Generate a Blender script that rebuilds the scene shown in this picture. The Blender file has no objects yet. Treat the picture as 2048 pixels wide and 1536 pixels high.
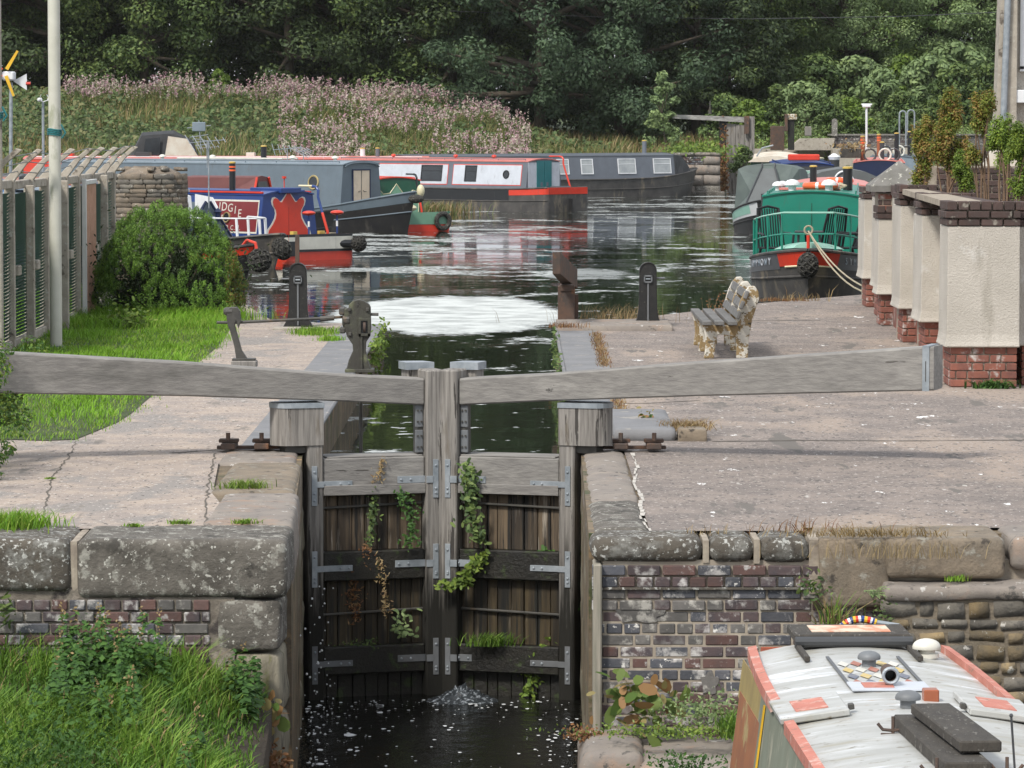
import bpy, bmesh, math, random
import numpy as np
from mathutils import Vector, Matrix, Euler, noise
random.seed(7); rng = np.random.default_rng(7)
R = math.radians; PI = math.pi
S = bpy.context.scene; C = S.collection

# ---------------- camera ----------------
FPX = 8200.0; CAM = Vector((0.6, 0, 2.7))
pitch = math.atan((768-235)/FPX); yaw = 7/FPX
cd = bpy.data.cameras.new('camera'); cam = bpy.data.objects.new('camera', cd); C.objects.link(cam)
cam.location = CAM; cam.rotation_euler = (PI/2-pitch, 0, yaw)
cd.lens = FPX/2048*36; cd.sensor_width = 36; cd.clip_end = 3000; S.camera = cam
CR = Euler((PI/2-pitch, 0, yaw)).to_matrix()
def ray(px, py): return (CR @ Vector(((px-1024)/FPX, (768-py)/FPX, -1)))
def G(px, py, z=0.0):                     # point of the level z seen at a place of the photograph
    d = ray(px, py); t = (z-CAM.z)/d.z; return CAM+d*t
def D(px, py, y):                         # point at distance y
    d = ray(px, py); return CAM+d*(y/d.y)

# ---------------- sky and sun ----------------
SUN_EL, SUN_AZ = 48, 215                  # azimuth clockwise from +y: behind the camera, to the left
w = bpy.data.worlds.new('World'); S.world = w; w.use_nodes = True
nt = w.node_tree; bg = nt.nodes['Background']
sky = nt.nodes.new('ShaderNodeTexSky'); sky.sky_type = 'NISHITA'; sky.sun_disc = False
sky.sun_elevation = R(SUN_EL); sky.sun_rotation = R(SUN_AZ); sky.air_density = 1; sky.dust_density = 2
mx = nt.nodes.new('ShaderNodeMix'); mx.data_type = 'RGBA'; mx.inputs[0].default_value = .75
mx.inputs[7].default_value = (8.6, 9.0, 9.6, 1)   # bright thin cloud
nt.links.new(sky.outputs[0], mx.inputs[6]); nt.links.new(mx.outputs[2], bg.inputs[0]); bg.inputs[1].default_value = .09
sd = bpy.data.lights.new('sun', 'SUN'); sd.energy = 2.5; sd.angle = R(10); sd.color = (1, .955, .88)
sun = bpy.data.objects.new('sun', sd); C.objects.link(sun)
sv = Vector((math.sin(R(SUN_AZ))*math.cos(R(SUN_EL)), math.cos(R(SUN_AZ))*math.cos(R(SUN_EL)), math.sin(R(SUN_EL))))
sun.rotation_euler = sv.to_track_quat('Z', 'Y').to_euler()
S.view_settings.view_transform = 'Standard'; S.view_settings.look = 'None'
S.view_settings.exposure = 0.58; S.view_settings.gamma = 1

# ---------------- materials ----------------
def mat(name, c1, c2=None, sc=4, rough=.8, bump=.25, bsc=None, spots=(), stretch=(1,1,1), metal=0, rnd=0, obj=False, lo=.35, hi=.65, bd=.01, spec=.5, sub=0, emit=0, zwet=None):
    m = bpy.data.materials.new(name); m.use_nodes = True; t = m.node_tree; N = t.nodes; Lk = t.links.new
    b = N['Principled BSDF']; b.inputs['Roughness'].default_value = rough; b.inputs['Metallic'].default_value = metal
    b.inputs['Specular IOR Level'].default_value = spec
    if obj: src = N.new('ShaderNodeTexCoord').outputs['Object']
    else: src = N.new('ShaderNodeNewGeometry').outputs['Position']
    mp = N.new('ShaderNodeMapping'); mp.inputs['Scale'].default_value = stretch; Lk(src, mp.inputs[0]); vec = mp.outputs[0]
    def noi(s, d=6, r=.6, v=None):
        n = N.new('ShaderNodeTexNoise'); n.inputs['Scale'].default_value = s; n.inputs['Detail'].default_value = d
        n.inputs['Roughness'].default_value = r; Lk(v or vec, n.inputs['Vector']); return n.outputs['Fac']
    def mr(x, a, c):
        n = N.new('ShaderNodeMapRange'); n.inputs[1].default_value = a; n.inputs[2].default_value = c; Lk(x, n.inputs[0]); return n.outputs[0]
    def mix(f, a, c):
        n = N.new('ShaderNodeMix'); n.data_type = 'RGBA'
        if isinstance(f, float): n.inputs[0].default_value = f
        else: Lk(f, n.inputs[0])
        for i, x in ((6, a), (7, c)):
            if isinstance(x, tuple): n.inputs[i].default_value = (*x[:3], 1)
            else: Lk(x, n.inputs[i])
        return n.outputs[2]
    c2 = c2 or tuple(x*.8 for x in c1)
    col = mix(mr(noi(sc), lo, hi), c1, c2)
    for sp in spots:                       # (colour, scale, threshold, softness[, stretched])
        v = None
        if len(sp) > 4:
            q = N.new('ShaderNodeMapping'); q.inputs['Scale'].default_value = sp[4]; q.inputs['Location'].default_value = (3.3, 1.7, 5.1); Lk(src, q.inputs[0]); v = q.outputs[0]
        th = .5+(sp[2]-.5)*.74; col = mix(mr(noi(sp[1], 5, .65, v), th, th+sp[3]*.75), col, sp[0])
    if zwet:                               # algae and damp rising from the water line, with a ragged edge
        sx = N.new('ShaderNodeSeparateXYZ'); g2 = N.new('ShaderNodeNewGeometry'); Lk(g2.outputs['Position'], sx.inputs[0]); ad = N.new('ShaderNodeMath'); ad.operation = 'MULTIPLY_ADD'
        Lk(noi(3.5, 4, .6), ad.inputs[0]); ad.inputs[1].default_value = 1.3; Lk(sx.outputs[2], ad.inputs[2])
        col = mix(mr(ad.outputs[0], zwet[1]+.65, zwet[0]+.65), col, zwet[2])
    if rnd:
        oi = N.new('ShaderNodeObjectInfo'); r = N.new('ShaderNodeMapRange'); r.inputs[3].default_value = 1-rnd; r.inputs[4].default_value = 1+rnd
        Lk(oi.outputs['Random'], r.inputs[0]); hs = N.new('ShaderNodeHueSaturation'); Lk(r.outputs[0], hs.inputs['Value']); Lk(col, hs.inputs['Color']); col = hs.outputs[0]
    Lk(col, b.inputs['Base Color'])
    if bump:
        bp = N.new('ShaderNodeBump'); bp.inputs['Strength'].default_value = bump; bp.inputs['Distance'].default_value = bd
        Lk(noi(bsc or sc*4, 6, .7), bp.inputs['Height']); Lk(bp.outputs[0], b.inputs['Normal'])
    if sub: b.inputs['Subsurface Weight'].default_value = 0
    m['n'] = 1
    return m
def leafmat(name, c, c2=None, rough=.6, tr=.25, sc=1.2):
    m = mat(name, c, c2 or tuple(x*.65 for x in c), sc, rough, 0, rnd=.12, lo=.3, hi=.7, spec=.3)
    t = m.node_tree; b = t.nodes['Principled BSDF']; out = t.nodes['Material Output']
    tl = t.nodes.new('ShaderNodeBsdfTranslucent'); ms = t.nodes.new('ShaderNodeMixShader'); ms.inputs[0].default_value = tr
    t.links.new(b.inputs['Base Color'].links[0].from_socket, tl.inputs[0])
    t.links.new(b.outputs[0], ms.inputs[1]); t.links.new(tl.outputs[0], ms.inputs[2]); t.links.new(ms.outputs[0], out.inputs[0]); return m
def paint(name, c, rough=.35, dirt=.5, sc=3):
    return mat(name, c, tuple(x*.86 for x in c), sc, rough, .05, 12, spots=(((c[0]*.5+.04, c[1]*.5+.035, c[2]*.5+.03), 7, .62, .25, (1, 1, .3)),) if dirt else (), rnd=.04)

W = {}
W['beam'] = mat('weathered_oak', (.24,.228,.21), (.17,.16,.15), 3.2, .85, .6, 6, stretch=(.3,7,11), obj=True, bd=.01, lo=.35, hi=.65,
    spots=(((.06,.054,.048), 1.7, .7, .008, (.22,1,4.2)), ((.32,.305,.28), 1.6, .56, .25, (.5,1.5,3)), ((.12,.115,.105), 1.3, .6, .2, (.5,1.5,2.4)), ((.07,.065,.06), 5, .77, .06, (1,1,1.6))))
W['post'] = mat('weathered_oak_post', (.285,.265,.24), (.15,.138,.125), 3.2, .85, .8, 6, stretch=(13,9,.5), bd=.01, lo=.38, hi=.62,
    spots=(((.05,.045,.04), 2.4, .645, .012, (7,7,.45)), ((.14,.115,.085), 3, .6, .2, (3,3,.5))), zwet=(-1.2,-.7,(.01,.009,.006)))
W['wet'] = mat('wet_black_timber', (.007,.0065,.005), (.016,.014,.009), 6, .5, .6, 30, spots=(((.03,.045,.012), 9, .6, .1),), bd=.02)
W['plank'] = mat('stained_plank', (.125,.09,.055), (.028,.02,.014), 2.4, .7, .6, 8, stretch=(9,4,.5), bd=.012, rnd=.45,
    spots=(((.3,.26,.21), 2.4, .6, .1, (9,4,.5)), ((.012,.01,.008), 1.9, .56, .06, (12,4,.35))))
W['plank_wet'] = mat('wet_stained_plank', (.06,.043,.02), (.013,.009,.005), 2.4, .6, .6, 8, stretch=(9,4,.5), bd=.012, rnd=.45,
    spots=(((.17,.14,.1), 2.4, .66, .1, (9,4,.5)), ((.008,.008,.006), 1.9, .52, .1, (10,4,.35))))
W['galv'] = mat('galvanised_steel', (.34,.37,.395), (.22,.25,.275), 9, .5, .1, 20, metal=.25, rnd=.08)
W['iron'] = mat('dark_cast_iron', (.04,.038,.034), (.075,.07,.06), 9, .5, .4, 40, spots=(((.11,.075,.045), 5, .62, .1),))
W['mossiron'] = mat('mossy_cast_iron', (.05,.05,.036), (.034,.03,.024), 8, .6, .4, 40, spots=(((.12,.125,.07), 5, .55, .2),))
W['blackpost'] = mat('black_painted_iron', (.009,.009,.009), (.016,.015,.014), 9, .5, .4, 30, spots=(((.13,.12,.1), 40, .72, .04),))
W['rust'] = mat('rusty_steel', (.105,.06,.04), (.06,.045,.038), 6, .8, .4, 30, spots=(((.19,.09,.045), 4, .6, .15),))
W['stone_dark'] = mat('lichened_dark_sandstone', (.105,.09,.07), (.055,.048,.04), 3.5, .9, .9, 22, bd=.02,
    spots=(((.2,.195,.175), 7, .5, .2), ((.4,.4,.37), 26, .6, .04), ((.62,.61,.57), 12, .69, .03)))
W['stone_top'] = mat('worn_pinkish_stone', (.26,.225,.19), (.2,.175,.155), 3, .9, .6, 30, bd=.012,
    spots=(((.3,.2,.14), 2, .55, .2), ((.1,.09,.08), 10, .62, .08), ((.45,.43,.4), 9, .68, .03)))
W['stone_green'] = mat('damp_pale_stone', (.3,.27,.2), (.13,.115,.085), 3, .85, .8, 18, bd=.02, stretch=(2,2,.6), spots=(((.13,.13,.04), 3, .58, .15), ((.03,.028,.02), 2.5, .57, .12, (2,2,.7))))
W['stone_brown'] = mat('brown_lichened_stone', (.25,.2,.145), (.15,.125,.095), 4, .9, .8, 22, bd=.02,
    spots=(((.27,.15,.08), 3.5, .7, .12), ((.3,.28,.235), 8, .6, .12), ((.06,.05,.04), 6, .62, .1)))
W['rubble'] = mat('ochre_rubble_stone', (.24,.175,.09), (.12,.1,.07), 5, .9, .8, 25, bd=.015, rnd=.35, spots=(((.08,.075,.06), 8, .58, .15), ((.42,.4,.34), 14, .66, .06)))
W['rubble2'] = mat('grey_rubble_stone', (.16,.145,.12), (.1,.09,.075), 5, .9, .8, 25, bd=.015, rnd=.35, spots=(((.06,.055,.05), 8, .58, .15), ((.42,.4,.36), 14, .66, .06)))
W['mortar'] = mat('old_lime_mortar', (.24,.21,.17), (.13,.11,.09), 7, .95, .8, 30, bd=.02, spots=(((.42,.36,.3), 4, .6, .15), ((.06,.05,.045), 6, .6, .1)))
W['mortar_light'] = mat('pale_mortar', (.38,.33,.26), (.24,.2,.16), 7, .95, .6, 30)
eff = ((.44,.42,.4), 7, .54, .14)
W['b_blue'] = mat('blue_engineering_brick', (.05,.055,.068), (.085,.085,.095), 9, .6, .5, 40, rnd=.25, spots=(eff, ((.6,.58,.54), 22, .66, .04)))
W['b_purple'] = mat('purple_brick', (.09,.06,.058), (.055,.045,.05), 9, .75, .5, 40, rnd=.25, spots=(eff, ((.2,.19,.18), 5, .56, .2)))
W['b_maroon'] = mat('maroon_brick', (.115,.06,.05), (.08,.052,.048), 9, .8, .5, 40, rnd=.25, spots=(((.4,.38,.36), 11, .6, .1),))
W['b_grey'] = mat('grimy_grey_brick', (.14,.13,.12), (.09,.085,.08), 9, .8, .5, 40, rnd=.25, spots=(((.4,.38,.34), 10, .56, .15),))
W['b_red'] = mat('bright_red_brick', (.33,.08,.04), (.2,.06,.04), 9, .85, .5, 40, rnd=.15)
W['p_red'] = mat('red_plinth_brick', (.25,.09,.06), (.16,.065,.05), 8, .85, .4, 50, rnd=.16, spots=(((.5,.47,.44), 3.2, .6, .12),))
W['p_dark'] = mat('dark_brown_capping_brick', (.075,.045,.038), (.05,.034,.03), 9, .8, .4, 50, rnd=.25, spots=(((.2,.18,.15), 9, .64, .1),))
W['render'] = mat('roughcast_render', (.55,.51,.45), (.46,.425,.37), 1.6, .95, 1.0, 55, bd=.018, spots=(((.66,.64,.6), 2.2, .64, .12), ((.33,.3,.25), 1.4, .62, .2, (2,2,.4))))
W['slate'] = mat('lichened_capping_stone', (.19,.18,.165), (.13,.125,.11), 5, .9, .6, 40, spots=(((.4,.39,.34), 13, .62, .06),))
W['path'] = mat('worn_pink_concrete', (.38,.31,.255), (.29,.245,.215), 2.2, .92, .8, 22, bd=.015,
    lo=.42, hi=.58, spots=(((.25,.225,.205), 1.3, .53, .1, (1,.5,1)), ((.11,.095,.085), 26, .63, .05, (1,.4,1)), ((.5,.45,.4), 30, .63, .04, (1,.4,1)), ((.6,.56,.51), 9, .73, .03, (1,.35,1)), ((.2,.175,.15), 2.6, .66, .05, (1,.25,1))))
W['asphalt'] = mat('worn_grey_concrete', (.25,.208,.18), (.185,.157,.14), 1.6, .92, .9, 24, bd=.015,
    lo=.42, hi=.58, spots=(((.31,.25,.205), .55, .56, .1, (1,.4,1)), ((.1,.088,.08), 24, .6, .06, (1,.4,1)), ((.37,.33,.3), 30, .61, .05, (1,.4,1)), ((.14,.125,.11), 2.2, .66, .03, (1,.22,1)), ((.5,.47,.43), 7, .72, .04, (1,.35,1)), ((.78,.77,.75), 4.2, .735, .015, (1.2,.4,1))))
W['setts'] = mat('blue_brick_paving', (.2,.2,.205), (.15,.15,.155), 2, .8, .6, 20, spots=(((.3,.28,.25), 4, .6, .1),))
W['wallside'] = mat('wet_chamber_wall', (.2,.15,.09), (.06,.05,.04), 2, .8, .8, 12, stretch=(1,1,1), bd=.02, spots=(((.3,.2,.1), 2, .58, .1), ((.05,.06,.02), 3, .58, .1)))
W['soil'] = mat('dark_soil', (.06,.045,.03), (.035,.028,.02), 4, .95, .8, 15, bd=.03)
W['earthgrass'] = mat('grassy_earth', (.06,.085,.022), (.035,.05,.015), 2, .95, .8, 15, bd=.03)
W['concrete'] = mat('lichened_concrete', (.4,.36,.3), (.3,.265,.22), 6, .9, .7, 30, spots=(((.45,.43,.38), 16, .62, .06), ((.12,.1,.08), 6, .62, .1)))
W['cream'] = mat('cream_painted_steel', (.55,.54,.47), (.48,.47,.4), 4, .5, .1, 20, spots=(((.3,.31,.22), 5, .63, .15, (1,1,.3)),))
W['greenslat'] = mat('green_louvre', (.07,.15,.12), (.05,.11,.09), 6, .6, .1)
W['orange_brick'] = mat('orange_lattice', (.66,.42,.31), (.55,.33,.23), 6, .8, .2)
W['tower1'] = mat('brown_coursed_stone', (.19,.15,.11), (.12,.1,.08), 6, .9, .8, 25, bd=.015, rnd=.35, spots=(((.3,.27,.22), 12, .64, .06),))
W['tower2'] = mat('grey_coursed_stone', (.16,.145,.12), (.1,.09,.08), 6, .9, .8, 25, bd=.015, rnd=.3, spots=(((.3,.28,.24), 12, .64, .06),))
W['peel'] = mat('peeling_white_paint', (.6,.57,.5), (.5,.47,.4), 8, .8, .9, 16, bd=.02, spots=(((.27,.19,.09), 11, .49, .012), ((.1,.08,.05), 12, .66, .02)))
W['slat'] = mat('grey_bench_slat', (.16,.155,.15), (.1,.097,.09), 6, .8, .4, 30)
W['lattice_white'] = paint('white_frame', (.6,.6,.58), .5)
for n, c in dict(white=(.72,.73,.74), offwhite=(.66,.64,.56), red=(.62,.045,.02), darkred=(.3,.03,.025), maroon=(.2,.028,.03), blue=(.018,.05,.2), navy=(.012,.02,.06),
        slateblue=(.12,.155,.185), slatelight=(.2,.25,.29), black=(.012,.013,.015), charcoal=(.05,.052,.055), green=(.01,.2,.14), dkgreen=(.015,.085,.05), palegreen=(.16,.32,.22), teal=(.02,.16,.17),
        lightgrey=(.52,.55,.6), grey=(.13,.145,.17), grey2=(.085,.085,.09), yellow=(.75,.45,.03), orange=(.85,.14,.04), pink=(.62,.2,.17), brown=(.3,.09,.04), gold=(.6,.42,.1), cloud=(.3,.36,.42), cream_p=(.7,.64,.42), mint=(.3,.55,.45), plyw=(.68,.56,.42)).items():
    W['c_'+n] = paint('paint_'+n, c)
W['hullgrey'] = mat('silted_grey_hull', (.075,.07,.065), (.045,.042,.04), 3, .6, .2, 12, spots=(((.16,.135,.1), 2.5, .57, .15, (1,1,.4)),))
W['hullblack'] = mat('black_hull', (.012,.012,.014), (.022,.021,.02), 3, .45, .15, 12, spots=(((.05,.045,.04), 4, .62, .15, (1,1,.4)),))
W['glass'] = mat('dark_window_glass', (.03,.035,.04), (.02,.022,.025), 2, .08, 0)
W['curtain'] = mat('curtained_window_glass', (.4,.42,.42), (.3,.32,.33), 3, .25, 0)
W['brass'] = mat('brass_ring', (.5,.4,.2), (.42,.33,.15), 5, .35, 0, metal=.5)
W['rope'] = mat('fibre_rope', (.42,.37,.26), (.3,.26,.18), 20, .9, .6, 60)
W['blackrope'] = mat('black_knotted_rope', (.045,.042,.036), (.014,.014,.013), 26, .85, 1, 30, bd=.03, spots=(((.12,.115,.095), 22, .58, .06),))
W['canvas_g'] = mat('grey_green_canvas', (.1,.125,.115), (.075,.095,.09), 2, .75, .3, 8, bd=.02)
W['canvas_grey'] = mat('mid_grey_canvas', (.115,.125,.125), (.095,.1,.1), 2, .7, .15, 8)
W['canvas_b'] = mat('black_canvas', (.025,.026,.028), (.04,.042,.045), 3, .7, .4, 8, bd=.02)
W['canvas_red'] = mat('maroon_canvas', (.16,.055,.05), (.12,.04,.038), 3, .75, .3, 8, bd=.02)
W['canvas_blue'] = mat('blue_tarpaulin', (.1,.24,.46), (.07,.17,.35), 2, .5, .5, 6, bd=.03)
W['canvas_w'] = mat('stained_white_canvas', (.6,.56,.48), (.5,.42,.33), 3, .75, .3, 8)
W['roofpaint'] = mat('weathered_white_roof', (.46,.465,.45), (.34,.34,.315), 1.6, .42, .15, 10, obj=True, stretch=(4,1,1), spots=(((.3,.28,.22), 2.2, .58, .16, (3,.8,1)), ((.66,.68,.7), 1.6, .58, .12, (3,.5,1)), ((.2,.18,.14), 14, .66, .05, (1,.6,1)), ((.36,.25,.16), 5, .7, .04)))
W['fadedred'] = mat('faded_red_paint', (.5,.19,.14), (.42,.15,.11), 5, .75, .2, 20, spots=(((.58,.42,.36), 9, .56, .2), ((.25,.15,.11), 16, .62, .06)))
W['fadedgreen'] = mat('faded_sage_paint', (.2,.22,.17), (.15,.16,.12), 3, .7, .2, 16, stretch=(1,1,.4), spots=(((.32,.31,.24), 5, .58, .15),))
W['greymush'] = mat('grey_painted_metal', (.16,.17,.18), (.12,.125,.13), 6, .55, .1, 20)
W['oldwood'] = mat('old_dark_board', (.06,.052,.042), (.035,.03,.025), 6, .85, .7, 20, bd=.01, stretch=(3,1,1), spots=(((.15,.14,.12), 12, .62, .08),))
W['bark'] = mat('tree_bark', (.09,.07,.05), (.05,.04,.03), 6, .95, .8, 20)
W['twig'] = mat('dry_brown_twig', (.19,.12,.075), (.12,.08,.05), 6, .95, .2)
W['foam'] = mat('white_foam', (.75,.77,.78), (.6,.62,.64), 20, .6, .3)

# leaf palettes
LF = {}
def pal(k, cols, tr=.25): LF[k] = [leafmat('%s_leaf_%s' % (k, 'abcdef'[i]), c, tr=tr) for i, c in enumerate(cols)]
pal('dark', [(.062,.095,.036), (.085,.13,.045), (.052,.082,.034), (.13,.18,.05)])
pal('mid', [(0.088, 0.143, 0.046), (0.127, 0.193, 0.057), (0.072, 0.119, 0.042), (0.171, 0.237, 0.066)])
pal('blue', [(.08,.13,.068), (.105,.165,.082), (.062,.105,.056)])
pal('pale', [(0.225, 0.315, 0.135), (0.3, 0.398, 0.158), (0.18, 0.255, 0.107)])
pal('light', [(0.179, 0.285, 0.081), (0.244, 0.365, 0.098), (0.138, 0.227, 0.069), (0.325, 0.423, 0.114)])
pal('lime', [(.16,.25,.04), (.23,.32,.05), (.11,.18,.03)])
pal('bush', [(0.132, 0.252, 0.042), (0.18, 0.336, 0.054), (0.252, 0.432, 0.066), (0.096, 0.192, 0.036)], .12)
pal('conif', [(0.23, 0.27, 0.047), (0.338, 0.297, 0.061), (0.162, 0.223, 0.041), (0.365, 0.23, 0.074)], .3)
pal('conif_green', [(0.182, 0.273, 0.039), (0.273, 0.364, 0.052), (0.13, 0.208, 0.034)], .3)
pal('grass', [(0.18, 0.36, 0.024), (0.24, 0.456, 0.036), (0.132, 0.288, 0.022), (0.3, 0.432, 0.06)])
pal('bank', [(0.116, 0.231, 0.026), (0.158, 0.294, 0.037), (0.221, 0.347, 0.053), (0.084, 0.179, 0.026)])
pal('nettle', [(.065,.15,.03), (.09,.19,.036), (.05,.12,.026)])
pal('dry', [(.36,.26,.12), (.42,.32,.17), (.28,.18,.09)])
pal('rusty', [(.28,.13,.05), (.2,.09,.04), (.33,.2,.09)])
pal('hill', [(0.146, 0.19, 0.056), (0.202, 0.241, 0.067), (0.112, 0.157, 0.047), (0.269, 0.246, 0.101)])
pal('bramble', [(0.118, 0.178, 0.064), (0.161, 0.229, 0.081), (0.085, 0.135, 0.051), (0.237, 0.237, 0.101)])
pal('pinkf', [(.52,.33,.36), (.6,.47,.44), (.46,.27,.3), (.56,.52,.4)])
pal('dock', [(.15,.21,.05), (.3,.25,.1), (.1,.17,.035), (.33,.19,.08)])

# ---------------- mesh building ----------------
WM = {}
def P3(*a): return Vector(a)
class MB:
    def __init__(s): s.v = []; s.f = []; s.mi = []
    def add(s, vs, fs, M=None, mi=0):
        o = len(s.v); s.v += [tuple(M @ Vector(v)) if M is not None else tuple(v) for v in vs]
        s.f += [tuple(i+o for i in f) for f in fs]; s.mi += [mi]*len(fs); return s
    def cbox(s, c, d, ch=0, M=None, mi=0):            # centre, size
        h = [x/2 for x in d]; ch = min(ch, min(h)*.9)
        if ch <= 0:
            vs = [(c[0]+i*h[0], c[1]+j*h[1], c[2]+k*h[2]) for i in (-1,1) for j in (-1,1) for k in (-1,1)]
            fs = [(0,1,3,2), (4,6,7,5), (0,4,5,1), (2,3,7,6), (0,2,6,4), (1,5,7,3)]
            return s.add(vs, fs, M, mi)
        vs = []; ix = {}
        for i in (-1,1):
            for j in (-1,1):
                for k in (-1,1):
                    for ax in range(3):
                        q = [i*h[0], j*h[1], k*h[2]]
                        for a2 in range(3):
                            if a2 != ax: q[a2] -= ch*(i, j, k)[a2]
                        ix[(i,j,k,ax)] = len(vs); vs.append((c[0]+q[0], c[1]+q[1], c[2]+q[2]))
        fs = []
        for ax in range(3):
            o = [a for a in range(3) if a != ax]
            for sg in (-1,1):
                f = []
                for p, q in ((-1,-1), (1,-1), (1,1), (-1,1)):
                    t = [0,0,0]; t[ax] = sg; t[o[0]] = p; t[o[1]] = q; f.append(ix[(*t, ax)])
                fs.append(tuple(f))
            for p in (-1,1):
                for q in (-1,1):
                    f = []
                    for sg, a2 in ((-1, o[0]), (1, o[0]), (1, o[1]), (-1, o[1])):
                        t = [0,0,0]; t[ax] = sg; t[o[0]] = p; t[o[1]] = q; f.append(ix[(*t, a2)])
                    fs.append(tuple(f))
        for i in (-1,1):
            for j in (-1,1):
                for k in (-1,1): fs.append(tuple(ix[(i,j,k,a)] for a in range(3)))
        return s.add(vs, fs, M, mi)
    def span(s, a, b, ch=0, M=None, mi=0):
        return s.cbox([(x+y)/2 for x, y in zip(a, b)], [abs(x-y) for x, y in zip(a, b)], ch, M, mi)
    def tube(s, pts, r, n=8, M=None, mi=0, cap=True):
        pts = [Vector(p) for p in pts]; rs = r if isinstance(r, (list, tuple)) else [r]*len(pts)
        vs = []; fs = []; up = None
        for i, p in enumerate(pts):
            d = (pts[min(i+1, len(pts)-1)]-pts[max(i-1, 0)]).normalized()
            if up is None: up = d.orthogonal().normalized()
            up = (up-d*up.dot(d)); up = up.normalized() if up.length > 1e-6 else d.orthogonal().normalized(); sd_ = d.cross(up)
            for k in range(n):
                a = 2*PI*k/n+PI/n; vs.append(p+(up*math.cos(a)+sd_*math.sin(a))*rs[i])
        for i in range(len(pts)-1):
            for k in range(n): fs.append((i*n+k, i*n+(k+1) % n, (i+1)*n+(k+1) % n, (i+1)*n+k))
        if cap: fs += [tuple(range(n))[::-1], tuple(range((len(pts)-1)*n, len(pts)*n))]
        return s.add(vs, fs, M, mi)
    def lathe(s, prof, c=(0,0,0), n=16, M=None, mi=0):
        vs = []; fs = []
        for r, z in prof:
            for k in range(n): vs.append((c[0]+r*math.cos(2*PI*k/n), c[1]+r*math.sin(2*PI*k/n), c[2]+z))
        for i in range(len(prof)-1):
            for k in range(n): fs.append((i*n+k, i*n+(k+1) % n, (i+1)*n+(k+1) % n, (i+1)*n+k))
        fs += [tuple(range(n))[::-1], tuple(range((len(prof)-1)*n, len(prof)*n))]
        return s.add(vs, fs, M, mi)
    def prism(s, poly, o, u, v, nrm, th, mi=0):       # outline in the plane (u,v) at o, pushed th along nrm
        o, u, v, nrm = map(Vector, (o, u, v, nrm)); n = len(poly)
        vs = [o+u*a+v*b for a, b in poly]+[o+u*a+v*b+nrm*th for a, b in poly]
        fs = [tuple(range(n))[::-1], tuple(range(n, 2*n))]+[(i, (i+1) % n, n+(i+1) % n, n+i) for i in range(n)]
        return s.add(vs, fs, None, mi)
    def slab(s, poly, z0, z1, mi=0): return s.prism(poly, (0,0,z0), (1,0,0), (0,1,0), (0,0,1), z1-z0, mi)
    def loft(s, secs, cap=True, closed=True, M=None, mi=0):
        n = len(secs[0]); vs = [p for q in secs for p in q]; fs = []
        for i in range(len(secs)-1):
            for k in range(n if closed else n-1): fs.append((i*n+k, i*n+(k+1) % n, (i+1)*n+(k+1) % n, (i+1)*n+k))
        if cap: fs += [tuple(range(n))[::-1], tuple(range((len(secs)-1)*n, len(secs)*n))]
        return s.add(vs, fs, M, mi)
    def ball(s, c, r, n=12, m=8, sq=(1,1,1), jit=0):
        vs = []; fs = []; c = Vector(c)
        for i in range(1, m):
            for k in range(n):
                a = PI*i/m; b = 2*PI*k/n; rr = r*(1+random.uniform(-jit, jit)); vs.append(c+Vector((rr*math.sin(a)*math.cos(b)*sq[0], rr*math.sin(a)*math.sin(b)*sq[1], rr*math.cos(a)*sq[2])))
        for i in range(m-2):
            for k in range(n): fs.append((i*n+k, i*n+(k+1) % n, (i+1)*n+(k+1) % n, (i+1)*n+k))
        vs += [c+Vector((0,0,r*sq[2])), c-Vector((0,0,r*sq[2]))]; t = len(vs)-2
        for k in range(n): fs += [(t, k, (k+1) % n), (t+1, (m-2)*n+(k+1) % n, (m-2)*n+k)]
        return s.add(vs, fs)
    def build(s, name, m, parent=None, smooth=False, world=True, bevel=0, recalc=True, loc=None):
        me = bpy.data.meshes.new(name); v = s.v
        if parent is not None and world and parent.name in WM:
            Mi = WM[parent.name].inverted(); v = [Mi @ Vector(p) for p in v]
        if loc is not None: v = [Vector(p)-Vector(loc) for p in v]
        me.from_pydata([tuple(p) for p in v], [], s.f)
        if recalc:
            bm = bmesh.new(); bm.from_mesh(me); bmesh.ops.recalc_face_normals(bm, faces=bm.faces); bm.to_mesh(me); bm.free()
        ms = m if isinstance(m, (list, tuple)) else [m]
        for q in ms: me.materials.append(W[q] if isinstance(q, str) else q)
        if len(ms) > 1: me.polygons.foreach_set('material_index', s.mi)
        if smooth: 
            me.polygons.foreach_set('use_smooth', [True]*len(me.polygons))
            if smooth != 'all': me.set_sharp_from_angle(angle=R(38))
        o = bpy.data.objects.new(name, me); C.objects.link(o)
        if loc is not None: o.location = loc
        if parent is not None: o.parent = parent; WM[o.name] = WM.get(parent.name, Matrix())
        if bevel:
            b = o.modifiers.new('bevel', 'BEVEL'); b.width = bevel; b.segments = 2; b.limit_method = 'ANGLE'
        return o
def tag(o, label=None, cat=None, group=None, kind=None):
    if label: o['label'] = label
    if cat: o['category'] = cat
    if group: o['group'] = group
    if kind: o['kind'] = kind
    return o
def thing(name, label, cat, loc=(0,0,0), rotz=0, group=None):
    o = bpy.data.objects.new(name, None); C.objects.link(o); o.location = loc; o.rotation_euler = (0,0,rotz); o.empty_display_size = .2
    WM[o.name] = Matrix.Translation(Vector(loc)) @ Matrix.Rotation(rotz, 4, 'Z'); return tag(o, label, cat, group)
def copytree(o, parent=None):
    c = o.copy(); C.objects.link(c)
    if parent is not None: c.parent = parent
    for ch in list(o.children): copytree(ch, c)
    return c
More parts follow.
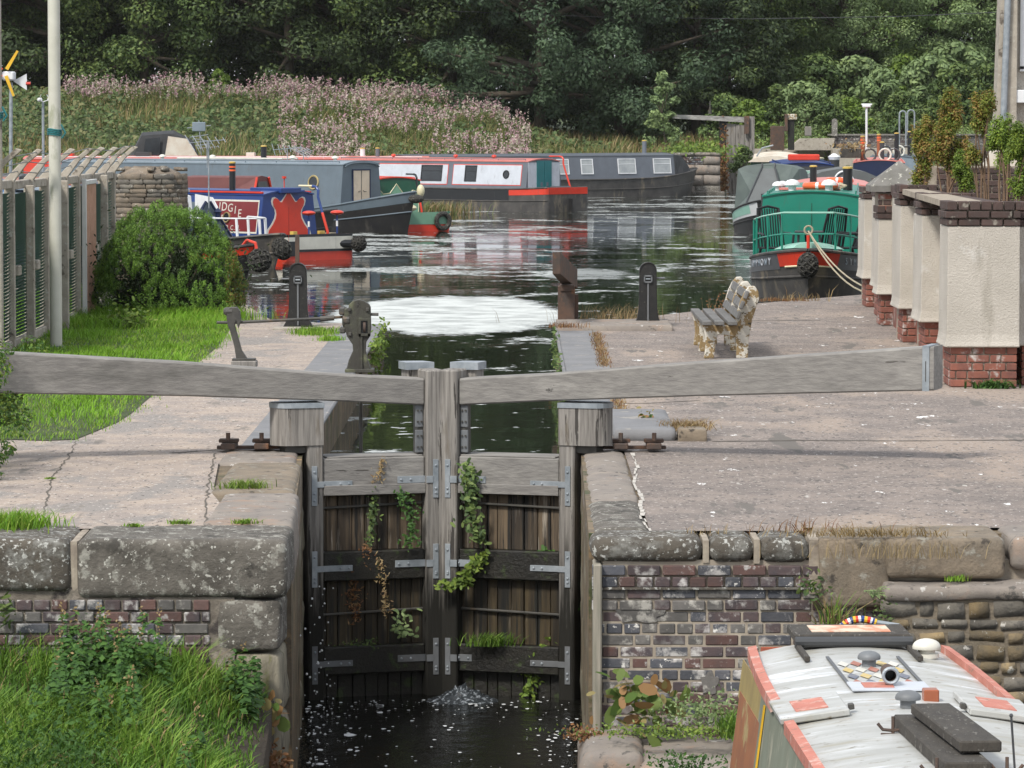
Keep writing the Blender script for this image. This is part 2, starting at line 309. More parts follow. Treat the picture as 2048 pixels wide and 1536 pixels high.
def simple(name, mb, m, label, cat, group=None, loc=None, **k):
    if loc is None:
        a = np.array([tuple(v) for v in mb.v]); loc = (a[:,0].mean(), a[:,1].mean(), a[:,2].min())
    return tag(mb.build(name, m, None, loc=tuple(float(x) for x in loc), **k), label, cat, group)
def frame(o, x, y, z):                      # matrix from origin and three axes
    M = Matrix.Identity(4)
    for i, a in enumerate((x, y, z)):
        for j in range(3): M[j][i] = a[j]
    for j in range(3): M[j][3] = o[j]
    return M
def chunk(a, b, n=8, rnd=.25, amp=.02, fq=4, seed=0, rad=None):       # worn stone: rounded box with uneven faces
    a = Vector(a); b = Vector(b); c = (a+b)/2; h = (b-a)/2; mb = MB(); vs = {}; V = []; F = []
    rad = rad if rad is not None else rnd*min(h)*2
    hm = [max(x-rad, 0) for x in h]
    def vid(p):
        k = tuple(round(x, 5) for x in p)
        if k not in vs:
            q = Vector([p[i]*h[i] for i in range(3)])
            inn = Vector([max(-hm[i], min(hm[i], q[i])) for i in range(3)]); dd = q-inn
            if dd.length > 1e-6: q = inn+dd.normalized()*min(dd.length, rad) if dd.length > rad else q
            w_ = c+q; nn = noise.noise_vector(w_*fq+Vector((seed*7.3, seed*3.1, seed)))
            w_ = w_+nn*amp+noise.noise_vector(w_*fq*4)*amp*.3; vs[k] = len(V); V.append(w_)
        return vs[k]
    ns = [max(2, min(2*n, round(n*h[i]/max(min(h)*2, max(h)*.5)))) for i in range(3)]
    lin = [[math.tanh(1.6*(-1+2*i/ns[k]))/math.tanh(1.6) for i in range(ns[k]+1)] for k in range(3)]
    for ax in range(3):
        o = [q for q in range(3) if q != ax]
        for sg in (-1, 1):
            for i in range(ns[o[0]]):
                for j in range(ns[o[1]]):
                    f = []
                    for ii, jj in ((i,j), (i+1,j), (i+1,j+1), (i,j+1)):
                        p = [0,0,0]; p[ax] = sg; p[o[0]] = lin[o[0]][ii]; p[o[1]] = lin[o[1]][jj]; f.append(vid(p))
                    F.append(tuple(f))
    mb.v = [tuple(v) for v in V]; mb.f = F; mb.mi = [0]*len(F); return mb
def sheet(name, poly, z, m, kind='structure'):
    mb = MB(); mb.add([(x, y, z) for x, y in poly], [tuple(range(len(poly)))]); o = mb.build(name, m)
    o.data.polygons[0].flip() if o.data.polygons[0].normal.z < 0 else None
    return tag(o, kind=kind)
# leaves and blades as numpy meshes
def npmesh(name, V, F, mats, mi, parent=None, smooth=False):
    me = bpy.data.meshes.new(name); n = len(F); k = F.shape[1]
    me.vertices.add(len(V)); me.vertices.foreach_set('co', V.astype(np.float32).ravel())
    me.loops.add(n*k); me.loops.foreach_set('vertex_index', F.astype(np.int32).ravel())
    me.polygons.add(n); me.polygons.foreach_set('loop_start', np.arange(0, n*k, k, dtype=np.int32))
    for q in mats: me.materials.append(W[q] if isinstance(q, str) else q)
    me.polygons.foreach_set('material_index', mi.astype(np.int32)); me.update(calc_edges=True)
    o = bpy.data.objects.new(name, me); C.objects.link(o)
    if parent is not None: o.parent = parent; WM[o.name] = WM.get(parent.name, Matrix())
    return o
def unit(a): return a/np.maximum(np.linalg.norm(a, axis=1, keepdims=True), 1e-9)
def leaves(P, Nn, s, asp=.5, up=0.0):
    n = len(P); Nn = unit(Nn); r = rng.normal(size=(n,3)); r[:,2] += up
    t = unit(np.cross(Nn, r)); b = np.cross(Nn, t); s = np.asarray(s).reshape(-1,1)*np.ones((n,1))
    if up: t, b = b, t
    V = np.stack([P+t*s, P+b*s*asp+Nn*s*.12, P-t*s, P-b*s*asp+Nn*s*.12], 1).reshape(-1,3)
    return V, np.arange(4*n).reshape(n,4)
def leaves6(P, Nn, s, asp=.6):                # rounder, slightly cupped leaves
    n = len(P); Nn = unit(Nn); t = unit(np.cross(Nn, rng.normal(size=(n,3)))); b = np.cross(Nn, t); s = np.asarray(s).reshape(-1,1)*np.ones((n,1)); vs = []
    for u_, v_, w_ in ((1,0,-.1), (.55,.8,.12), (-.3,1,.16), (-.9,.55,.1), (-1,0,0), (-.9,-.55,.1), (-.3,-1,.16), (.55,-.8,.12)): vs.append(P+t*s*u_+b*s*asp*v_*.95+Nn*s*w_)
    return np.stack(vs, 1).reshape(-1,3), np.arange(8*n).reshape(n,8)
def blades(P, h, wd, lean=.35, dirv=None):
    n = len(P); a = rng.uniform(0, 2*PI, n); L = np.stack([np.cos(a), np.sin(a), np.zeros(n)], 1); sdv = np.stack([-np.sin(a+.7), np.cos(a+.7), np.zeros(n)], 1)
    h = np.asarray(h).reshape(-1,1)*np.ones((n,1)); lean = rng.uniform(0, 1, (n,1))*lean*h*1.6
    up = np.array([[0,0,1.0]]); w_ = np.asarray(wd).reshape(-1,1)*np.ones((n,1))
    m = P+up*h*.6+L*lean*.35; tp = P+up*h*(.95)+L*lean
    V = np.stack([P-sdv*w_, P+sdv*w_, m+sdv*w_*.8, m-sdv*w_*.8, tp+sdv*w_*.08, tp-sdv*w_*.08], 1).reshape(-1,3)
    F = np.concatenate([np.array([[0,1,2,3],[3,2,4,5]])+6*i for i in range(n)]) if n < 200 else (np.arange(n)[:,None,None]*6+np.array([[[0,1,2,3],[3,2,4,5]]])).reshape(-1,4)
    return V, F
def join(parts):                             # [(V,F,mi)]
    o = 0; Vs = []; Fs = []; Ms = []
    for V, F, m in parts: Vs.append(V); Fs.append(F+o); Ms.append(np.full(len(F), m) if np.isscalar(m) else m); o += len(V)
    return np.concatenate(Vs), np.concatenate(Fs), np.concatenate(Ms)
def rint(n, k): return rng.integers(0, k, n)
# ================= ground, water, lock =================
QL = [(-.87,26.75), (-1.12,33), (-1.12,53.6), (-2.6,54.3), (-3.0,57), (-3.4,60), (-4.4,63), (-9,66), (-60,70), (-60,26.75)]
QR = [(1.08,26.75), (60,26.75), (60,72), (20,68), (9,64.6), (5.9,62.6), (4.8,60.8), (4.0,59.4), (3.1,57.2), (2.1,55), (1.12,54.2), (1.13,33)]
for nm, q in (('left_quay', QL), ('right_quay', QR)):
    mb = MB(); mb.slab(q, -3, -.02); tag(mb.build(nm, 'wallside'), kind='structure')
sheet('right_pavement', [(1.48,26.72), (2.5,26.72), (2.5,26.93), (60,26.93)]+QR[2:-1]+[(1.13,33.3), (1.48,33.15)], 0, 'asphalt')
sheet('left_path', [(-60,26.86), (-1.2,26.86), (-1.58,29.38), (-1.72,31.9), (-1.72,33.2), (-1.12,33.25)]+QL[2:-1], 0, 'path')
def gp(pts, z=0): return [tuple(G(x, y, z)[:2]) for x, y in pts]
lawn = gp([(462,652), (447,680), (428,700), (400,722), (360,755), (300,795), (262,828), (235,845), (195,862), (150,880), (90,882), (20,880)])+[(-5.2,34.2), (-9,34), (-30,40), (-60,69), (-9,65.5), (-4.6,62.6), (-3.6,60)]
sheet('lawn_ground', lawn, .006, 'earthgrass')
cs = [(-1.66,33), (-1.12,33), (-1.12,53.6), (-1.66,53.6)]
sheet('left_coping_strip', cs, .004, 'setts')
sheet('right_coping_strip', [(1.13,36.6), (1.62,36.6), (1.62,53.2), (1.13,53.2)], .004, 'setts')
mb = MB(); mb.tube([(-1.115,y,0) for y in (33.6,40,47,53.6)], .022, 8); mb.tube([(1.12,y,0) for y in (36.6,40,47,53.2)], .022, 8)
tag(mb.build('coping_nosing', 'setts'), kind='structure')

# water
def water(name, poly, z, kind):
    mb = MB(); mb.add([(x, y, z) for x, y in poly], [tuple(range(len(poly)))]); o = mb.build(name, 'mortar'); tag(o, kind='structure')
    if o.data.polygons[0].normal.z < 0: o.data.polygons[0].flip()
    m = bpy.data.materials.new(name+'_surface'); m.use_nodes = True; t = m.node_tree; N = t.nodes; Lk = t.links.new; b = N['Principled BSDF']
    b.inputs['IOR'].default_value = 1.33; b.inputs['Roughness'].default_value = .03; b.inputs['Base Color'].default_value = (.012,.016,.008,1)
    pos = N.new('ShaderNodeNewGeometry').outputs['Position']
    def noi(sc, sx=1, sy=1, d=4, off=0):
        mp = N.new('ShaderNodeMapping'); mp.inputs['Scale'].default_value = (sx, sy, 1); mp.inputs['Location'].default_value = (off, off*.7, 0); Lk(pos, mp.inputs[0])
        n = N.new('ShaderNodeTexNoise'); n.inputs['Scale'].default_value = sc; n.inputs['Detail'].default_value = d; n.inputs['Roughness'].default_value = .6; Lk(mp.outputs[0], n.inputs[0]); return n.outputs[0]
    def mth(op, a, c):
        n = N.new('ShaderNodeMath'); n.operation = op
        for i, x in enumerate((a, c)):
            if isinstance(x, (int, float)): n.inputs[i].default_value = x
            else: Lk(x, n.inputs[i])
        return n.outputs[0]
    def mr(x, a, c, o0=0, o1=1):
        n = N.new('ShaderNodeMapRange'); n.inputs[1].default_value = a; n.inputs[2].default_value = c; n.inputs[3].default_value = o0; n.inputs[4].default_value = o1; Lk(x, n.inputs[0]); return n.outputs[0]
    bp = N.new('ShaderNodeBump'); bp.inputs['Distance'].default_value = 1.0
    if kind == 'basin':
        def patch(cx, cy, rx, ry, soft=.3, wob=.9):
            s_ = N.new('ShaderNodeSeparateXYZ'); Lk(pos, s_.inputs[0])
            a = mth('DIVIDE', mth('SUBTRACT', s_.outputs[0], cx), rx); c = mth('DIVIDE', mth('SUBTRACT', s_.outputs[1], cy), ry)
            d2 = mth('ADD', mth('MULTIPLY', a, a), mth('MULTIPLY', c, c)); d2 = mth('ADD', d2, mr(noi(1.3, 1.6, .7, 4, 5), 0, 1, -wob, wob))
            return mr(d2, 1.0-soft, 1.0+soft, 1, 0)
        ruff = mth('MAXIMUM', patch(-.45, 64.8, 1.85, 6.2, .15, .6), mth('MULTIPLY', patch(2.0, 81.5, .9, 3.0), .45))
        bp.inputs['Strength'].default_value = 1
        fine = mth('MULTIPLY', noi(9, 1, .55, 3), .0006)
        swell = mth('MULTIPLY', noi(1.1, .8, 1, 2, 3), .003)
        streak = mr(noi(.4, .55, .5, 5, 11), .5, .58)
        rf = mth('MULTIPLY', mth('MULTIPLY', noi(8, 1, .7, 3, 9), mth('MAXIMUM', ruff, mth('MULTIPLY', streak, .22))), .017)
        Lk(mth('ADD', mth('ADD', fine, swell), rf), bp.inputs['Height'])
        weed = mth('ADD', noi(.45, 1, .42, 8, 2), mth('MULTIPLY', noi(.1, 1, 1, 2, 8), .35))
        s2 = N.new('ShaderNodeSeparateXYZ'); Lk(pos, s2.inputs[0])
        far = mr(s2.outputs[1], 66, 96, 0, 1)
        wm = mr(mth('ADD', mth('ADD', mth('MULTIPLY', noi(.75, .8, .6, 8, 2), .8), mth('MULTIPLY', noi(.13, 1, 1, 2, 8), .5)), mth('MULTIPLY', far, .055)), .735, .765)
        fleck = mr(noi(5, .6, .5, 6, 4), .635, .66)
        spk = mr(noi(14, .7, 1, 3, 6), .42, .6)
        wm = mth('MAXIMUM', mth('MULTIPLY', wm, spk), mth('MULTIPLY', fleck, .8))  # floating weed; its pale streaks and flecks also paint in silvery sky shine
        painted_glint = mth('MULTIPLY', ruff, mr(noi(3.5, .5, .5, 6, 21), .36, .56, .6, 1))  # sky glint of the ruffled patches, painted as a pale matte colour
        wm = mth('MAXIMUM', wm, painted_glint)
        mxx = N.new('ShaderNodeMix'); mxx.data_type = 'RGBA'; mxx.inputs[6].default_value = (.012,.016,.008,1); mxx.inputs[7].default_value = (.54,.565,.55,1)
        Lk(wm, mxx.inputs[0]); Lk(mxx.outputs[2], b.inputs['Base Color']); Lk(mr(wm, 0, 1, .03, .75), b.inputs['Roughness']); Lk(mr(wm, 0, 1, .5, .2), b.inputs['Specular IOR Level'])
    else:
        bp.inputs['Strength'].default_value = 1
        Lk(mth('ADD', mth('MULTIPLY', noi(5, 1, .6, 4), .02), mth('MULTIPLY', noi(16, 1, .7, 3), .004)), bp.inputs['Height'])
        b.inputs['Base Color'].default_value = (.006,.006,.005,1); b.inputs['Roughness'].default_value = .06
    Lk(bp.outputs[0], b.inputs['Normal']); o.data.materials.clear(); o.data.materials.append(m)
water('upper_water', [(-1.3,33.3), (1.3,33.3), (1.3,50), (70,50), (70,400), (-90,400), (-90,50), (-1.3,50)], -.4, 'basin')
water('lower_water', [(-60,0), (60,0), (60,33.3), (-60,33.3)], -2.0, 'low')
mb = MB(); mb.slab([(-2500,-200), (2500,-200), (2500,2500), (-2500,2500)], -3.4, -3.2); tag(mb.build('ground', 'earthgrass'), kind='structure')

# ---- brick helper: each brick an object, meshes shared ----
BM = {}
def brickmesh(d, m, ch=.006):
    k = (round(d[0],3), round(d[1],3), round(d[2],3), m)
    if k not in BM:
        mb = MB(); mb.cbox((0,0,0), d, ch); o = mb.build('brick', m); BM[k] = o.data; bpy.data.objects.remove(o)
    return BM[k]
def put(me, parent, p, rot=0, tilt=0):
    o = bpy.data.objects.new(me.name.split('.')[0], me); C.objects.link(o); o.parent = parent; Mi = WM[parent.name].inverted()
    o.location = Mi @ Vector(p); o.rotation_euler = (tilt, random.uniform(-.006,.006), rot); return o
def course(parent, p0, p1, z, h, mode, pick, dep=.1, proud=.004, joint=.011, off=0, nrm=(0,-1,0), hole=None):
    p0 = Vector(p0); p1 = Vector(p1); L = (p1-p0).length; u = (p1-p0)/L; ang = math.atan2(u.y, u.x); n = Vector(nrm); x = 0; i = 0; cnt = 0
    while x < L-.02:
        w_ = {'s': .215, 'h': .1025, 'm': (.215, .1025)[i % 2]}[mode]
        if i == 0 and off: w_ = .1025 if mode == 's' else .05
        w_ = min(w_, L-x)
        if w_ > .03 and not (hole and hole(x+w_/2)):
            c = p0+u*(x+w_/2)-n*(dep/2)+n*random.uniform(0, proud)
            put(brickmesh((round(w_,2) if w_ in (.215,.1025) else w_, dep, h-joint), pick(i)), parent, (c.x, c.y, z+h/2+random.uniform(-.0015,.0015)), ang); cnt += 1
        x += w_+joint; i += 1
    return cnt

# ---- left tail wall ----
lw = thing('lock_wall', 'left lock tail wall with huge lichened coping stones above dark bricks', 'lock wall', (-3.2,26.5,-2))
YF = 26.08
def stone(par, a, b, m, amp=.012, rad=.07, seed=0, n=16, fq=3):
    return chunk(a, b, n, amp=amp, rad=rad, seed=seed, fq=fq).build('coping_stone', m, par, smooth='all')
xl = lambda px, d: .6+(px-1031)*d/FPX
W['stone_mid'] = mat('lichened_grey_sandstone', (.15,.135,.115), (.075,.067,.056), 3.5, .9, .9, 22, bd=.02, spots=(((.28,.27,.235), 9, .56, .1), ((.46,.45,.4), 30, .65, .03), ((.055,.05,.042), 5, .6, .1)))
stone(lw, (xl(148,YF), YF, -.37), (xl(572,YF), 27.02, .008), 'stone_mid', .008, .055, 1, 22)
stone(lw, (xl(-170,YF), YF-.01, -.33), (xl(136,YF), 27.0, .008), 'stone_dark', .01, .06, 2, 18)
stone(lw, (-4.9, YF, -.33), (xl(-178,YF), 27.0, .01), 'stone_dark', .01, .06, 3)
chunk((xl(134,YF),YF+.03,-.34), (xl(150,YF),26.98,-.005), 5, amp=.006, rad=.01).build('mortar_joint', 'mortar_light', lw)
chunk((xl(-180,YF),YF+.03,-.34), (xl(-168,YF),26.98,-.005), 5, amp=.006, rad=.01).build('mortar_joint', 'mortar_light', lw)
def skew(mb):                                 # follow the line of the chamber edge
    mb.v = [(x+(y-29.5)*-.035*(1 if x > -1.4 else 0), y, z) for x, y, z in mb.v]; return mb
skew(chunk((-1.5,27.06,-.42), (-.955,29.35,.012), 18, amp=.007, rad=.06, seed=4)).build('coping_stone', 'stone_top', lw, smooth='all')
skew(chunk((-1.62,29.4,-.45), (-.985,31.9,.016), 18, amp=.008, rad=.07, seed=5)).build('coping_stone', 'stone_brown', lw, smooth='all')
skew(chunk((-1.75,31.95,-.42), (-1.03,33.25,.01), 12, amp=.007, rad=.05, seed=6)).build('coping_stone', 'stone_top', lw, smooth='all')
# dressed stones of the corner, and the wet side wall
z = -.38
for i, hgt in enumerate((.34,.42,.45,.5)):
    chunk((-1.34 if i % 2 == 0 else -1.22, YF+.02+i*.01, z-hgt), (-.9, 27.3, z), 12, amp=.022, rad=.05, seed=10+i, fq=4).build('corner_stone', 'stone_green' if i else 'stone_mid', lw, smooth='all'); z -= hgt+.012
z = -.40
for i, hgt in enumerate((.38,.36,.4,.42)):
    y = 27.34
    while y < 32.6:
        ln = random.uniform(.9,1.5); y2 = min(y+ln, 33.3); e = -.915-.035*((y+y2)/2-27)
        chunk((e-.4, y, z-hgt), (e, y2-.012, z), 8, amp=.02, rad=.04, seed=20+i, fq=4).build('side_stone', 'stone_green', lw, smooth='all'); y = y2
    z -= hgt+.01
mb = MB(); mb.slab([(-5,YF+.035), (-1.2,YF+.035), (-1.2,26.8), (-5,26.8)], -2.2, -.3); mb.slab([(-1.5,26.6), (-.955,26.6), (-1.16,33.3), (-1.5,33.3)], -2.2, -.2)
mb.build('mortar', 'mortar', lw)
picks = lambda ms, ws: (lambda i: random.choices(ms, ws)[0])
lp = picks(['b_purple','b_maroon','b_grey','b_blue'], [5,3,3,2])
z = -.38
for r in range(6):
    md = ['h','m','m','h','m','s'][r]; z -= .075
    course(lw, (-4.3,YF+.02,0), (-1.36,YF+.02,0), z, .075 if r else .078, md, lp, off=r % 2, hole=lambda x: 1.42 < x < 1.5)

# ---- right tail wall ----
rw = thing('lock_wall', 'right lock tail wall of mottled dark bricks under rounded coping stones', 'lock wall', (3,26.3,-2))
YR = 26.22
xr = lambda px: xl(px, YR)
for i, (a, b) in enumerate(((1182,1408), (1419,1511), (1520,1622))):
    chunk((xr(a), YR-.03, -.155), (xr(b), 26.74, .008), 14, amp=.006, rad=.075, seed=30+i).build('coping_stone', 'stone_dark', rw, smooth='all')
chunk((xr(1640), YR-.06, -.44), (xr(1782), 26.95, .004), 14, amp=.008, rad=.03, seed=34).build('coping_stone', 'stone_brown', rw, smooth='all')
chunk((xr(1772), YR-.1, -.25), (xr(2012), 27.0, .014), 14, amp=.012, rad=.045, seed=35).build('coping_stone', 'stone_brown', rw, smooth='all')
chunk((xr(2024), YR-.06, -.2), (xr(2300), 27.0, .01), 14, amp=.014, rad=.06, seed=36).build('coping_stone', 'stone_top', rw, smooth='all')
chunk((xr(1408), YR+.012, -.16), (xr(1421), 26.7, -.012), 5, amp=.004, rad=.005).build('mortar_joint', 'mortar_light', rw)
chunk((xr(1509), YR-.01, -.16), (xr(1522), 26.7, -.004), 5, amp=.004, rad=.005).build('mortar_joint', 'mortar_light', rw)
chunk((xr(1621), YR-.005, -.36), (xr(1641), 26.7, -.002), 5, amp=.006, rad=.005).build('mortar_joint', 'mortar_light', rw)
# side stones along the chamber edge
for i, (a, b, hh) in enumerate(((26.78,28.8,.3), (28.84,31.0,.3), (31.05,33.2,.3))):
    e = 1.09+.008*(a-26.7)
    chunk((e, a, -hh), (1.5, b, .012), 14, amp=.012, rad=.1, seed=40+i).build('coping_stone', 'stone_top' if i else 'stone_mid', rw, smooth='all')
for i in range(4):
    y = 26.8
    while y < 33:
        y2 = min(y+random.uniform(.8,1.4), 33.3); e = 1.09+.008*(y-26.7); chunk((e, y, -.3-.42*(i+1)), (e+.3, y2-.012, -.3-.42*i-.01), 8, amp=.015, rad=.04, seed=50+i).build('side_stone', 'stone_green', rw, smooth='all'); y = y2
mb = MB(); mb.span((1.16,YR+.026,-2.2), (6,26.9,-.14)); mb.build('mortar', 'mortar_light', rw)
mb = MB(); mb.span((1.1,YR-.06,-2.1), (1.155,YR+.3,-.16), .01); mb.build('fender_timber', mat('pale_grey_timber', (.3,.27,.22), (.2,.19,.15), 4, .85, .6, 9, stretch=(6,6,.6)), rw)
dk = picks(['b_blue','b_purple','b_maroon','b_grey','b_red'], [5,5,2,5,.2])
tops = picks(['b_maroon','b_blue','b_purple'], [4,3,2])
z = -.168; x0 = xr(1185); x1 = xr(1640)
for r in range(15):
    z -= .0755; md = 'smsmmhmsmmhmsmm'[r] if r else 's'
    if r == 1: md = 'h'
    y = YR+(.0 if r < 2 else .012)+(.012 if r > 3 else 0); xa = x0+(0 if r < 4 else .05+.02*math.sin(r*2.1)); xb = x1 if r < 3 else x1+.45
    course(rw, (xa,y,0), (xb,y,0), z, .0755, md, tops if r < 2 else dk, off=r % 2, proud=.007)
mb = MB(); mb.span((x0,YR-.012,-.168-.0755*2-.012), (x1+.1,YR+.05,-.168-.0755*2+.004), .003); mb.build('string_course', 'stone_dark', rw)
# cement smears
for (a, b, c, d_) in ((1235,1330,1215,1250), (1405,1440,1350,1395)):
    p = [(xr(a)+(xr(b)-xr(a))*t, -.0) for t in (0,1)]
    zt = 2.7-(c-235)*YR/FPX; zb = 2.7-(d_-235)*YR/FPX; pol = []
    for k in range(14):
        an = 2*PI*k/14; rr = 1+.25*math.sin(k*2.3); pol.append(((p[0][0]+p[1][0])/2+math.cos(an)*rr*(p[1][0]-p[0][0])/2, (zt+zb)/2+math.sin(an)*rr*(zt-zb)/2))
    mb = MB(); mb.prism(pol, (0,YR+.03,0), (1,0,0), (0,0,1), (0,-1,0), .016); mb.build('cement_smear', 'b_grey', rw)
# bottom plinth stones
for i, (a, b, c, d_, zz) in enumerate(((1.0,1.42,25.2,26.25,-1.22), (1.36,2.15,24.9,26.2,-1.27), (.99,2.2,24.6,25.6,-1.47), (2.1,3.4,25.2,26.25,-1.3))):
    chunk((a, c, -2.1 if i != 0 else -1.6), (b, d_, zz), 12, amp=.03, rad=.1, seed=70+i, fq=3).build('plinth_stone', 'stone_top' if i < 2 else 'stone_dark', rw, smooth='all')
# rubble wall
rb = thing('rubble_wall', 'rough ochre rubble stone wall stepping out at the right behind the narrowboat', 'stone wall', (4,26,-2))
RX0 = xl(1772, 25.95); mb = MB(); mb.span((RX0+.02,25.995,-2.2), (6.2,26.6,-.34)); mb.span((xr(1650),26.2,-2.2), (RX0+.1,26.6,-.6)); mb.build('mortar', mat('brown_rubble_mortar', (.23,.19,.14), (.15,.125,.09), 7, .95, .8, 30, bd=.02), rb)
chunk((RX0,25.95,-.37), (4.1,26.5,-.27), 14, amp=.02, rad=.04, seed=80).build('cap_stone', 'stone_top', rb, smooth='all')
chunk((4.08,25.93,-.37), (5.4,26.5,-.28), 14, amp=.02, rad=.04, seed=81).build('cap_stone', 'stone_top', rb, smooth='all')
cms = []
for q in range(7):
    for m in ('rubble','rubble2'):
        o = chunk((-.5,-.5,-.5), (.5,.5,.5), 3, amp=.1, rad=.14, seed=90+q, fq=2.2).build('rubble_stone', m, smooth='all'); cms.append(o.data); bpy.data.objects.remove(o)
z = -.37; cnt = 0
while z > -1.55:
    h = random.uniform(.07,.125); x = RX0+random.uniform(-.02,.01)
    while x < 4.35:
        w_ = random.uniform(.09,.26); o = put(random.choice(cms), rb, (x+w_/2, 26.037, z-h/2+random.uniform(-.01,.01)), 0); o.scale = (w_*.97, .1+random.uniform(0,.03), h*.97); o.rotation_euler = (0,random.uniform(-.08,.08),0); x += w_+.008
    z -= h+.006
z = -.62
while z > -1.1:
    h = random.uniform(.08,.13); x = xr(1665)
    while x < RX0-.03:
        w_ = random.uniform(.1,.22); o = put(random.choice(cms), rb, (x+w_/2, 26.22, z-h/2), 0); o.scale = (w_, .14, h); x += w_+.01
    z -= h+.008

# ground details

mb = MB(); pts = [G(x, y, .008) for x, y in ((1262,905), (1275,935), (1268,965), (1284,1000), (1282,1030), (1300,1062))]
for i in range(len(pts)-1):
    for k in range(5):
        a = pts[i].lerp(pts[i+1], k/5); b = pts[i].lerp(pts[i+1], (k+1.1)/5); w_ = random.uniform(.004,.02); o_ = random.uniform(-.012,.012)
        mb.add([(a.x-w_+o_,a.y,.006), (a.x+w_+o_,a.y,.006), (b.x+w_*.7+o_,b.y,.006), (b.x-w_*.8+o_,b.y,.006)], [(0,1,2,3)])
tag(mb.build('mortar_seam', mat('white_mortar', (.58,.55,.5), (.36,.33,.29), 12, .9, .4)), kind='structure')
# anchor recess kerb stones
kb = thing('kerb_block', 'low blue kerb block round the gate anchor recess at the right', 'kerb block', (1.9,35,0))
chunk((1.42,34.2,-.02), (1.95,36.6,.1), 12, amp=.005, rad=.04, seed=101).build('block', 'setts', kb, smooth='all')
chunk((1.96,34.15,-.02), (2.2,34.5,.1), 8, amp=.008, rad=.02, seed=102).build('end_stone', 'stone_brown', kb, smooth='all')
chunk((1.12,51.9,-.1), (2.6,53.6,.07), 12, amp=.01, rad=.03, seed=103).build('end_stone', 'stone_top', kb, smooth='all')
for sd_, lb in ((-1,'rusty iron gate anchor straps on the left coping'), (1,'rusty iron gate anchor straps on the right coping')):
    an = thing('gate_anchor', lb, 'gate anchor', (sd_*1.6,33.2,0))
    for k, x in enumerate((1.45, 1.72)):
        mb = MB(); mb.cbox((sd_*x,33.15,.05), (.12,.35,.05), .008); mb.cbox((sd_*x,33.1,.09), (.16,.1,.03), .006); mb.lathe([(.018,0),(.018,.06)], (sd_*x,33.0,.1), 6); mb.build('anchor_block', 'rust', an)
    mb = MB(); mb.span((sd_*1.15,33.1,.02), (sd_*1.82,33.18,.045), .004); mb.build('strap', 'rust', an)

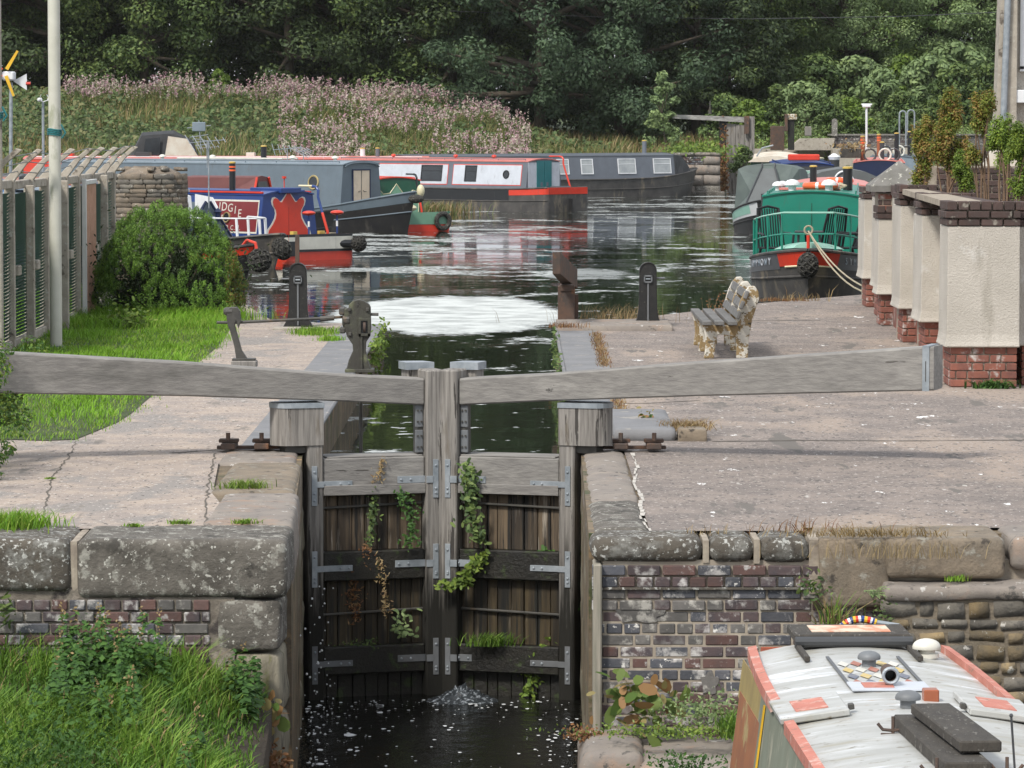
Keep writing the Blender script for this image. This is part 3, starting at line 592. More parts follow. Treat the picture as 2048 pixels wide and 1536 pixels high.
# ================= gates =================
CY = 33.4; CA = R(18)
def gateframe(sg):                            # local x outward along the gate, y away from the camera, z up
    u = Vector((sg*math.cos(CA), -math.sin(CA), 0)); v = Vector((sg*math.sin(CA), math.cos(CA), 0)); return u, v
gz = lambda py: 2.7-(py-235)/246.5
def lockgate(sg, label):
    u, v = gateframe(sg)
    g = thing('lock_gate', label, 'lock gate', (0,CY,0), 0)
    M = frame((0,CY,0), u, v, (0,0,1))
    def B(name, a, b, m, ch=.008, par=g, **k):
        mb = MB(); mb.span(a, b, ch, M); return mb.build(name, m, par, **k)
    # balance beam, tapering
    end = 4.12 if sg > 0 else 4.6
    secs = []
    for x, zt, zb, th in ((.195,.586,.368,.13), (.9,.632,.415,.145), (2.2,.755,.485,.155), (end,.915 if sg > 0 else .93,.57,.165)):
        c = .012; secs.append([(x,-th,zb+c), (x,-th,zt-c), (x,-th+c,zt), (x,th-c,zt), (x,th,zt-c), (x,th,zb+c), (x,th-c,zb), (x,-th+c,zb)])
    mb = MB(); mb.loft(secs, M=M); o = mb.build('balance_beam', 'beam', g)
    if sg > 0:
        mb = MB(); mb.span((end-.09,-.168,.565), (end-.035,-.172,.915), 0, M); mb.span((end-.09,-.17,.912), (end-.035,.168,.916+.004), 0, M); mb.build('end_strap', 'galv', g)
        mb = MB(); mb.span((end-.066,-.175,.64), (end-.06,-.1722,.8), 0, M); mb.build('strap_slot', 'iron', g)
    # mitre post
    B('mitre_post', (.022,-.17,-2.15), (.185,.12,.655), 'post', .012)
    B('post_block', (.09 if sg > 0 else .1,.1,.36), (.262,.3,.66), 'post', .01)
    mb = MB()
    hx = [(.04,.085), (.075,.3), (.25,.325), (.285,.29), (.285,.07)]
    mb.prism(hx, M @ Vector((0,0,.645)), u, v, (0,0,1), .06); mb.build('post_cap', 'galv', g)
    # heel post
    mb = MB(); secs = []
    hx0 = 1.045
    for z_ in (.065,.395):
        secs.append([(hx0,-.16,z_), (hx0,.16,z_), (hx0+.24,.16,z_)]+[(hx0+.27+.13*math.cos(a),.16*math.sin(a),z_) for a in [PI/2-i*PI/8 for i in range(9)]]+[(hx0+.24,-.16,z_)])
    mb.loft(secs, M=M); mb.build('heel_block', 'post', g)
    mb = MB(); mb.loft([[tuple((p[0]+(p[0]-(hx0+.2))*.03, p[1]*1.05, z_)) for p in secs[0]] for z_ in (.368,.408)], M=M); mb.build('top_strap', 'galv', g)
    B('heel_post', (hx0,-.15,-2.15), (hx0+.13,.15,.07), 'post', .012)
    B('heel_foot', (hx0+.12,-.1,.0), (hx0+.3,.1,.066), 'iron', .004)
    # rails
    for i, (t, b_, m) in enumerate(((912,982,'beam'), (1099,1158,'wet'), (1290,1346,'wet'))):
        mb = MB(); mb.span((.187,-.13,gz(b_)), (hx0-.002,.1,gz(t)), .01, M); mb.build('rail', m, g)
        if i == 0:
            B('rail_sill', (.187,-.155,gz(986)), (hx0-.002,-.128,gz(966)), 'beam', .004)
            B('walkway_edge', (.2,-.12,gz(912)+.001), (hx0-.04,.2,gz(912)+.012), 'beam', .003)
    # planks
    x = .19; k = 0
    while x < hx0-.02:
        w_ = min(random.uniform(.085,.125), hx0-x-.004)
        for (t, b_, m) in ((984,1099,'plank'), (1158,1290,'plank_wet'), (1346,1500,'wet')):
            B('plank', (x,-.045-random.uniform(0,.012),gz(b_)), (x+w_-.006,.02,gz(t)), m, .004)
        x += w_; k += 1
    B('gate_back', (.188,.025,-2.15), (hx0-.002,.09,gz(985)), 'wet', 0)
    for t in (1010, 1224):
        mb = MB(); mb.tube([M @ Vector((.19,-.075,gz(t-4))), M @ Vector((hx0,-.075,gz(t+2)))], .0115, 8); mb.build('tie_rod', 'iron', g)
    # hinge and brace plates
    for t, b_ in ((809,854), (860,905)):
        p = B('brace_plate', (.192,-.1,gz(b_)), (.255,-.078,gz(t)), 'greymush', .003)
        mb = MB()
        for bx in (.208,.238):
            for bz in (.25,.75): mb.lathe([(.008,0),(.008,.012)], (0,0,0), 6, M @ Matrix.Translation((bx,-.1,gz(b_)+(gz(t)-gz(b_))*bz)) @ Matrix.Rotation(PI/2, 4, 'X'))
        tag(mb.build('bolt', 'iron', p), kind='stuff')
    B('brace', (.19,-.09,gz(908)), (.23,.05,gz(806)), 'iron', 0)
    def T(zc, post_t, post_b, a, b_, side):   # T strap: upright leg on the post, arm on the rail
        mb = MB()
        if side == 'm': mb.span((.085,-.178,gz(post_b)), (.13,-.1705,gz(post_t)), .001, M); mb.span((.13,-.139,gz(zc)-.028), (b_,-.1305,gz(zc)+.028), .001, M); mb.span((.122,-.178,gz(zc)-.028), (.186,-.171,gz(zc)+.028), .001, M)
        else: mb.span((hx0+.055,-.158,gz(post_b)), (hx0+.1,-.1505,gz(post_t)), .001, M); mb.span((a,-.139,gz(zc)-.024), (hx0-.002,-.1305,gz(zc)+.024), .001, M); mb.span((hx0-.002,-.158,gz(zc)-.024), (hx0+.055,-.151,gz(zc)+.024), .001, M)
        o = mb.build('hinge_strap', 'galv' if zc < 1250 else 'greymush', g); mb = MB()
        for z_ in (post_t+12, zc+18, post_b-10):
            mb.lathe([(.011,0),(.009,.007),(.003,.009)], (0,0,0), 8, M @ Matrix.Translation(((.107 if side == 'm' else hx0+.077),-.178 if side == 'm' else -.158,gz(z_))) @ Matrix.Rotation(PI/2, 4, 'X'))
        for x_ in ((b_-.03, b_-.11) if side == 'm' else (a+.03, a+.1)): mb.lathe([(.011,0),(.009,.007),(.003,.009)], (0,0,0), 8, M @ Matrix.Translation((x_,-.139,gz(zc))) @ Matrix.Rotation(PI/2, 4, 'X'))
        tag(mb.build('bolt', 'galv', o), kind='stuff')
    for zc, t, b_, lr in ((958,918,995,.42), (1127,1088,1158,.44), (1318,1278,1352,.42)):
        T(zc, t, b_, 0, lr if sg < 0 or zc < 1000 else .3, 'm'); T(zc+5, t+8, b_+10, .8, 0, 'h')
    return g, M
gL, ML = lockgate(-1, 'left leaf of the grey oak mitre gates with its tapering balance beam')
gR, MR = lockgate(1, 'right leaf of the grey oak mitre gates, beam ending in a steel strap')
# paddle gear standing on the left beam
pg = thing('paddle_gear', 'cast iron paddle gear lettered R on the left balance beam, with long cranked spindle', 'paddle gear', (-1.2,33,.6))
YG = 33.35; gx = lambda px: .6+(px-1031)*YG/FPX; gzz = lambda py: 2.7-(py-235)*YG/FPX
def outline(pts): return [(gx(x), gzz(y)) for x, y in pts]
hd = outline([(692,742), (697,720), (706,700), (705,688), (694,672), (689,655), (688,618), (697,615), (698,608), (706,601), (717,598), (728,601), (738,608), (741,614), (742,655), (740,672), (732,684), (731,700), (735,720), (744,742)])
mb = MB(); mb.prism(hd, (0,YG-.05,0), (1,0,0), (0,0,1), (0,1,0), .11); mb.build('body', 'mossiron', pg, bevel=.006)
mb = MB(); mb.span((gx(690),YG-.09,gzz(744)), (gx(748),YG+.12,gzz(737)), .004); mb.build('base_plate', 'mossiron', pg)
mb = MB(); a = (gx(717), gzz(635), gx(741), gzz(671))
for q in (((a[0],YG-.075,a[1]-.02), (a[0]+.022,YG-.05,a[3])), ((a[2]-.022,YG-.075,a[1]-.02), (a[2],YG-.05,a[3])), ((a[0],YG-.075,a[1]), (a[2],YG-.05,a[1]-.022)), ((a[0],YG-.075,a[3]), (a[2],YG-.05,a[3]+.022))): mb.span(q[0], q[1], .002)
mb.build('window_frame', 'mossiron', pg)
mb = MB(); mb.span((a[0]+.02,YG-.056,a[3]+.02), (a[2]-.02,YG-.051,a[1]-.02)); mb.build('window_recess', 'c_black', pg)
mb = MB(); mb.lathe([(.045,-.01),(.045,.01)], (0,0,0), 16, Matrix.Translation(((a[0]+a[2])/2,YG-.045,(a[1]+a[3])/2)) @ Matrix.Rotation(PI/2, 4, 'Y')); mb.build('pinion', 'rust', pg)
mb = MB(); mb.span((gx(721),YG-.066,gzz(738)), (gx(725),YG-.052,gzz(672)), .002); mb.build('rib', 'mossiron', pg)
for x, y in ((699,618), (735,618), (700,667)): mb = MB(); mb.cbox((gx(x),YG-.06,gzz(y)), (.026,.02,.03), .004); mb.build('bolt', 'iron', pg)
mb = MB(); mb.lathe([(.035,0),(.06,.01),(.06,.06),(.03,.07)], (0,0,0), 14, Matrix.Translation((gx(684),YG,gzz(640))) @ Matrix.Rotation(PI/2, 4, 'Y')); mb.cbox((gx(684),YG,gzz(622)), (.05,.1,.06), .01); mb.cbox((gx(685),YG,gzz(660)), (.05,.1,.05), .01); mb.build('gear_case', 'iron', pg)
mb = MB(); mb.tube([(gx(435),YG-.12,gzz(643)), (gx(475),YG-.12,gzz(643)), (gx(642),YG-.02,gzz(636)), (gx(690),YG,gzz(633))], .0125, 10); mb.tube([(gx(640),YG-.02,gzz(637)), (gx(668),YG-.012,gzz(635))], .022, 10); mb.tube([(gx(742),YG-.02,gzz(628)), (gx(757),YG-.02,gzz(628))], .013, 6); mb.build('spindle', 'iron', pg)
arm = [(455,618), (463,612), (476,612), (482,620), (484,640), (478,655), (474,640), (471,648), (478,672), (485,698), (497,716), (474,716), (470,690), (462,660), (457,648), (455,635)]
mb = MB(); mb.prism(outline(arm), (0,YG-.15,0), (1,0,0), (0,0,1), (0,1,0), .05); mb.build('support_arm', 'iron', pg, bevel=.006)
mb = MB(); mb.lathe([(.035,-.02),(.035,.03),(.02,.05)], (0,0,0), 12, Matrix.Translation((gx(461),YG-.12,gzz(621))) @ Matrix.Rotation(-PI/2, 4, 'Y')); mb.build('bearing', 'iron', pg)
mb = MB(); mb.span((gx(464),YG-.19,gzz(733)), (gx(515),YG-.02,gzz(719)), .008); mb.build('wood_block', 'post', pg)
mb = MB(); mb.span((gx(466),YG-.18,gzz(719)), (gx(512),YG-.04,gzz(714.5)), .003); mb.build('foot_plate', 'iron', pg)
mb = MB(); mb.tube([(gx(719.5),YG+.13,gzz(745)), (gx(719.5),YG+.13,-.7)], .016, 6); mb.build('paddle_rod', 'iron', pg)
def text(s, name, size, M, m, par, ext=.003, space=1, align='CENTER'):
    cu = bpy.data.curves.new(name, 'FONT'); cu.body = s; cu.size = size; cu.extrude = ext; cu.align_x = align; cu.space_character = space; cu.resolution_u = 3
    o = bpy.data.objects.new(name, cu); C.objects.link(o); dg = bpy.context.evaluated_depsgraph_get(); me = bpy.data.meshes.new_from_object(o.evaluated_get(dg)); bpy.data.objects.remove(o)
    me.materials.clear(); me.materials.append(W[m] if isinstance(m, str) else m); n = bpy.data.objects.new(name, me); C.objects.link(n)
    me.transform(WM[par.name].inverted() @ M if par is not None and par.name in WM else M); n.parent = par
    if par is not None: WM[n.name] = WM[par.name]
    return n
text('R', 'lettering', .06, frame((gx(717),YG-.052,gzz(613)), (1,0,0), (0,0,1), (0,-1,0)), 'iron', pg, .004)
# rack posts at the top gate
def rackpost(px, pyb, label, H=.83, w_=.235, rod=False, pin=1, col='blackpost'):
    p = G(px, pyb, 0); t = thing('paddle_post', label, 'paddle gear', p, 0, 'paddle posts at the top gate'); M = Matrix.Translation(p)
    pol = [(-.195,0), (-.14,.1), (-.122,.22)]+[(-.115,.4), (-.112,H-.115)]+[(.112*math.cos(a),H-.112+.112*math.sin(a)) for a in [PI-i*PI/10 for i in range(1,10)]]+[(.112,H-.115), (.115,.4), (.122,.22), (.14,.1), (.195,0)]
    mb = MB(); mb.prism(pol, p, (1,0,0), (0,0,1), (0,1,0), .13); mb.build('casing', col, t, bevel=.008)
    mb = MB()
    arc = [p+Vector((.105*math.cos(a),-.006,H-.112+.105*math.sin(a))) for a in [PI-i*PI/10 for i in range(0,11)]]
    mb.tube(arc, .009, 6); mb.build('rim', col, t)
    mb = MB()
    for a, b in (((-.055,H-.27),(.055,H-.25)), ((-.055,H-.19),(.055,H-.17)), ((-.055,H-.27),(-.038,H-.17)), ((.038,H-.27),(.055,H-.17))): mb.span((p.x+a[0],p.y-.03,p.z+a[1]), (p.x+b[0],p.y-.001,p.z+b[1]), .002)
    mb.build('window_frame', 'greymush', t)
    mb = MB(); mb.tube([(p.x-.03,p.y-.012,p.z+H-.22), (p.x+.03,p.y-.012,p.z+H-.22)], .012, 8); mb.build('pinion', 'galv', t)
    mb = MB(); mb.span((p.x-.011,p.y-.018,p.z+.02), (p.x+.011,p.y-.001,p.z+H-.27), .003); mb.build('guide_rod', 'greymush', t)
    mb = MB(); mb.tube([(p.x+.1*pin,p.y+.06,p.z+H-.21), (p.x+.215*pin,p.y+.06,p.z+H-.21)], .012, 6); mb.build('spindle', 'greymush', t)
    if rod: mb = MB(); mb.span((p.x-.035,p.y+.02,p.z+H-.05), (p.x+.02,p.y+.07,p.z+H+.36), .004); mb.build('rack', 'rust', t)
    return t
a_ = rackpost(596, 654, 'round-topped black paddle post with a raised rack, left of the channel', rod=True, pin=-1)
b_ = rackpost(1296, 652, 'round-topped black paddle post standing on the right quay near the bench', pin=1)
mb = MB(); p = G(575,658); mb.cbox((p.x,p.y-.1,.01), (.35,.4,.03), .004); mb.build('base_plate', 'concrete', a_)
# steel top gate
tg = thing('steel_top_gate', 'rusty steel top gate folded open at the right of the chamber mouth', 'lock gate', (1.05,53.6,-.4))
p = G(1133, 650, 0); yb = p.y
def V2(px, py, y): q = D(px, py, y); return q
mb = MB(); mb.span((V2(1116,600,yb).x,yb,-.9), (V2(1150,600,yb).x,yb+.3,V2(0,572,yb).z), .01); mb.span((V2(1150,600,yb).x,yb+.1,-.9), (V2(1157,600,yb).x,yb+.35,V2(0,590,yb).z), .004); mb.build('gate_leaf', 'rust', tg)
mb = MB(); n0 = yb-1.3; qa = [V2(1106,548,n0), V2(1128,548,n0), V2(1122,504,n0), V2(1105,504,n0)]; f0 = yb+1.2
qa = [V2(1105,548,n0), V2(1121,548,n0), V2(1121,504,n0), V2(1105,504,n0)]; qb = [V2(1131,577,f0), V2(1155,577,f0), V2(1155,538,f0), V2(1131,538,f0)]
mb.loft([qa, qb]); mb.build('balance_beam', 'rust', tg, bevel=.006)
mb = MB(); mb.span((V2(1121,0,yb).x,yb-.02,V2(0,582,yb).z), (V2(1149,0,yb).x,yb+.32,V2(0,570,yb).z), .004); mb.build('bracket', 'rust', tg)

# cracks and joints in the paving
def crack(pts, w_=.008, jit=.02, m='soil', name='pavement_crack'):
    P_ = [G(x, y, .005) for x, y in pts]; Q = []
    for a, b in zip(P_[:-1], P_[1:]):
        n = max(2, int((b-a).length/.12))
        for k in range(n): q = a.lerp(b, k/n); Q.append((q.x+random.uniform(-jit,jit), q.y+random.uniform(-jit,jit)))
    Q.append((P_[-1].x, P_[-1].y)); mb = MB()
    for i in range(len(Q)-1):
        (x0,y0),(x1,y1) = Q[i], Q[i+1]; d = Vector((x1-x0,y1-y0,0)); n = Vector((-d.y,d.x,0)).normalized(); a = w_*random.uniform(.4,1.3); a2 = a*max(.25, abs(n.x)); k = 1+4*abs(n.y)
        mb.add([(x0-n.x*a,y0-n.y*a*k,.003), (x0+n.x*a,y0+n.y*a*k,.003), (x1+n.x*a,y1+n.y*a*k,.003), (x1-n.x*a,y1-n.y*a*k,.003)], [(0,1,2,3)])
    tag(mb.build(name, m), kind='structure')
W['crackfill'] = mat('dirty_joint', (.13,.11,.09), (.08,.07,.055), 12, .95, .3)
for pts in ([(152,882),(135,915),(104,955),(92,1010),(80,1052)], [(340,905),(420,900),(505,893)], [(1425,882),(1600,880),(1800,881),(2048,879)], [(1240,806),(1290,806),(1400,800)], [(1180,752),(1205,700),(1180,668)], [(430,905),(418,960),(410,1050)], [(1500,760),(1800,764),(2048,774)], [(1330,640),(1480,641),(1640,640)], [(660,740),(690,690),(715,655)], [(455,905),(560,906)]):
    crack(pts, .007, .015, 'crackfill')
# ================= boats =================
def narrowboat(name, label, px, py, ang, L, ref='bow', group=None, hull='hullblack', cabin=(3.2, None, 'c_grey', 'c_grey'), zr=1.42, bowlen=3.0, sheer=.42, zoff=-.4, cw=.86, bands=(), counter=True, cat='boat', refy=0, rubs=True, g0=.42, square=False, d=None, roofrail=True):
    a = R(ang); ux = Vector((math.cos(a), math.sin(a), 0)); uy = Vector((-math.sin(a), math.cos(a), 0))
    p = G(px, py, zoff) if d is None else Vector((D(px, py, d).x, d, zoff))
    loc = p-ux*(L if ref == 'bow' else 0)-uy*refy
    t = thing(name, label, cat, loc, a, group); M = WM[t.name]; B = type('B', (), {})(); B.t = t; B.M = M; B.L = L
    def gz_(x): return g0+sheer*max(0, 1-(L-x)/4.2)**2+.07*max(0, 1-x/2.5)**2
    def hw(x, k):
        xb = L-x; w_ = 1.04
        if xb < bowlen:
            q = 1-xb/bowlen; w1 = 1.04*max(0, 1-q**2.6)**.75; w0 = 1.04*max(0, 1-q**1.5); w_ = w0+(w1-w0)*k
        rs = .18 if square else .75
        if x < rs: q = 1-x/rs; w_ *= math.sqrt(max(0, 1-q*q))*(1 if not square else 1) if not square else (.86+.14*math.sqrt(max(0, 1-q*q)))
        return w_
    def pt(x, k, sd_, off=0):
        z_ = -.3+(gz_(x)+.3)*k; w_ = hw(x, k); rake = .35*(k-.35)*max(0, 1-(L-x)/1.0)
        return (x+rake, sd_*(w_+off), z_)
    B.pt = pt; B.gz = gz_
    xs = [0, .02, .08, .18, .35, .55, .75, 1.2, 2]+[2+(L-5)*i/6 for i in range(1, 7)]+[L-3+3*q for q in (.15,.3,.45,.58,.7,.8,.88,.94,.98,1)]
    ks = [0, .25, .5, .75, 1]; B.xs = xs
    def surf(xa, xb, k0, k1, off, n=4):
        mb = MB(); q = [x for x in xs if xa < x < xb]; q = [xa]+q+[xb]; kk = [k0+(k1-k0)*i/n for i in range(n+1)]
        for sd_ in (-1, 1): mb.loft([[pt(x, k, sd_, off) for k in kk] for x in q], cap=False, closed=False, M=M)
        if square and xa == 0: mb.loft([[(-off*1.5, pt(0, k, s_, off)[1], pt(0, k, s_, off)[2]) for k in kk] for s_ in (-1, 1)], cap=False, closed=False, M=M)
        return mb
    surf(0, L, 0, 1, 0, 5).build('hull', hull, t, smooth=True)
    mb = MB(); kk = [[(x, sd_*(hw(x,1)-.0), gz_(x)-.015) for sd_ in (-1,1)] for x in xs]
    mb.loft([[(pt(x,1,-1)[0], -hw(x,1), gz_(x)-.02), (pt(x,1,1)[0], hw(x,1), gz_(x)-.02)] for x in xs], cap=False, closed=False, M=M); mb.build('deck', 'c_charcoal', t)
    for (xa, xb, k0, k1, c) in bands: surf(xa, xb, k0, k1, .008, 2).build('hull_band', c, t, smooth=True)
    if rubs:
        for k, r in ((1, .028), (.62, .02)):
            mb = MB()
            for sd_ in (-1, 1): mb.tube([M @ Vector(pt(x, k, sd_, .008)) for x in xs[1:]], r, 6)
            mb.build('rubbing_strake', rubs if isinstance(rubs, str) else hull, t)
    x0, x1, cm, rm = cabin; x1 = L+x1 if x1 is not None and x1 < 0 else (x1 or L-2.2); B.x0, B.x1, B.zr = x0, x1, zr
    zb = g0-.02; wt = cw-.13
    def cpt(x, z_, sd_, off=0):
        f = (z_-zb)/(zr-zb); return Vector((x, sd_*(cw+(wt-cw)*f+off), z_))
    B.cpt = cpt
    if cm:
        mb = MB(); mb.loft([[cpt(x, zb, -1), cpt(x, zr, -1), (x, -wt*.5, zr+.06), (x, 0, zr+.08), (x, wt*.5, zr+.06), cpt(x, zr, 1), cpt(x, zb, 1)] for x in (x0, x1)], M=M); mb.build('cabin', cm, t)
        mb = MB(); e = .03
        secs = []
        for x in (x0-e, x1+e):
            top = [(x, y, zr+.085*(1-(y/wt)**2)+.012) for y in [wt*q for q in (-1.03,-.75,-.5,-.25,0,.25,.5,.75,1.03)]]
            secs.append(top+[(x, y, z_-.03) for (x, y, z_) in top[::-1]])
        mb.loft(secs, M=M); mb.build('roof', rm, t)
        if roofrail:
            for sd_ in (-1, 1):
                mb = MB(); mb.tube([M @ Vector((x, sd_*(wt-.07), zr+.07)) for x in (x0+.2, x1-.2)], .014, 6)
                n = max(2, int((x1-x0)/1.2))
                for i in range(n+1): x = x0+.2+(x1-x0-.4)*i/n; mb.tube([M @ Vector((x, sd_*(wt-.07), zr)), M @ Vector((x, sd_*(wt-.07), zr+.07))], .012, 5)
                mb.build('handrail', roofrail if isinstance(roofrail, str) else rm, t)
    def sf(sd_, x, z_):                     # frame on a cabin side: x along, y up the side, z outward
        o = cpt(x, z_, sd_); up = (cpt(x, z_+.1, sd_)-o).normalized(); n = Vector((0, -up.z*-sd_, 0)); n = Vector((0, sd_*up.z, -sd_*up.y)).normalized()
        return M @ frame(o, (1,0,0), up, n)
    B.sf = sf
    def ef(x, z_, y=0, sg=1):               # frame on an end wall; sg=+1 facing the bow
        return M @ frame((x, y, z_), (0, sg, 0), (0,0,1), (sg,0,0))
    B.ef = ef
    return B
def panel(B, F, w_, h_, m, name, th=.006, off=0, ch=0, par=None):
    mb = MB(); mb.cbox((0,0,th/2+off), (w_,h_,th), ch, F); return mb.build(name, m, par or B.t)
def ringframe(F, w_, h_, r, z0=0, z1=.02):
    mb = MB()
    for a, b in (((-w_/2,-h_/2),(w_/2,-h_/2+r)), ((-w_/2,h_/2-r),(w_/2,h_/2)), ((-w_/2,-h_/2+r),(-w_/2+r,h_/2-r)), ((w_/2-r,-h_/2+r),(w_/2,h_/2-r))): mb.span((a[0],a[1],z0), (b[0],b[1],z1), 0, F)
    return mb
def window(B, sd_, x, z_, w_=.9, h_=.5, fm='c_black', pm='glass', bar=True):
    F = B.sf(sd_, x, z_); o = ringframe(F, w_, h_, .035, 0, .028).build('window', fm, B.t)
    mb = MB(); mb.span((-w_/2+.02,-h_/2+.02,-.01), (w_/2-.02,h_/2-.02,.016), 0, F); mb.build('pane', pm, o)
    if bar: mb = MB(); mb.span((-w_/2+.03,h_*.12,.016), (w_/2-.03,h_*.12+.02,.024), 0, F); mb.build('glazing_bar', fm, o)
def porthole(B, F, r=.16, m='brass'):
    mb = MB(); mb.lathe([(r,0),(r*1.02,.02),(r*.95,.035),(r*.8,.03),(r*.78,.012)], n=20, M=F); o = mb.build('porthole', m, B.t, smooth=True)
    mb = MB(); mb.lathe([(r*.8,0),(r*.8,.016)], n=20, M=F); mb.build('pane', 'glass', o)
def fender(name, label, M, p, r, m='blackrope', axis=(0,0,-1), ln=1.0, par=None, group=None):      # knotted rope button
    axis = Vector(axis).normalized(); p = M @ Vector(p); q = axis.to_track_quat('Z', 'Y').to_matrix().to_4x4(); T = Matrix.Translation(p) @ q
    mb = MB(); ring = []
    mb.ball((0,0,0), r*.93, 16, 10, (1,1,ln)); mb.v = [tuple(T @ Vector(v)) for v in mb.v]
    for k in range(-4, 5):                  # rope strands spiralling over the ball
        for h_ in (1, -1):
            pts = []
            for i in range(13):
                a = PI*(.06+.88*i/12); b = k*2*PI/9+h_*a*.8; pts.append(T @ Vector((r*math.sin(a)*math.cos(b), r*math.sin(a)*math.sin(b), r*math.cos(a)*ln)))
            mb.tube(pts, r*.09, 5, cap=False)
    o = mb.build(name, m, par); 
    return o if par is not None else tag(o, label, 'fender', group)
def chimney(B, x, y, h_=.55, r=.075, cap=True, bands='c_orange', m='c_black'):
    mb = MB(); mb.lathe([(r,0),(r,h_)], (0,0,0), 14, B.M @ Matrix.Translation((x,y,B.zr+.05))); o = mb.build('chimney', m, B.t, smooth=True)
    if bands:
        mb = MB()
        for z_ in (.72,.84): mb.lathe([(r*1.06,h_*z_),(r*1.06,h_*(z_+.06))], (0,0,0), 14, B.M @ Matrix.Translation((x,y,B.zr+.05)))
        mb.build('chimney_band', bands, o)
    if cap: mb = MB(); mb.lathe([(r*1.1,h_),(r*1.1,h_+.03),(r*.6,h_+.04)], (0,0,0), 14, B.M @ Matrix.Translation((x,y,B.zr+.05))); mb.build('chimney_collar', 'offw' if False else 'c_gold', o)
    return o
def mushroom(B, x, y, m='c_white', r=.09, z0=None):
    z0 = B.zr+.07 if z0 is None else z0
    mb = MB(); mb.lathe([(r*.55,0),(r*.55,r*.8),(r*1.1,r*.85),(r*1.05,r*1.15),(r*.7,r*1.5),(r*.2,r*1.65)], (0,0,0), 14, B.M @ Matrix.Translation((x,y,z0))); return mb.build('mushroom_vent', m, B.t, smooth=True)
def swan(B, m1='c_red', m2='c_blue', m3='c_cream_p', x=.15, h_=.75, top=.6, y=0, lean=0.0):
    P0 = [(x,y,B.g), (x-.02,y,B.g+.08), (x+.16,y+lean*.5,B.g+.5)]; Q = [(x+.16,y+lean*.5,B.g+.5), (x+.3,y+lean,B.g+.85), (x+.29,y+lean,B.g+.98), (x+.36,y+lean,B.g+1.06), (x+.48,y+lean,B.g+1.08)]
    mb = MB(); mb.tube([B.M @ Vector(p) for p in P0], .032, 8); o = mb.build('swan_neck', m1, B.t, smooth=True)
    mb = MB(); mb.tube([B.M @ Vector(p) for p in Q], .03, 8); mb.build('tiller', m2, o, smooth=True)
    mb = MB(); mb.tube([B.M @ Vector(Q[-1]), B.M @ (Vector(Q[-1])+Vector((.45,0,.0)))], .024, 8); mb.build('tiller_bar', m3, o, smooth=True)
def tent(B, secs, m, name='canopy', smooth=False):
    mb = MB(); mb.loft([[Vector(p) for p in s_] for s_ in secs], M=B.M, cap=True); return mb.build(name, m, B.t, smooth=smooth)
def arch(x, w0, w1, zb, zt, n=7, crown=.1, lean=0):
    return [(x, -w0, zb)]+[(x+lean, -w1+2*w1*i/(n-1), zt+crown*(1-(2*i/(n-1)-1)**2)) for i in range(n)]+[(x, w0, zb)]
def aerial(B, x, y, h_=.9, n=5, ang=.3, m='galv', name='aerial'):
    mb = MB(); b = B.M @ Vector((x,y,B.zr+.05)); tp = b+Vector((0,0,h_)); mb.tube([b, tp], .012, 6)
    u = Vector((math.cos(ang), math.sin(ang), .08)); v = Vector((-math.sin(ang), math.cos(ang), .0)); mb.tube([tp-u*.4, tp+u*.4], .01, 5)
    for i in range(n): q = tp+u*(-.38+.76*i/(n-1)); l_ = .1+.22*(1-i/(n-1)); mb.tube([q-v*l_-Vector((0,0,l_*.5)), q+v*l_+Vector((0,0,l_*.5))], .008, 4)
    return mb.build(name, m, B.t)
def box(B, a, b, m, name, ch=.005):
    mb = MB(); mb.span(a, b, ch, B.M); return mb.build(name, m, B.t)

# A: blue cabin, red ornate stern doors, lettered side panel
A = narrowboat('narrowboat', 'narrowboat with blue stern bulkhead, red crown-shaped doors and a maroon lettered side panel', 640, 520, 180-46, 13.5, 'stern', hull='c_red', square=True, bands=((0,13.4,.62,.93,'c_offwhite'), (0,13.4,.93,1.0,'c_black'), (0,13.4,.56,.62,'c_black'), (0,13.4,0,.34,'hullgrey')),
    cabin=(1.05, -3.2, 'c_blue', 'c_blue'), zr=1.42, rubs=False, g0=.5, cw=.84); A.g = .52
def crownshape(s_): 
    h_ = [(0,.96), (.19,.725), (.24,.73), (.3,.79), (.37,.82), (.43,.8), (.455,.73), (.43,.64), (.37,.56), (.35,.47), (.37,.37), (.45,.24), (.56,.12), (.6,0)]
    c = h_+[(-x, y) for x, y in h_[::-1][:-1]]; return [(x*s_, y*(s_ if s_ < 1 else 1)+.0) for x, y in c]
F = A.ef(1.05, .52, 0, -1)
mb = MB(); mb.prism([(x*1.1, y*1.03) for x, y in crownshape(1)], F @ Vector((0,0,0)), F.to_3x3() @ Vector((1,0,0)), F.to_3x3() @ Vector((0,1,0)), F.to_3x3() @ Vector((0,0,1)), .008); mb.build('scroll_outline', 'c_offwhite', A.t)
mb = MB(); mb.prism([(x, y) for x, y in crownshape(1)], F @ Vector((0,0,0)), F.to_3x3() @ Vector((1,0,0)), F.to_3x3() @ Vector((0,1,0)), F.to_3x3() @ Vector((0,0,1)), .014); q = mb.build('stern_door', 'c_red', A.t)
mb = MB(); mb.span((-.004,.0,.013), (.004,.62,.017), 0, F); mb.build('door_gap', 'c_darkred', q)
box(A, (.95,-.3,1.44), (2.0,.3,1.56), 'c_blue', 'slide_hatch', .015)
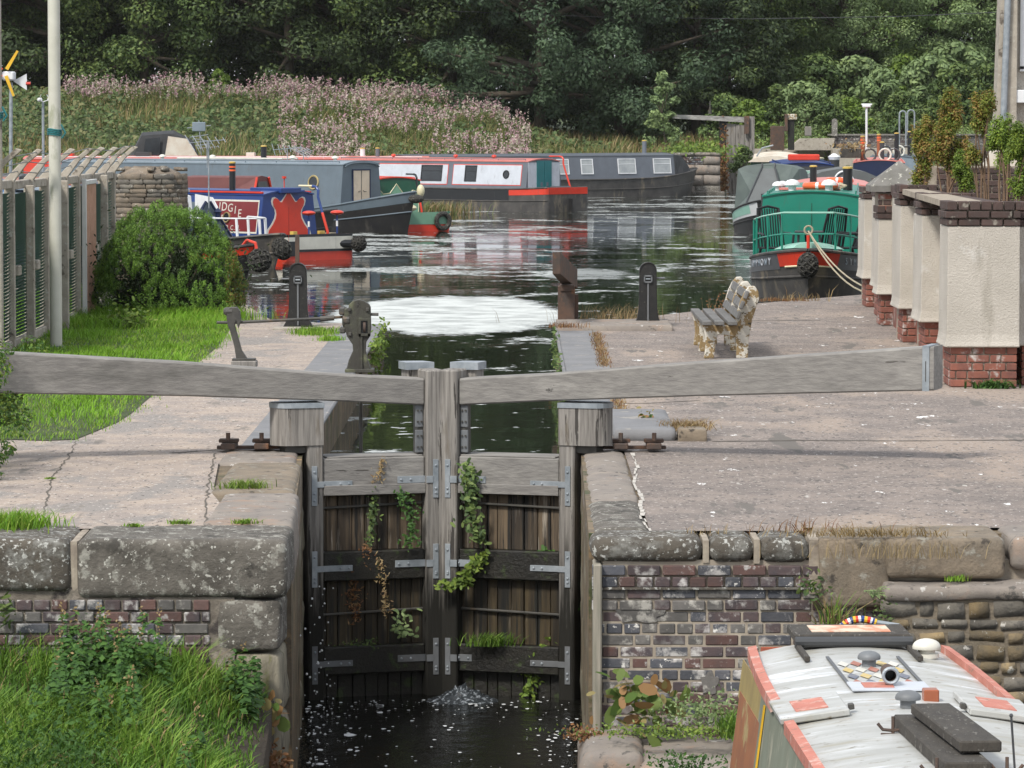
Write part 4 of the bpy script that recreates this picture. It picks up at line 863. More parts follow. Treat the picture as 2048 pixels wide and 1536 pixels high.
for sd_ in (-1, 1):
    Fs = A.sf(sd_, 2.08, .93)
    o = panel(A, Fs, 1.85, .74, 'c_offwhite', 'panel_border', .006); panel(A, Fs, 1.79, .66, 'c_maroon', 'name_panel', .01)
    sg = 1 if sd_ > 0 else 1
    # text reads left to right for someone beside the boat
    T = Fs if sd_ < 0 else Fs @ Matrix.Rotation(0, 4, 'Z')
    ax = 1 if sd_ < 0 else -1
    def TF(x, y): return Fs @ frame((x, y, .011), (ax,0,0), (0,1,0), (0,0,1))
    for k_, (ch_, px_, py_, sz) in enumerate((('B',-.74,.03,.27), ('R',-.55,.09,.27), ('I',-.4,.12,.27), ('D',-.24,.12,.27), ('G',-.03,.1,.26), ('I',.14,.06,.25), ('E',.3,-.02,.26))):
        text(ch_, 'lettering', sz, TF(px_*ax, py_), 'c_offwhite', A.t, .002)
    text('MOR', 'lettering', .2, TF(-.42*ax, -.11), 'c_offwhite', A.t, .002); text('UR. B.C.N.', 'lettering', .15, TF(-.05*ax, -.3), 'c_offwhite', A.t, .002, 1.25)
    porthole(A, Fs @ Matrix.Translation((.12 if sd_ > 0 else -.12,-.03,.012)), .12)
    panel(A, A.sf(sd_, 3.6, .93), .95, .6, 'c_slateblue', 'side_panel', .008)
    mb = MB(); mb.span((1.1, sd_*.72, 1.44), (5.5, sd_*.66, 1.48), .005, A.M); mb.build('roof_edge', 'c_red', A.t)
chimney(A, 2.45, .42, .62, .07)
mb = MB(); mb.lathe([(.012,0),(.012,.2),(.05,.21),(.05,.26)], (0,0,0), 8, A.M @ Matrix.Translation((1.3,-.1,1.55))); mb.build('roof_ornament', 'c_red', A.t)
swan(A, lean=-.0, x=.1, y=-.3)
for y in (-.72, .1):
    mb = MB(); mb.tube([A.M @ Vector((.25,y,.5)), A.M @ Vector((.25,y,.98))], .022, 8); o = mb.build('seat_post', 'c_blue', A.t); mb = MB(); mb.tube([A.M @ Vector((.25,y,.72)), A.M @ Vector((.25,y,.84))], .025, 8); mb.build('post_band', 'c_white', o)
    mb = MB(); mb.ball((0,0,0), .15, 14, 8, (1,1,.36)); mb.v = [tuple(A.M @ (Vector(v)+Vector((.25,y,1.02)))) for v in mb.v]; mb.build('stool_seat', 'c_red', A.t, smooth=True)
box(A, (.4,.3,.51), (.52,.42,.62), 'c_gold', 'brass_box'); box(A, (.4,-.5,.51), (.52,-.38,.62), 'c_gold', 'brass_box')
box(A, (-.03,.7,.1), (.06,1.03,.42), 'c_black', 'corner_recess')
for i in range(5):
    mb = MB(); mb.tube([A.M @ Vector((.35+.09*math.cos(b),-.62+.13*math.sin(b),.52+.012*i)) for b in [2*PI*k/12 for k in range(13)]], .012, 5); mb.build('mooring_rope', 'rope', A.t)
fender('side_fender', None, A.M, (-.2,-.95,.34), .17, par=A.t, axis=(0,-1,0))
mb = MB(); mb.tube([A.M @ Vector((.1,-.55,.34)), A.M @ Vector((-.1,-.9,.34))], .09, 10); mb.build('fender_block', 'c_black', A.t)

# B: bow with white cratch, triangular blue board and grey hull
Bb = narrowboat('narrowboat', 'grey hulled narrowboat bow with white flared cratch and triangular blue lantern board', 549, 538, -54, 12, 'bow', hull='hullgrey', cabin=(1, -4.9, 'c_navy', 'c_cloud'), zr=1.42, rubs='hullgrey', sheer=.3)
L_ = Bb.L
tent(Bb, [[(L_-4.9,-.86,.42), (L_-4.9,-.74,1.5), (L_-4.9,.74,1.5), (L_-4.9,.86,.42)], [(L_-4.4,-.8,.42), (L_-4.4,-.7,1.42), (L_-4.4,.7,1.42), (L_-4.4,.8,.42)]], 'c_white', 'front_screen')
mb = MB(); mb.add([Bb.M @ Vector(p) for p in ((L_-4.39,-.62,.45), (L_-4.39,-.62,1.25), (L_-4.39,.62,1.25), (L_-4.39,.62,.45))], [(0,1,2,3)]); mb.build('front_recess', 'c_charcoal', Bb.t)
for sd_ in (-1, 1):
    prof = [(L_-4.4,1.46), (L_-3.7,1.4), (L_-3.5,1.2), (L_-3.4,.9), (L_-3.1,.62), (L_-2.6,.5), (L_-4.4,.45)]
    mb = MB(); mb.prism(prof, Bb.M @ Vector((0,sd_*.8,0)), Bb.M.to_3x3() @ Vector((1,0,0)), (0,0,1), Bb.M.to_3x3() @ Vector((0,1,0)), .02); mb.build('flared_board', 'c_white', Bb.t)
F = Bb.ef(L_-2.6, .5)
mb = MB(); mb.prism([(-.62,0), (.62,0), (.06,.82), (-.06,.82)], F @ Vector((0,0,0)), F.to_3x3() @ Vector((1,0,0)), (0,0,1), F.to_3x3() @ Vector((0,0,1)), .03); o = mb.build('cratch_board', 'c_slateblue', Bb.t)
for s_ in (-1,1):
    mb = MB(); mb.tube([F @ Vector((s_*.64,0,.03)), F @ Vector((s_*.05,.84,.03))], .03, 6); mb.build('board_edge', 'c_navy', o)
    mb = MB(); mb.lathe([(.03,0),(.05,.02),(.06,.18),(.09,.2),(.02,.28)], (0,0,0), 8, F @ Matrix.Translation((s_*.2,.42,.1)) @ Matrix.Rotation(-PI/2, 4, 'X')); mb.build('lantern', 'c_navy', Bb.t)
mb = MB(); mb.tube([F @ Vector((0,.7,.06)), F @ Vector((0,2.1,.06))], .016, 6); mb.build('mast', 'galv', Bb.t)
Bz = type('Z', (), dict(M=Bb.M, t=Bb.t, zr=2.0)); aerial(Bz, L_-2.6, 0, .55, 6, .4)
for i, (x, y) in enumerate(((-2.2,-.78), (-1.5,-.62), (-.85,-.35), (-2.2,.78), (-1.5,.62), (-.85,.35))):
    mb = MB(); mb.tube([Bb.M @ Vector((L_+x,y,.5)), Bb.M @ Vector((L_+x-.05,y,1.02))], .03, 6); mb.build('rail_post', 'c_white', Bb.t)
for s_ in (-1,1):
    mb = MB(); mb.tube([Bb.M @ Vector((L_-2.25,s_*.78,1.02)), Bb.M @ Vector((L_-1.55,s_*.62,1.02)), Bb.M @ Vector((L_-.9,s_*.35,1.02)), Bb.M @ Vector((L_-.7,0,1.02))], .018, 6); mb.build('rail', 'c_white', Bb.t)
mb = MB(); mb.lathe([(.11,0),(.12,.3),(.1,.33)], (0,0,0), 12, Bb.M @ Matrix.Translation((L_-1.7,-.5,.72))); mb.build('bucket', 'c_slatelight', Bb.t)
fender('bow_fender', None, Bb.M, (L_+.28,0,.42), .19, par=Bb.t, axis=(.5,0,-.8), ln=1.2)
box(Bb, (2,-.8,1.5), (7.4,.8,1.56), 'c_cloud', 'roof_cover')
tent(Bb, [arch(5.0,.8,.7,1.5,1.62,5), arch(7.0,.8,.7,1.5,1.74,5)], 'c_navy', 'folded_canopy')

# C: bow just past the cypress bush
Cc = narrowboat('narrowboat', 'black bow with a red and blue nose and round rope fender beside the cypress bush', 490, 588, -38, 11, 'bow', hull='hullblack', cabin=(1, -4.5, 'c_navy', 'c_navy'), zr=1.25, sheer=.45, bands=((9.9,11,.86,1.0,'c_red'), (9.2,9.9,.86,1.0,'c_slatelight')), rubs=True)
fender('bow_fender', None, Cc.M, (11.35,0,.6), .2, par=Cc.t, axis=(.8,0,-.3))
mb = MB(); mb.tube([Cc.M @ Vector((10.9,0,.8)), Cc.M @ Vector((11.05,0,.95)), Cc.M @ Vector((11.25,0,.9)), Cc.M @ Vector((11.3,0,.72))], .03, 8); mb.build('stem_guard', 'c_red', Cc.t)

# D: slate grey narrowboat
Dd = narrowboat('narrowboat', 'long slate grey narrowboat with a brass porthole and pale wooden front doors', 818, 466, -40.5, 14, 'bow', hull='hullblack', cabin=(1.2, -1.75, 'c_slateblue', 'c_slatelight'), zr=1.84, sheer=.55, g0=.56, cw=.84, bands=((2,14,.8,1.0,'c_slateblue'),), rubs='c_slateblue', roofrail='c_slateblue')
porthole(Dd, Dd.sf(-1, 11.2, 1.34), .2); porthole(Dd, Dd.sf(-1, 5.5, 1.34), .2); porthole(Dd, Dd.sf(1, 11.2, 1.34), .2)
F = Dd.ef(Dd.x1, 1.24)
for s_ in (-1, 1):
    o = panel(Dd, F @ Matrix.Translation((s_*.17,0,0)), .3, .86, 'c_plyw', 'front_door', .02); mb = MB(); mb.tube([F @ Vector((s_*.06,-.12,.02)), F @ Vector((s_*.09,-.15,.05)), F @ Vector((s_*.16,-.15,.05))], .01, 5); mb.build('handle', 'iron', o)
ringframe(F, .72, .92, .035, 0, .03).build('door_frame', 'c_navy', Dd.t)
mb = MB(); mb.tube([F @ Vector((-.68,.52,.05))]+[F @ Vector((.68*math.sin(a),.52+.12*math.cos(a),.05)) for a in [PI/2*(-1+k/4) for k in range(9)]]+[F @ Vector((.68,.52,.05))], .018, 5); mb.build('eave_moulding', 'c_slateblue', Dd.t)
mb = MB(); mb.ball((0,0,0), .2, 14, 8, (1.2,.9,.6)); mb.v = [tuple(Dd.M @ (Vector(v)+Vector((14.25,0,.92)))) for v in mb.v]; mb.build('stem_rope', 'blackrope', Dd.t)
chimney(Dd, 8.3, .3, .4, .08, bands=None); aerial(Dd, 9.3, .2, .35, 6, .2); aerial(Dd, 10.2, -.1, .3, 5, 1.2)
for x in (4.5,6.5,9.6,11.2): mushroom(Dd, x, .1, 'c_offwhite')
for y in (-.3, .3): mb = MB(); mb.tube([Dd.M @ Vector((5.5,y,1.96)), Dd.M @ Vector((9.5,y+.1,1.97))], .025, 6); mb.build('boat_pole', 'c_offwhite', Dd.t)

# E: green stern with red water band behind the slate bow
E = narrowboat('narrowboat', 'green boat stern with tan cushions and red hull, behind the slate bow', 835, 463, 118, 12, 'stern', hull='c_red', square=True, bands=((0,12,.6,1.0,'c_palegreen'),), cabin=(1.3, -3, 'c_dkgreen', 'c_red'), zr=1.38, rubs='c_dkgreen', g0=.45); E.g = .47
F = E.ef(1.3, .5, 0, -1)
mb = MB(); mb.prism([(-.7,-.02), (.7,-.02), (.68,.55), (.5,.6), (.4,.5), (.2,.52), (0,.78), (-.2,.52), (-.4,.5), (-.5,.6), (-.68,.55)], F @ Vector((0,0,0)), F.to_3x3() @ Vector((1,0,0)), (0,0,1), F.to_3x3() @ Vector((0,0,1)), .012); q = mb.build('scroll_panel', 'c_palegreen', E.t)
mb = MB(); mb.tube([F @ Vector((x,y,.014)) for x, y in ((-.68,0), (-.68,.55), (-.5,.6), (-.4,.5), (-.2,.52), (0,.78), (.2,.52), (.4,.5), (.5,.6), (.68,.55), (.68,0))], .014, 5); mb.build('scroll_line', 'c_cream_p', q)
swan(E, 'c_red', 'c_black', 'c_black', y=-.2)
mb = MB(); mb.ball((0,0,0), .11, 10, 8, (1,1,1.6)); mb.v = [tuple(E.M @ (Vector(v)+Vector((.2,-.2,1.1)))) for v in mb.v]; mb.build('tiller_cover', 'c_cream_p', E.t, smooth=True)
for y in (-.2,.35): mb = MB(); mb.ball((0,0,0), .17, 10, 6, (1,1.3,.6)); mb.v = [tuple(E.M @ (Vector(v)+Vector((.9,y,.62)))) for v in mb.v]; mb.build('cushion', 'c_cream_p', E.t, smooth=True)
mb = MB(); mb.tube([E.M @ Vector((.02-.08,-.75+.2*math.cos(a),.28+.2*math.sin(a))) for a in [2*PI*k/16 for k in range(17)]], .07, 8); mb.build('tyre_fender', 'blackrope', E.t)

# F: white boat with teal doors
Ff = narrowboat('narrowboat', 'white panelled narrowboat with teal stern doors and an red stern band', 1136, 424, 180-44, 12.5, 'stern', hull='hullgrey', square=True, bands=((0,1.7,.8,1.0,'c_red'), (1.7,12.5,.62,1.0,'c_black')), cabin=(1.1, -2.2, 'c_grey', 'c_pink'), zr=1.66, rubs='hullgrey', g0=.74, cw=.86, roofrail='c_grey'); Ff.g = .74
for sd_ in (-1, 1):
    for xc, w_ in ((2.95,3.15), (6.5,3.4), (9.3,1.7)):
        o = panel(Ff, Ff.sf(sd_, xc, 1.2), w_+.05, .7, 'c_red', 'coachline', .005); panel(Ff, Ff.sf(sd_, xc, 1.2), w_, .65, 'c_lightgrey', 'side_panel', .009)
    porthole(Ff, Ff.sf(sd_, 2.05, 1.22) @ Matrix.Translation((0,0,.008)), .14, 'c_black')
    window(Ff, sd_, 3.7, 1.24, .55, .54); window(Ff, sd_, 5.55, 1.24, 1.0, .54); window(Ff, sd_, 9.0, 1.24, .8, .5)
F = Ff.ef(1.1, 1.2, 0, -1)
panel(Ff, F, 1.5, .84, 'c_lightgrey', 'bulkhead', .01); 
for s_ in (-1,1): o = panel(Ff, F @ Matrix.Translation((s_*.18,0,0)), .34, .94, 'c_teal', 'stern_door', .03); panel(Ff, F @ Matrix.Translation((s_*.14,-.3,.03)), .09, .13, 'c_grey', 'lock_plate', .01, par=o)
swan(Ff, 'c_red', 'c_red', 'c_red', y=-.3, x=.2)
mb = MB(); mb.cbox((.25,.1,.74), (.3,.8,.22), .05, Ff.M); mb.build('stern_gear', 'c_charcoal', Ff.t)
for x in (3.2, 5.0, 8.0): mushroom(Ff, x, .2, 'c_red', .08)
chimney(Ff, 9.3, -.3, .32, .07, bands=None, m='c_grey')
mb = MB(); mb.cbox((-.12,0,.0), (.18,.03,.9), .005, Ff.M); mb.build('rudder', 'hullblack', Ff.t)

# G: far grey boat
Gg = narrowboat('narrowboat', 'long dull grey narrowboat with white framed windows moored by the far stone pier', 1383, 391, 38, 15.5, 'bow', hull='hullgrey', cabin=(1, -1.5, 'c_grey', 'c_grey'), zr=1.62, g0=.7, rubs='hullgrey', roofrail=False, sheer=.4, bowlen=2.2)
for x in (8.3, 9.5, 11.5, 13.3):
    for sd_ in (-1,1): window(Gg, sd_, x, 1.2, .6 if x < 10 else .9, .6, 'c_white', 'curtain')
tent(Gg, [arch(13.95,.89,.78,.68,1.63,7,.1), arch(14.4,.86,.7,.72,1.58,7,.08), arch(15.1,.5,.3,.85,1.15,7,.05)], 'canvas_b')
chimney(Gg, 13.3, .3, .5, .09, bands=None, m='c_grey')

# H: red roofed boat behind, with its hooded neighbour
Hh = narrowboat('narrowboat', 'narrowboat with a faded pink roof and red cabin side moored behind the slate boat', 935, 0, -3, 17, 'bow', d=148, hull='hullblack', cabin=(1, -1.4, 'c_red', 'c_pink'), zr=1.62, roofrail='c_white')
for x in (4,7,10,13): 
    for sd_ in (-1,1): window(Hh, sd_, x, 1.1, .9, .45)
chimney(Hh, 13.2, 0, .3, .09, bands=None, m='c_white'); aerial(Hh, 7.6, 0, .35, 6); box(Hh, (5,-.3,1.7), (5.5,.3,1.85), 'c_charcoal', 'roof_box'); box(Hh, (9,-.2,1.7), (9.3,.3,1.84), 'c_offwhite', 'roof_box'); box(Hh, (2.2,-.3,1.68), (2.7,.2,1.8), 'c_red', 'roof_box')
tent(Hh, [arch(15.4,.82,.74,.5,1.62,5), arch(16.6,.5,.4,.6,1.5,5)], 'canvas_b')
Kk = narrowboat('cabin_cruiser', 'cruiser under a black hood with a stained white window flap at the left back', 505, 0, 4, 9, 'bow', d=156, hull='c_white', cabin=(3.2, -2.5, 'c_white', 'c_white'), zr=1.45, roofrail=False, group=None)
tent(Kk, [arch(4.3,.98,.9,1.2,1.5,7), arch(4.8,.98,.85,1.3,2.42,7,.12), arch(6.0,.98,.85,1.3,2.5,7,.12), arch(6.7,.98,.9,1.3,2.2,7,.05), arch(7.0,.95,.9,1.2,1.5,7,0)], 'canvas_b', 'hood')
mb = MB(); mb.prism([(5.65,1.5), (5.8,2.4), (6.5,2.3), (6.95,1.6), (6.95,1.5)], Kk.M @ Vector((0,-1.0,0)), Kk.M.to_3x3() @ Vector((1,0,0)), (0,0,1), Kk.M.to_3x3() @ Vector((0,-1,0)), .02); mb.build('window_flap', 'canvas_w', Kk.t)
mb = MB(); mb.prism([(4.85,1.6), (4.95,2.3), (5.5,2.35), (5.5,1.6)], Kk.M @ Vector((0,-1.0,0)), Kk.M.to_3x3() @ Vector((1,0,0)), (0,0,1), Kk.M.to_3x3() @ Vector((0,-1,0)), .02); mb.build('hood_window', 'glass', Kk.t)
Bz = type('Z', (), dict(M=Kk.M, t=Kk.t, zr=1.5)); 
mb = MB(); mb.tube([Kk.M @ Vector((7.05,0,1.4)), Kk.M @ Vector((6.95,0,3.0))], .02, 6); mb.tube([Kk.M @ Vector((6.45,0,1.6)), Kk.M @ Vector((6.75,0,2.3)), Kk.M @ Vector((7.35,0,2.2))], .02, 6)
for z_, w__ in ((2.0,.45), (2.35,.35), (2.7,.45)): mb.tube([Kk.M @ Vector((6.95-w__,0,z_)), Kk.M @ Vector((6.95+w__,0,z_+.1))], .018, 5)
mb.build('radar_arch', 'galv', Kk.t)
mb = MB(); mb.cbox((6.95,0,2.75), (.5,.1,.35), .02, Kk.M); mb.build('sign_board', 'c_slatelight', Kk.t)

# I: rust red canopy boat
Ii = narrowboat('narrowboat', 'narrowboat with a rust brown roof and maroon canvas hood ending in a triangular window', 655, 0, -22, 11, 'bow', d=101, hull='hullblack', cabin=(1, -3.6, 'c_brown', 'c_brown'), zr=1.5, roofrail=False)
tent(Ii, [[(7.3,-.84,.5), (7.3,-.7,1.62), (7.3,0,1.66), (7.3,.7,1.62), (7.3,.84,.5)], [(9.2,-.84,.5), (9.2,-.34,1.62), (9.2,0,1.66), (9.2,.34,1.62), (9.2,.84,.5)]], 'canvas_red')
F = Ii.ef(9.21, .6); mb = MB(); mb.prism([(-.6,0), (.6,0), (.24,.92), (-.24,.92)], F @ Vector((0,0,0)), F.to_3x3() @ Vector((1,0,0)), (0,0,1), F.to_3x3() @ Vector((0,0,1)), .015); mb.build('hood_window', 'c_charcoal', Ii.t)
for s_ in (-1,1): mb = MB(); mb.tube([F @ Vector((s_*.84,-.1,.02)), F @ Vector((s_*.34,1.02,.02))], .03, 6); mb.build('hood_frame', 'c_red', Ii.t)
# J: tarpaulin boat and grey sheet at the left
Jj = narrowboat('narrowboat', 'boat sheeted in a pale blue tarpaulin behind the concrete fence', 118, 0, -15, 11, 'bow', d=92, hull='hullblack', cabin=(1, -2, 'c_blue', 'c_blue'), zr=1.35, roofrail=False)
tent(Jj, [arch(.8,.98,.8,.7,1.5,7,.15), arch(4,.98,.8,.7,2.1,7,.15), arch(7,.98,.75,.7,2.1,7,.15), arch(9.4,.9,.6,.75,1.7,7,.1), arch(10.2,.6,.4,.8,1.2,7,.1)], 'canvas_blue', 'tarpaulin')
mb = MB(); mb.lathe([(.14,0),(.14,.35),(.12,.48),(.02,.53)], (0,0,0), 12, Jj.M @ Matrix.Translation((10.1,.1,1.3))); mb.build('chimney', 'c_black', Jj.t, smooth=True)
J2 = narrowboat('narrowboat', 'grey canvas covered boat whose rounded hood shows above the fence tops', 430, 0, -5, 10, 'bow', d=125, hull='hullblack', cabin=(1, -3, 'c_charcoal', 'c_charcoal'), zr=1.3, roofrail=False)
tent(J2, [arch(4.5,.95,.7,.7,1.45,7,.1), arch(6.5,.95,.8,.7,1.72,7,.15), arch(8,.9,.7,.7,1.6,7,.1), arch(9.3,.6,.4,.75,1.25,7,.05)], 'canvas_grey', 'hood')
J3 = narrowboat('narrowboat', 'boat with a long pale blue roof rail lying between the fence and stone tower', 300, 0, -12, 10, 'bow', d=112, hull='hullblack', cabin=(1, -2, 'c_lightgrey', 'c_slatelight'), zr=1.35)

# L: grey green canopy boat at the right
Ll = narrowboat('narrowboat', 'narrowboat bow under a tall grey green canvas hood with a mint green stripe', 1527, 470, -98, 14, 'bow', hull='hullblack', cabin=(1, -3.2, 'c_cream_p', 'c_palegreen'), zr=1.45, bands=((10.9,13.9,.7,1.0,'c_white'),), rubs=True, sheer=.5, roofrail=False)
mb = MB(); ks_ = [x for x in Ll.xs if 11.1 < x < 13.75]
for sd_ in (-1,1): mb.loft([[Ll.pt(x,k,sd_,.014) for k in (.76,.96)] for x in ks_], cap=False, closed=False, M=Ll.M)
mb.build('hull_stripe', 'c_mint', Ll.t, smooth=True)
def sag(x, w0, w1, zb, zt, lean=0, s=.0):
    return [(x,-w0,zb), (x+lean,-w1*1.02,zt-.12), (x+lean,-w1*.8,zt-.04-s), (x+lean,-w1*.4,zt-s*.6), (x+lean,0,zt+.03), (x+lean,w1*.4,zt-s*.6), (x+lean,w1*.8,zt-.04-s), (x+lean,w1*1.02,zt-.12), (x,w0,zb)]
tent(Ll, [sag(9.0,.95,.82,.5,1.5), sag(10.0,.95,.86,.5,1.72,0,.04), sag(11.2,.95,.86,.55,1.84), sag(12.4,.92,.8,.62,1.84), [(13.5,-.6,.8), (12.9,-.42,1.1), (12.55,-.3,1.55), (12.42,-.2,1.8), (12.42,0,1.84), (12.42,.2,1.8), (12.55,.3,1.55), (12.9,.42,1.1), (13.5,.6,.8)]], 'canvas_g', 'hood')
mb = MB(); mb.add([Ll.M @ Vector(p) for p in ((13.52,-.5,.8), (12.47,-.16,1.74), (12.47,.16,1.74), (13.52,.5,.8))], [(0,1,2,3)]); mb.build('front_flap', 'canvas_grey', Ll.t)
for s_ in (-1,1): mb = MB(); mb.tube([Ll.M @ Vector((13.54,s_*.52,.8)), Ll.M @ Vector((12.47,s_*.17,1.78)), Ll.M @ Vector((12.4,s_*.17,1.88))], .022, 6); mb.build('hood_seam', 'c_charcoal', Ll.t)
mb = MB(); mb.tube([Ll.M @ Vector((14.3,0,.3)), Ll.M @ Vector((14.36,0,1.1))], .045, 8); mb.build('stem_post', 'c_charcoal', Ll.t)
mb = MB(); mb.tube([Ll.M @ Vector((13.9,0,.95)), Ll.M @ Vector((14.25,0,.75))], .05, 8); mb.build('bow_roller', 'c_white', Ll.t)

# M: the green boat with chairs on its foredeck
Mm = narrowboat('narrowboat', 'bright green narrowboat named on its bow, chairs and railings on the foredeck', 1616, 603, -95, 14, 'bow', hull='hullgrey', cabin=(1, -3.4, 'c_green', 'c_green'), zr=1.72, g0=.6, sheer=.28, bowlen=2.7, bands=((13.5,13.99,.78,1.0,'c_red'), (10,13.5,.74,1.0,'c_grey2')), rubs='hullgrey', cw=.98)
for sd_ in (-1,1):
    mb = MB(); q = [x for x in Mm.xs if 13.4 < x < 14]; mb.tube([Mm.M @ Vector(Mm.pt(x,.77,sd_,.012)) for x in q], .018, 5); mb.build('coachline', 'c_cream_p', Mm.t)
    a0 = Vector(Mm.pt(12.1,.88,sd_,.03)); b0 = Vector(Mm.pt(13.0,.88,sd_,.03)); u_ = (b0-a0).normalized()*(1 if sd_ < 0 else -1); n_ = u_.cross(Vector((0,0,1)))
    for i, ch_ in enumerate('SYMPHONY'):
        xx = 12.15+i*.155 if sd_ < 0 else 13.3-i*.155; p_ = Vector(Mm.pt(xx,.88,sd_,.016)); p2 = Vector(Mm.pt(xx+.05,.88,sd_,.016)); u_ = (p2-p_).normalized()*(1 if sd_ < 0 else -1); n_ = u_.cross(Vector((0,0,1))).normalized()
        text(ch_, 'lettering', .17, Mm.M @ frame(p_-Vector((0,0,.06)), u_, Vector((0,0,1)), n_), 'c_lightgrey' if i % 2 else 'c_cloud', Mm.t, .004)
F = Mm.ef(Mm.x1, 1.15)
mb = MB(); mb.span((-.006,-.42,0), (.006,.44,.012), 0, F); mb.build('bulkhead_seam', 'c_dkgreen', Mm.t)
for x in (-.62, .6): mb = MB(); mb.lathe([(.025,0),(.02,.03)], (0,0,0), 8, F @ Matrix.Translation((x,.3,0))); mb.build('lamp', 'c_dkgreen', Mm.t)
# railings
zs = (.86, 1.18); 
def rp(x, s_, z_): w_ = abs(Mm.pt(x,1,1)[1])-.05; return Mm.M @ Vector((x, s_*w_, Mm.gz(x)+z_))
for z_ in (.3, .66):
    pts = [rp(x,-1,z_) for x in (10.8,12.0,12.8,13.3,13.6)]+[rp(x,1,z_) for x in (13.6,13.3,12.8,12.0,10.8)]
    mb = MB(); mb.tube(pts, .017, 6); mb.build('railing', 'c_mint' if z_ > .5 else 'c_green', Mm.t)
for x, s_ in [(x, s_) for x in (10.8,11.6,12.4,13.1,13.55) for s_ in (-1,1)]:
    mb = MB(); mb.tube([rp(x,s_,0), rp(x,s_,.66)], .018, 6); mb.build('railing_post', 'c_green', Mm.t)
mb = MB(); mb.tube([Mm.M @ Vector((14.05,0,.75)), Mm.M @ Vector((14.05,0,1.12))], .03, 8); mb.build('stem_post', 'c_red', Mm.t)
mb = MB(); mb.tube([Mm.M @ Vector((13.8,.07*math.cos(a),1.2+.07*math.sin(a))) for a in [2*PI*k/12 for k in range(13)]], .018, 6); mb.build('rope_eye', 'rope', Mm.t)
tent(Mm, [arch(13.1,.6,.5,.85,.9,7,.08), arch(13.9,.25,.2,.9,.95,7,.04)], 'c_mint', 'bow_cover')
fender('bow_fender', None, Mm.M, (14.3,0,.62), .21, par=Mm.t, axis=(1,0,0), ln=.8)
for i in range(2):
    a = Mm.M @ Vector((13.85,0,1.18)); b = Vector((6.35,62.9,.02-i*.0)); mb = MB()
    mb.tube([a.lerp(b, k/12)+Vector((0,0,-(.26+.1*i)*4*(k/12)*(1-k/12))) for k in range(13)], .014, 6); mb.build('mooring_line', 'rope', Mm.t)
# roof goods
def lifebuoy(B, x, y, label, z_=None):
    z_ = z_ or B.zr+.16; mb = MB(); c = B.M @ Vector((x,y,z_))
    t = thing('lifebuoy', label, 'lifebuoy', c)
    mb.tube([c+Vector((.27*math.cos(a),.27*math.sin(a),0)) for a in [2*PI*k/20 for k in range(21)]], .065, 10, cap=False); mb.build('ring', 'c_orange', t, smooth='all')
    for k in range(4):
        mb = MB(); a = PI/2*k+PI/4*0-.3; mb.tube([c+Vector((.27*math.cos(a+q),.27*math.sin(a+q),0)) for q in (-.1,.1)], .068, 10); mb.build('band', 'c_white', t)
lifebuoy(Mm, 9.6, .15, 'orange lifebuoy lying flat on the front of the green boat roof')
for y in (-.35, .3): mushroom(Mm, 10.2, y, 'c_white', .13)
for x, y in ((8.9,-.55), (9.4,-.62)): mushroom(Mm, x, y, 'c_white', .1)
box(Mm, (9.0,-.6,1.8), (9.6,.5,1.84), 'c_pink', 'roof_mat'); chimney(Mm, 8.2, .62, .4, .09, bands=None)
mb = MB(); mb.tube([Mm.M @ Vector((9.9-.25*k,.5+.1*math.sin(k*2),1.84+.03*(k % 3))) for k in range(9)], .02, 5); mb.build('rope_pile', 'rope', Mm.t)
# garden chairs on the foredeck
def chair(B, x, y, rz, label, z_=.44):
    t = thing('garden_chair', label, 'chair', B.M @ Vector((x,y,z_)), math.atan2(B.M[1][0], B.M[0][0])+rz, 'black plastic garden chairs'); M = WM[t.name]
    mb = MB()
    secs = lambda y0: [Vector((-.22, y0, .42)), Vector((-.3, y0, .75)), Vector((-.38, y0, 1.08))]
    for k in range(8):
        y0 = -.16+.32*k/7; mb2 = MB(); mb2.tube([M @ p for p in secs(y0)], .012, 4); mb2.build('back_slat', 'c_black', t)
    mb = MB(); mb.tube([M @ Vector(p) for p in ((-.2,-.23,.4), (-.3,-.22,.75), (-.39,-.19,1.08), (-.4,0,1.12), (-.39,.19,1.08), (-.3,.22,.75), (-.2,.23,.4))], .024, 6); mb.build('back_frame', 'c_black', t)
    mb = MB(); mb.cbox((0,0,.41), (.44,.46,.03), .01, M); mb.build('seat', 'c_black', t)
    for s_ in (-1,1):
        for xx, xe in ((-.18,-.27), (.18,.24)): mb = MB(); mb.tube([M @ Vector((xx,s_*.2,.42)), M @ Vector((xe,s_*.25,0))], .026, 6); mb.build('leg', 'c_black', t)
        mb = MB(); mb.tube([M @ Vector(p) for p in ((-.27,s_*.24,.66), (0,s_*.27,.66), (.2,s_*.27,.64), (.22,s_*.24,.4))], .022, 6); mb.build('armrest', 'c_black', t)
chair(Mm, 12.3, -.6, .35, 'black slatted plastic chair at the left of the green boat foredeck')
chair(Mm, 11.6, .25, PI*1.2, 'black plastic chair seen from its side in the middle of the foredeck')
chair(Mm, 12.2, .62, -1.25, 'black plastic chair at the right of the foredeck, next to the pillar')
mb = MB(); mb.cbox((11.9,-.02,1.12), (.55,.5,.03), .01, Mm.M); 
tb = simple('deck_table', mb, 'c_charcoal', 'low dark table between the chairs on the green boat foredeck', 'table')
for a in ((-.2,-.2), (-.2,.2), (.2,-.2), (.2,.2)):
    mb = MB(); mb.tube([Mm.M @ Vector((11.9+a[0],-.02+a[1],.62)), Mm.M @ Vector((11.9+a[0]*.9,-.02+a[1]*.9,1.11))], .02, 6); WM[tb.name] = Matrix.Translation(tb.location); mb.build('leg', 'c_charcoal', tb)
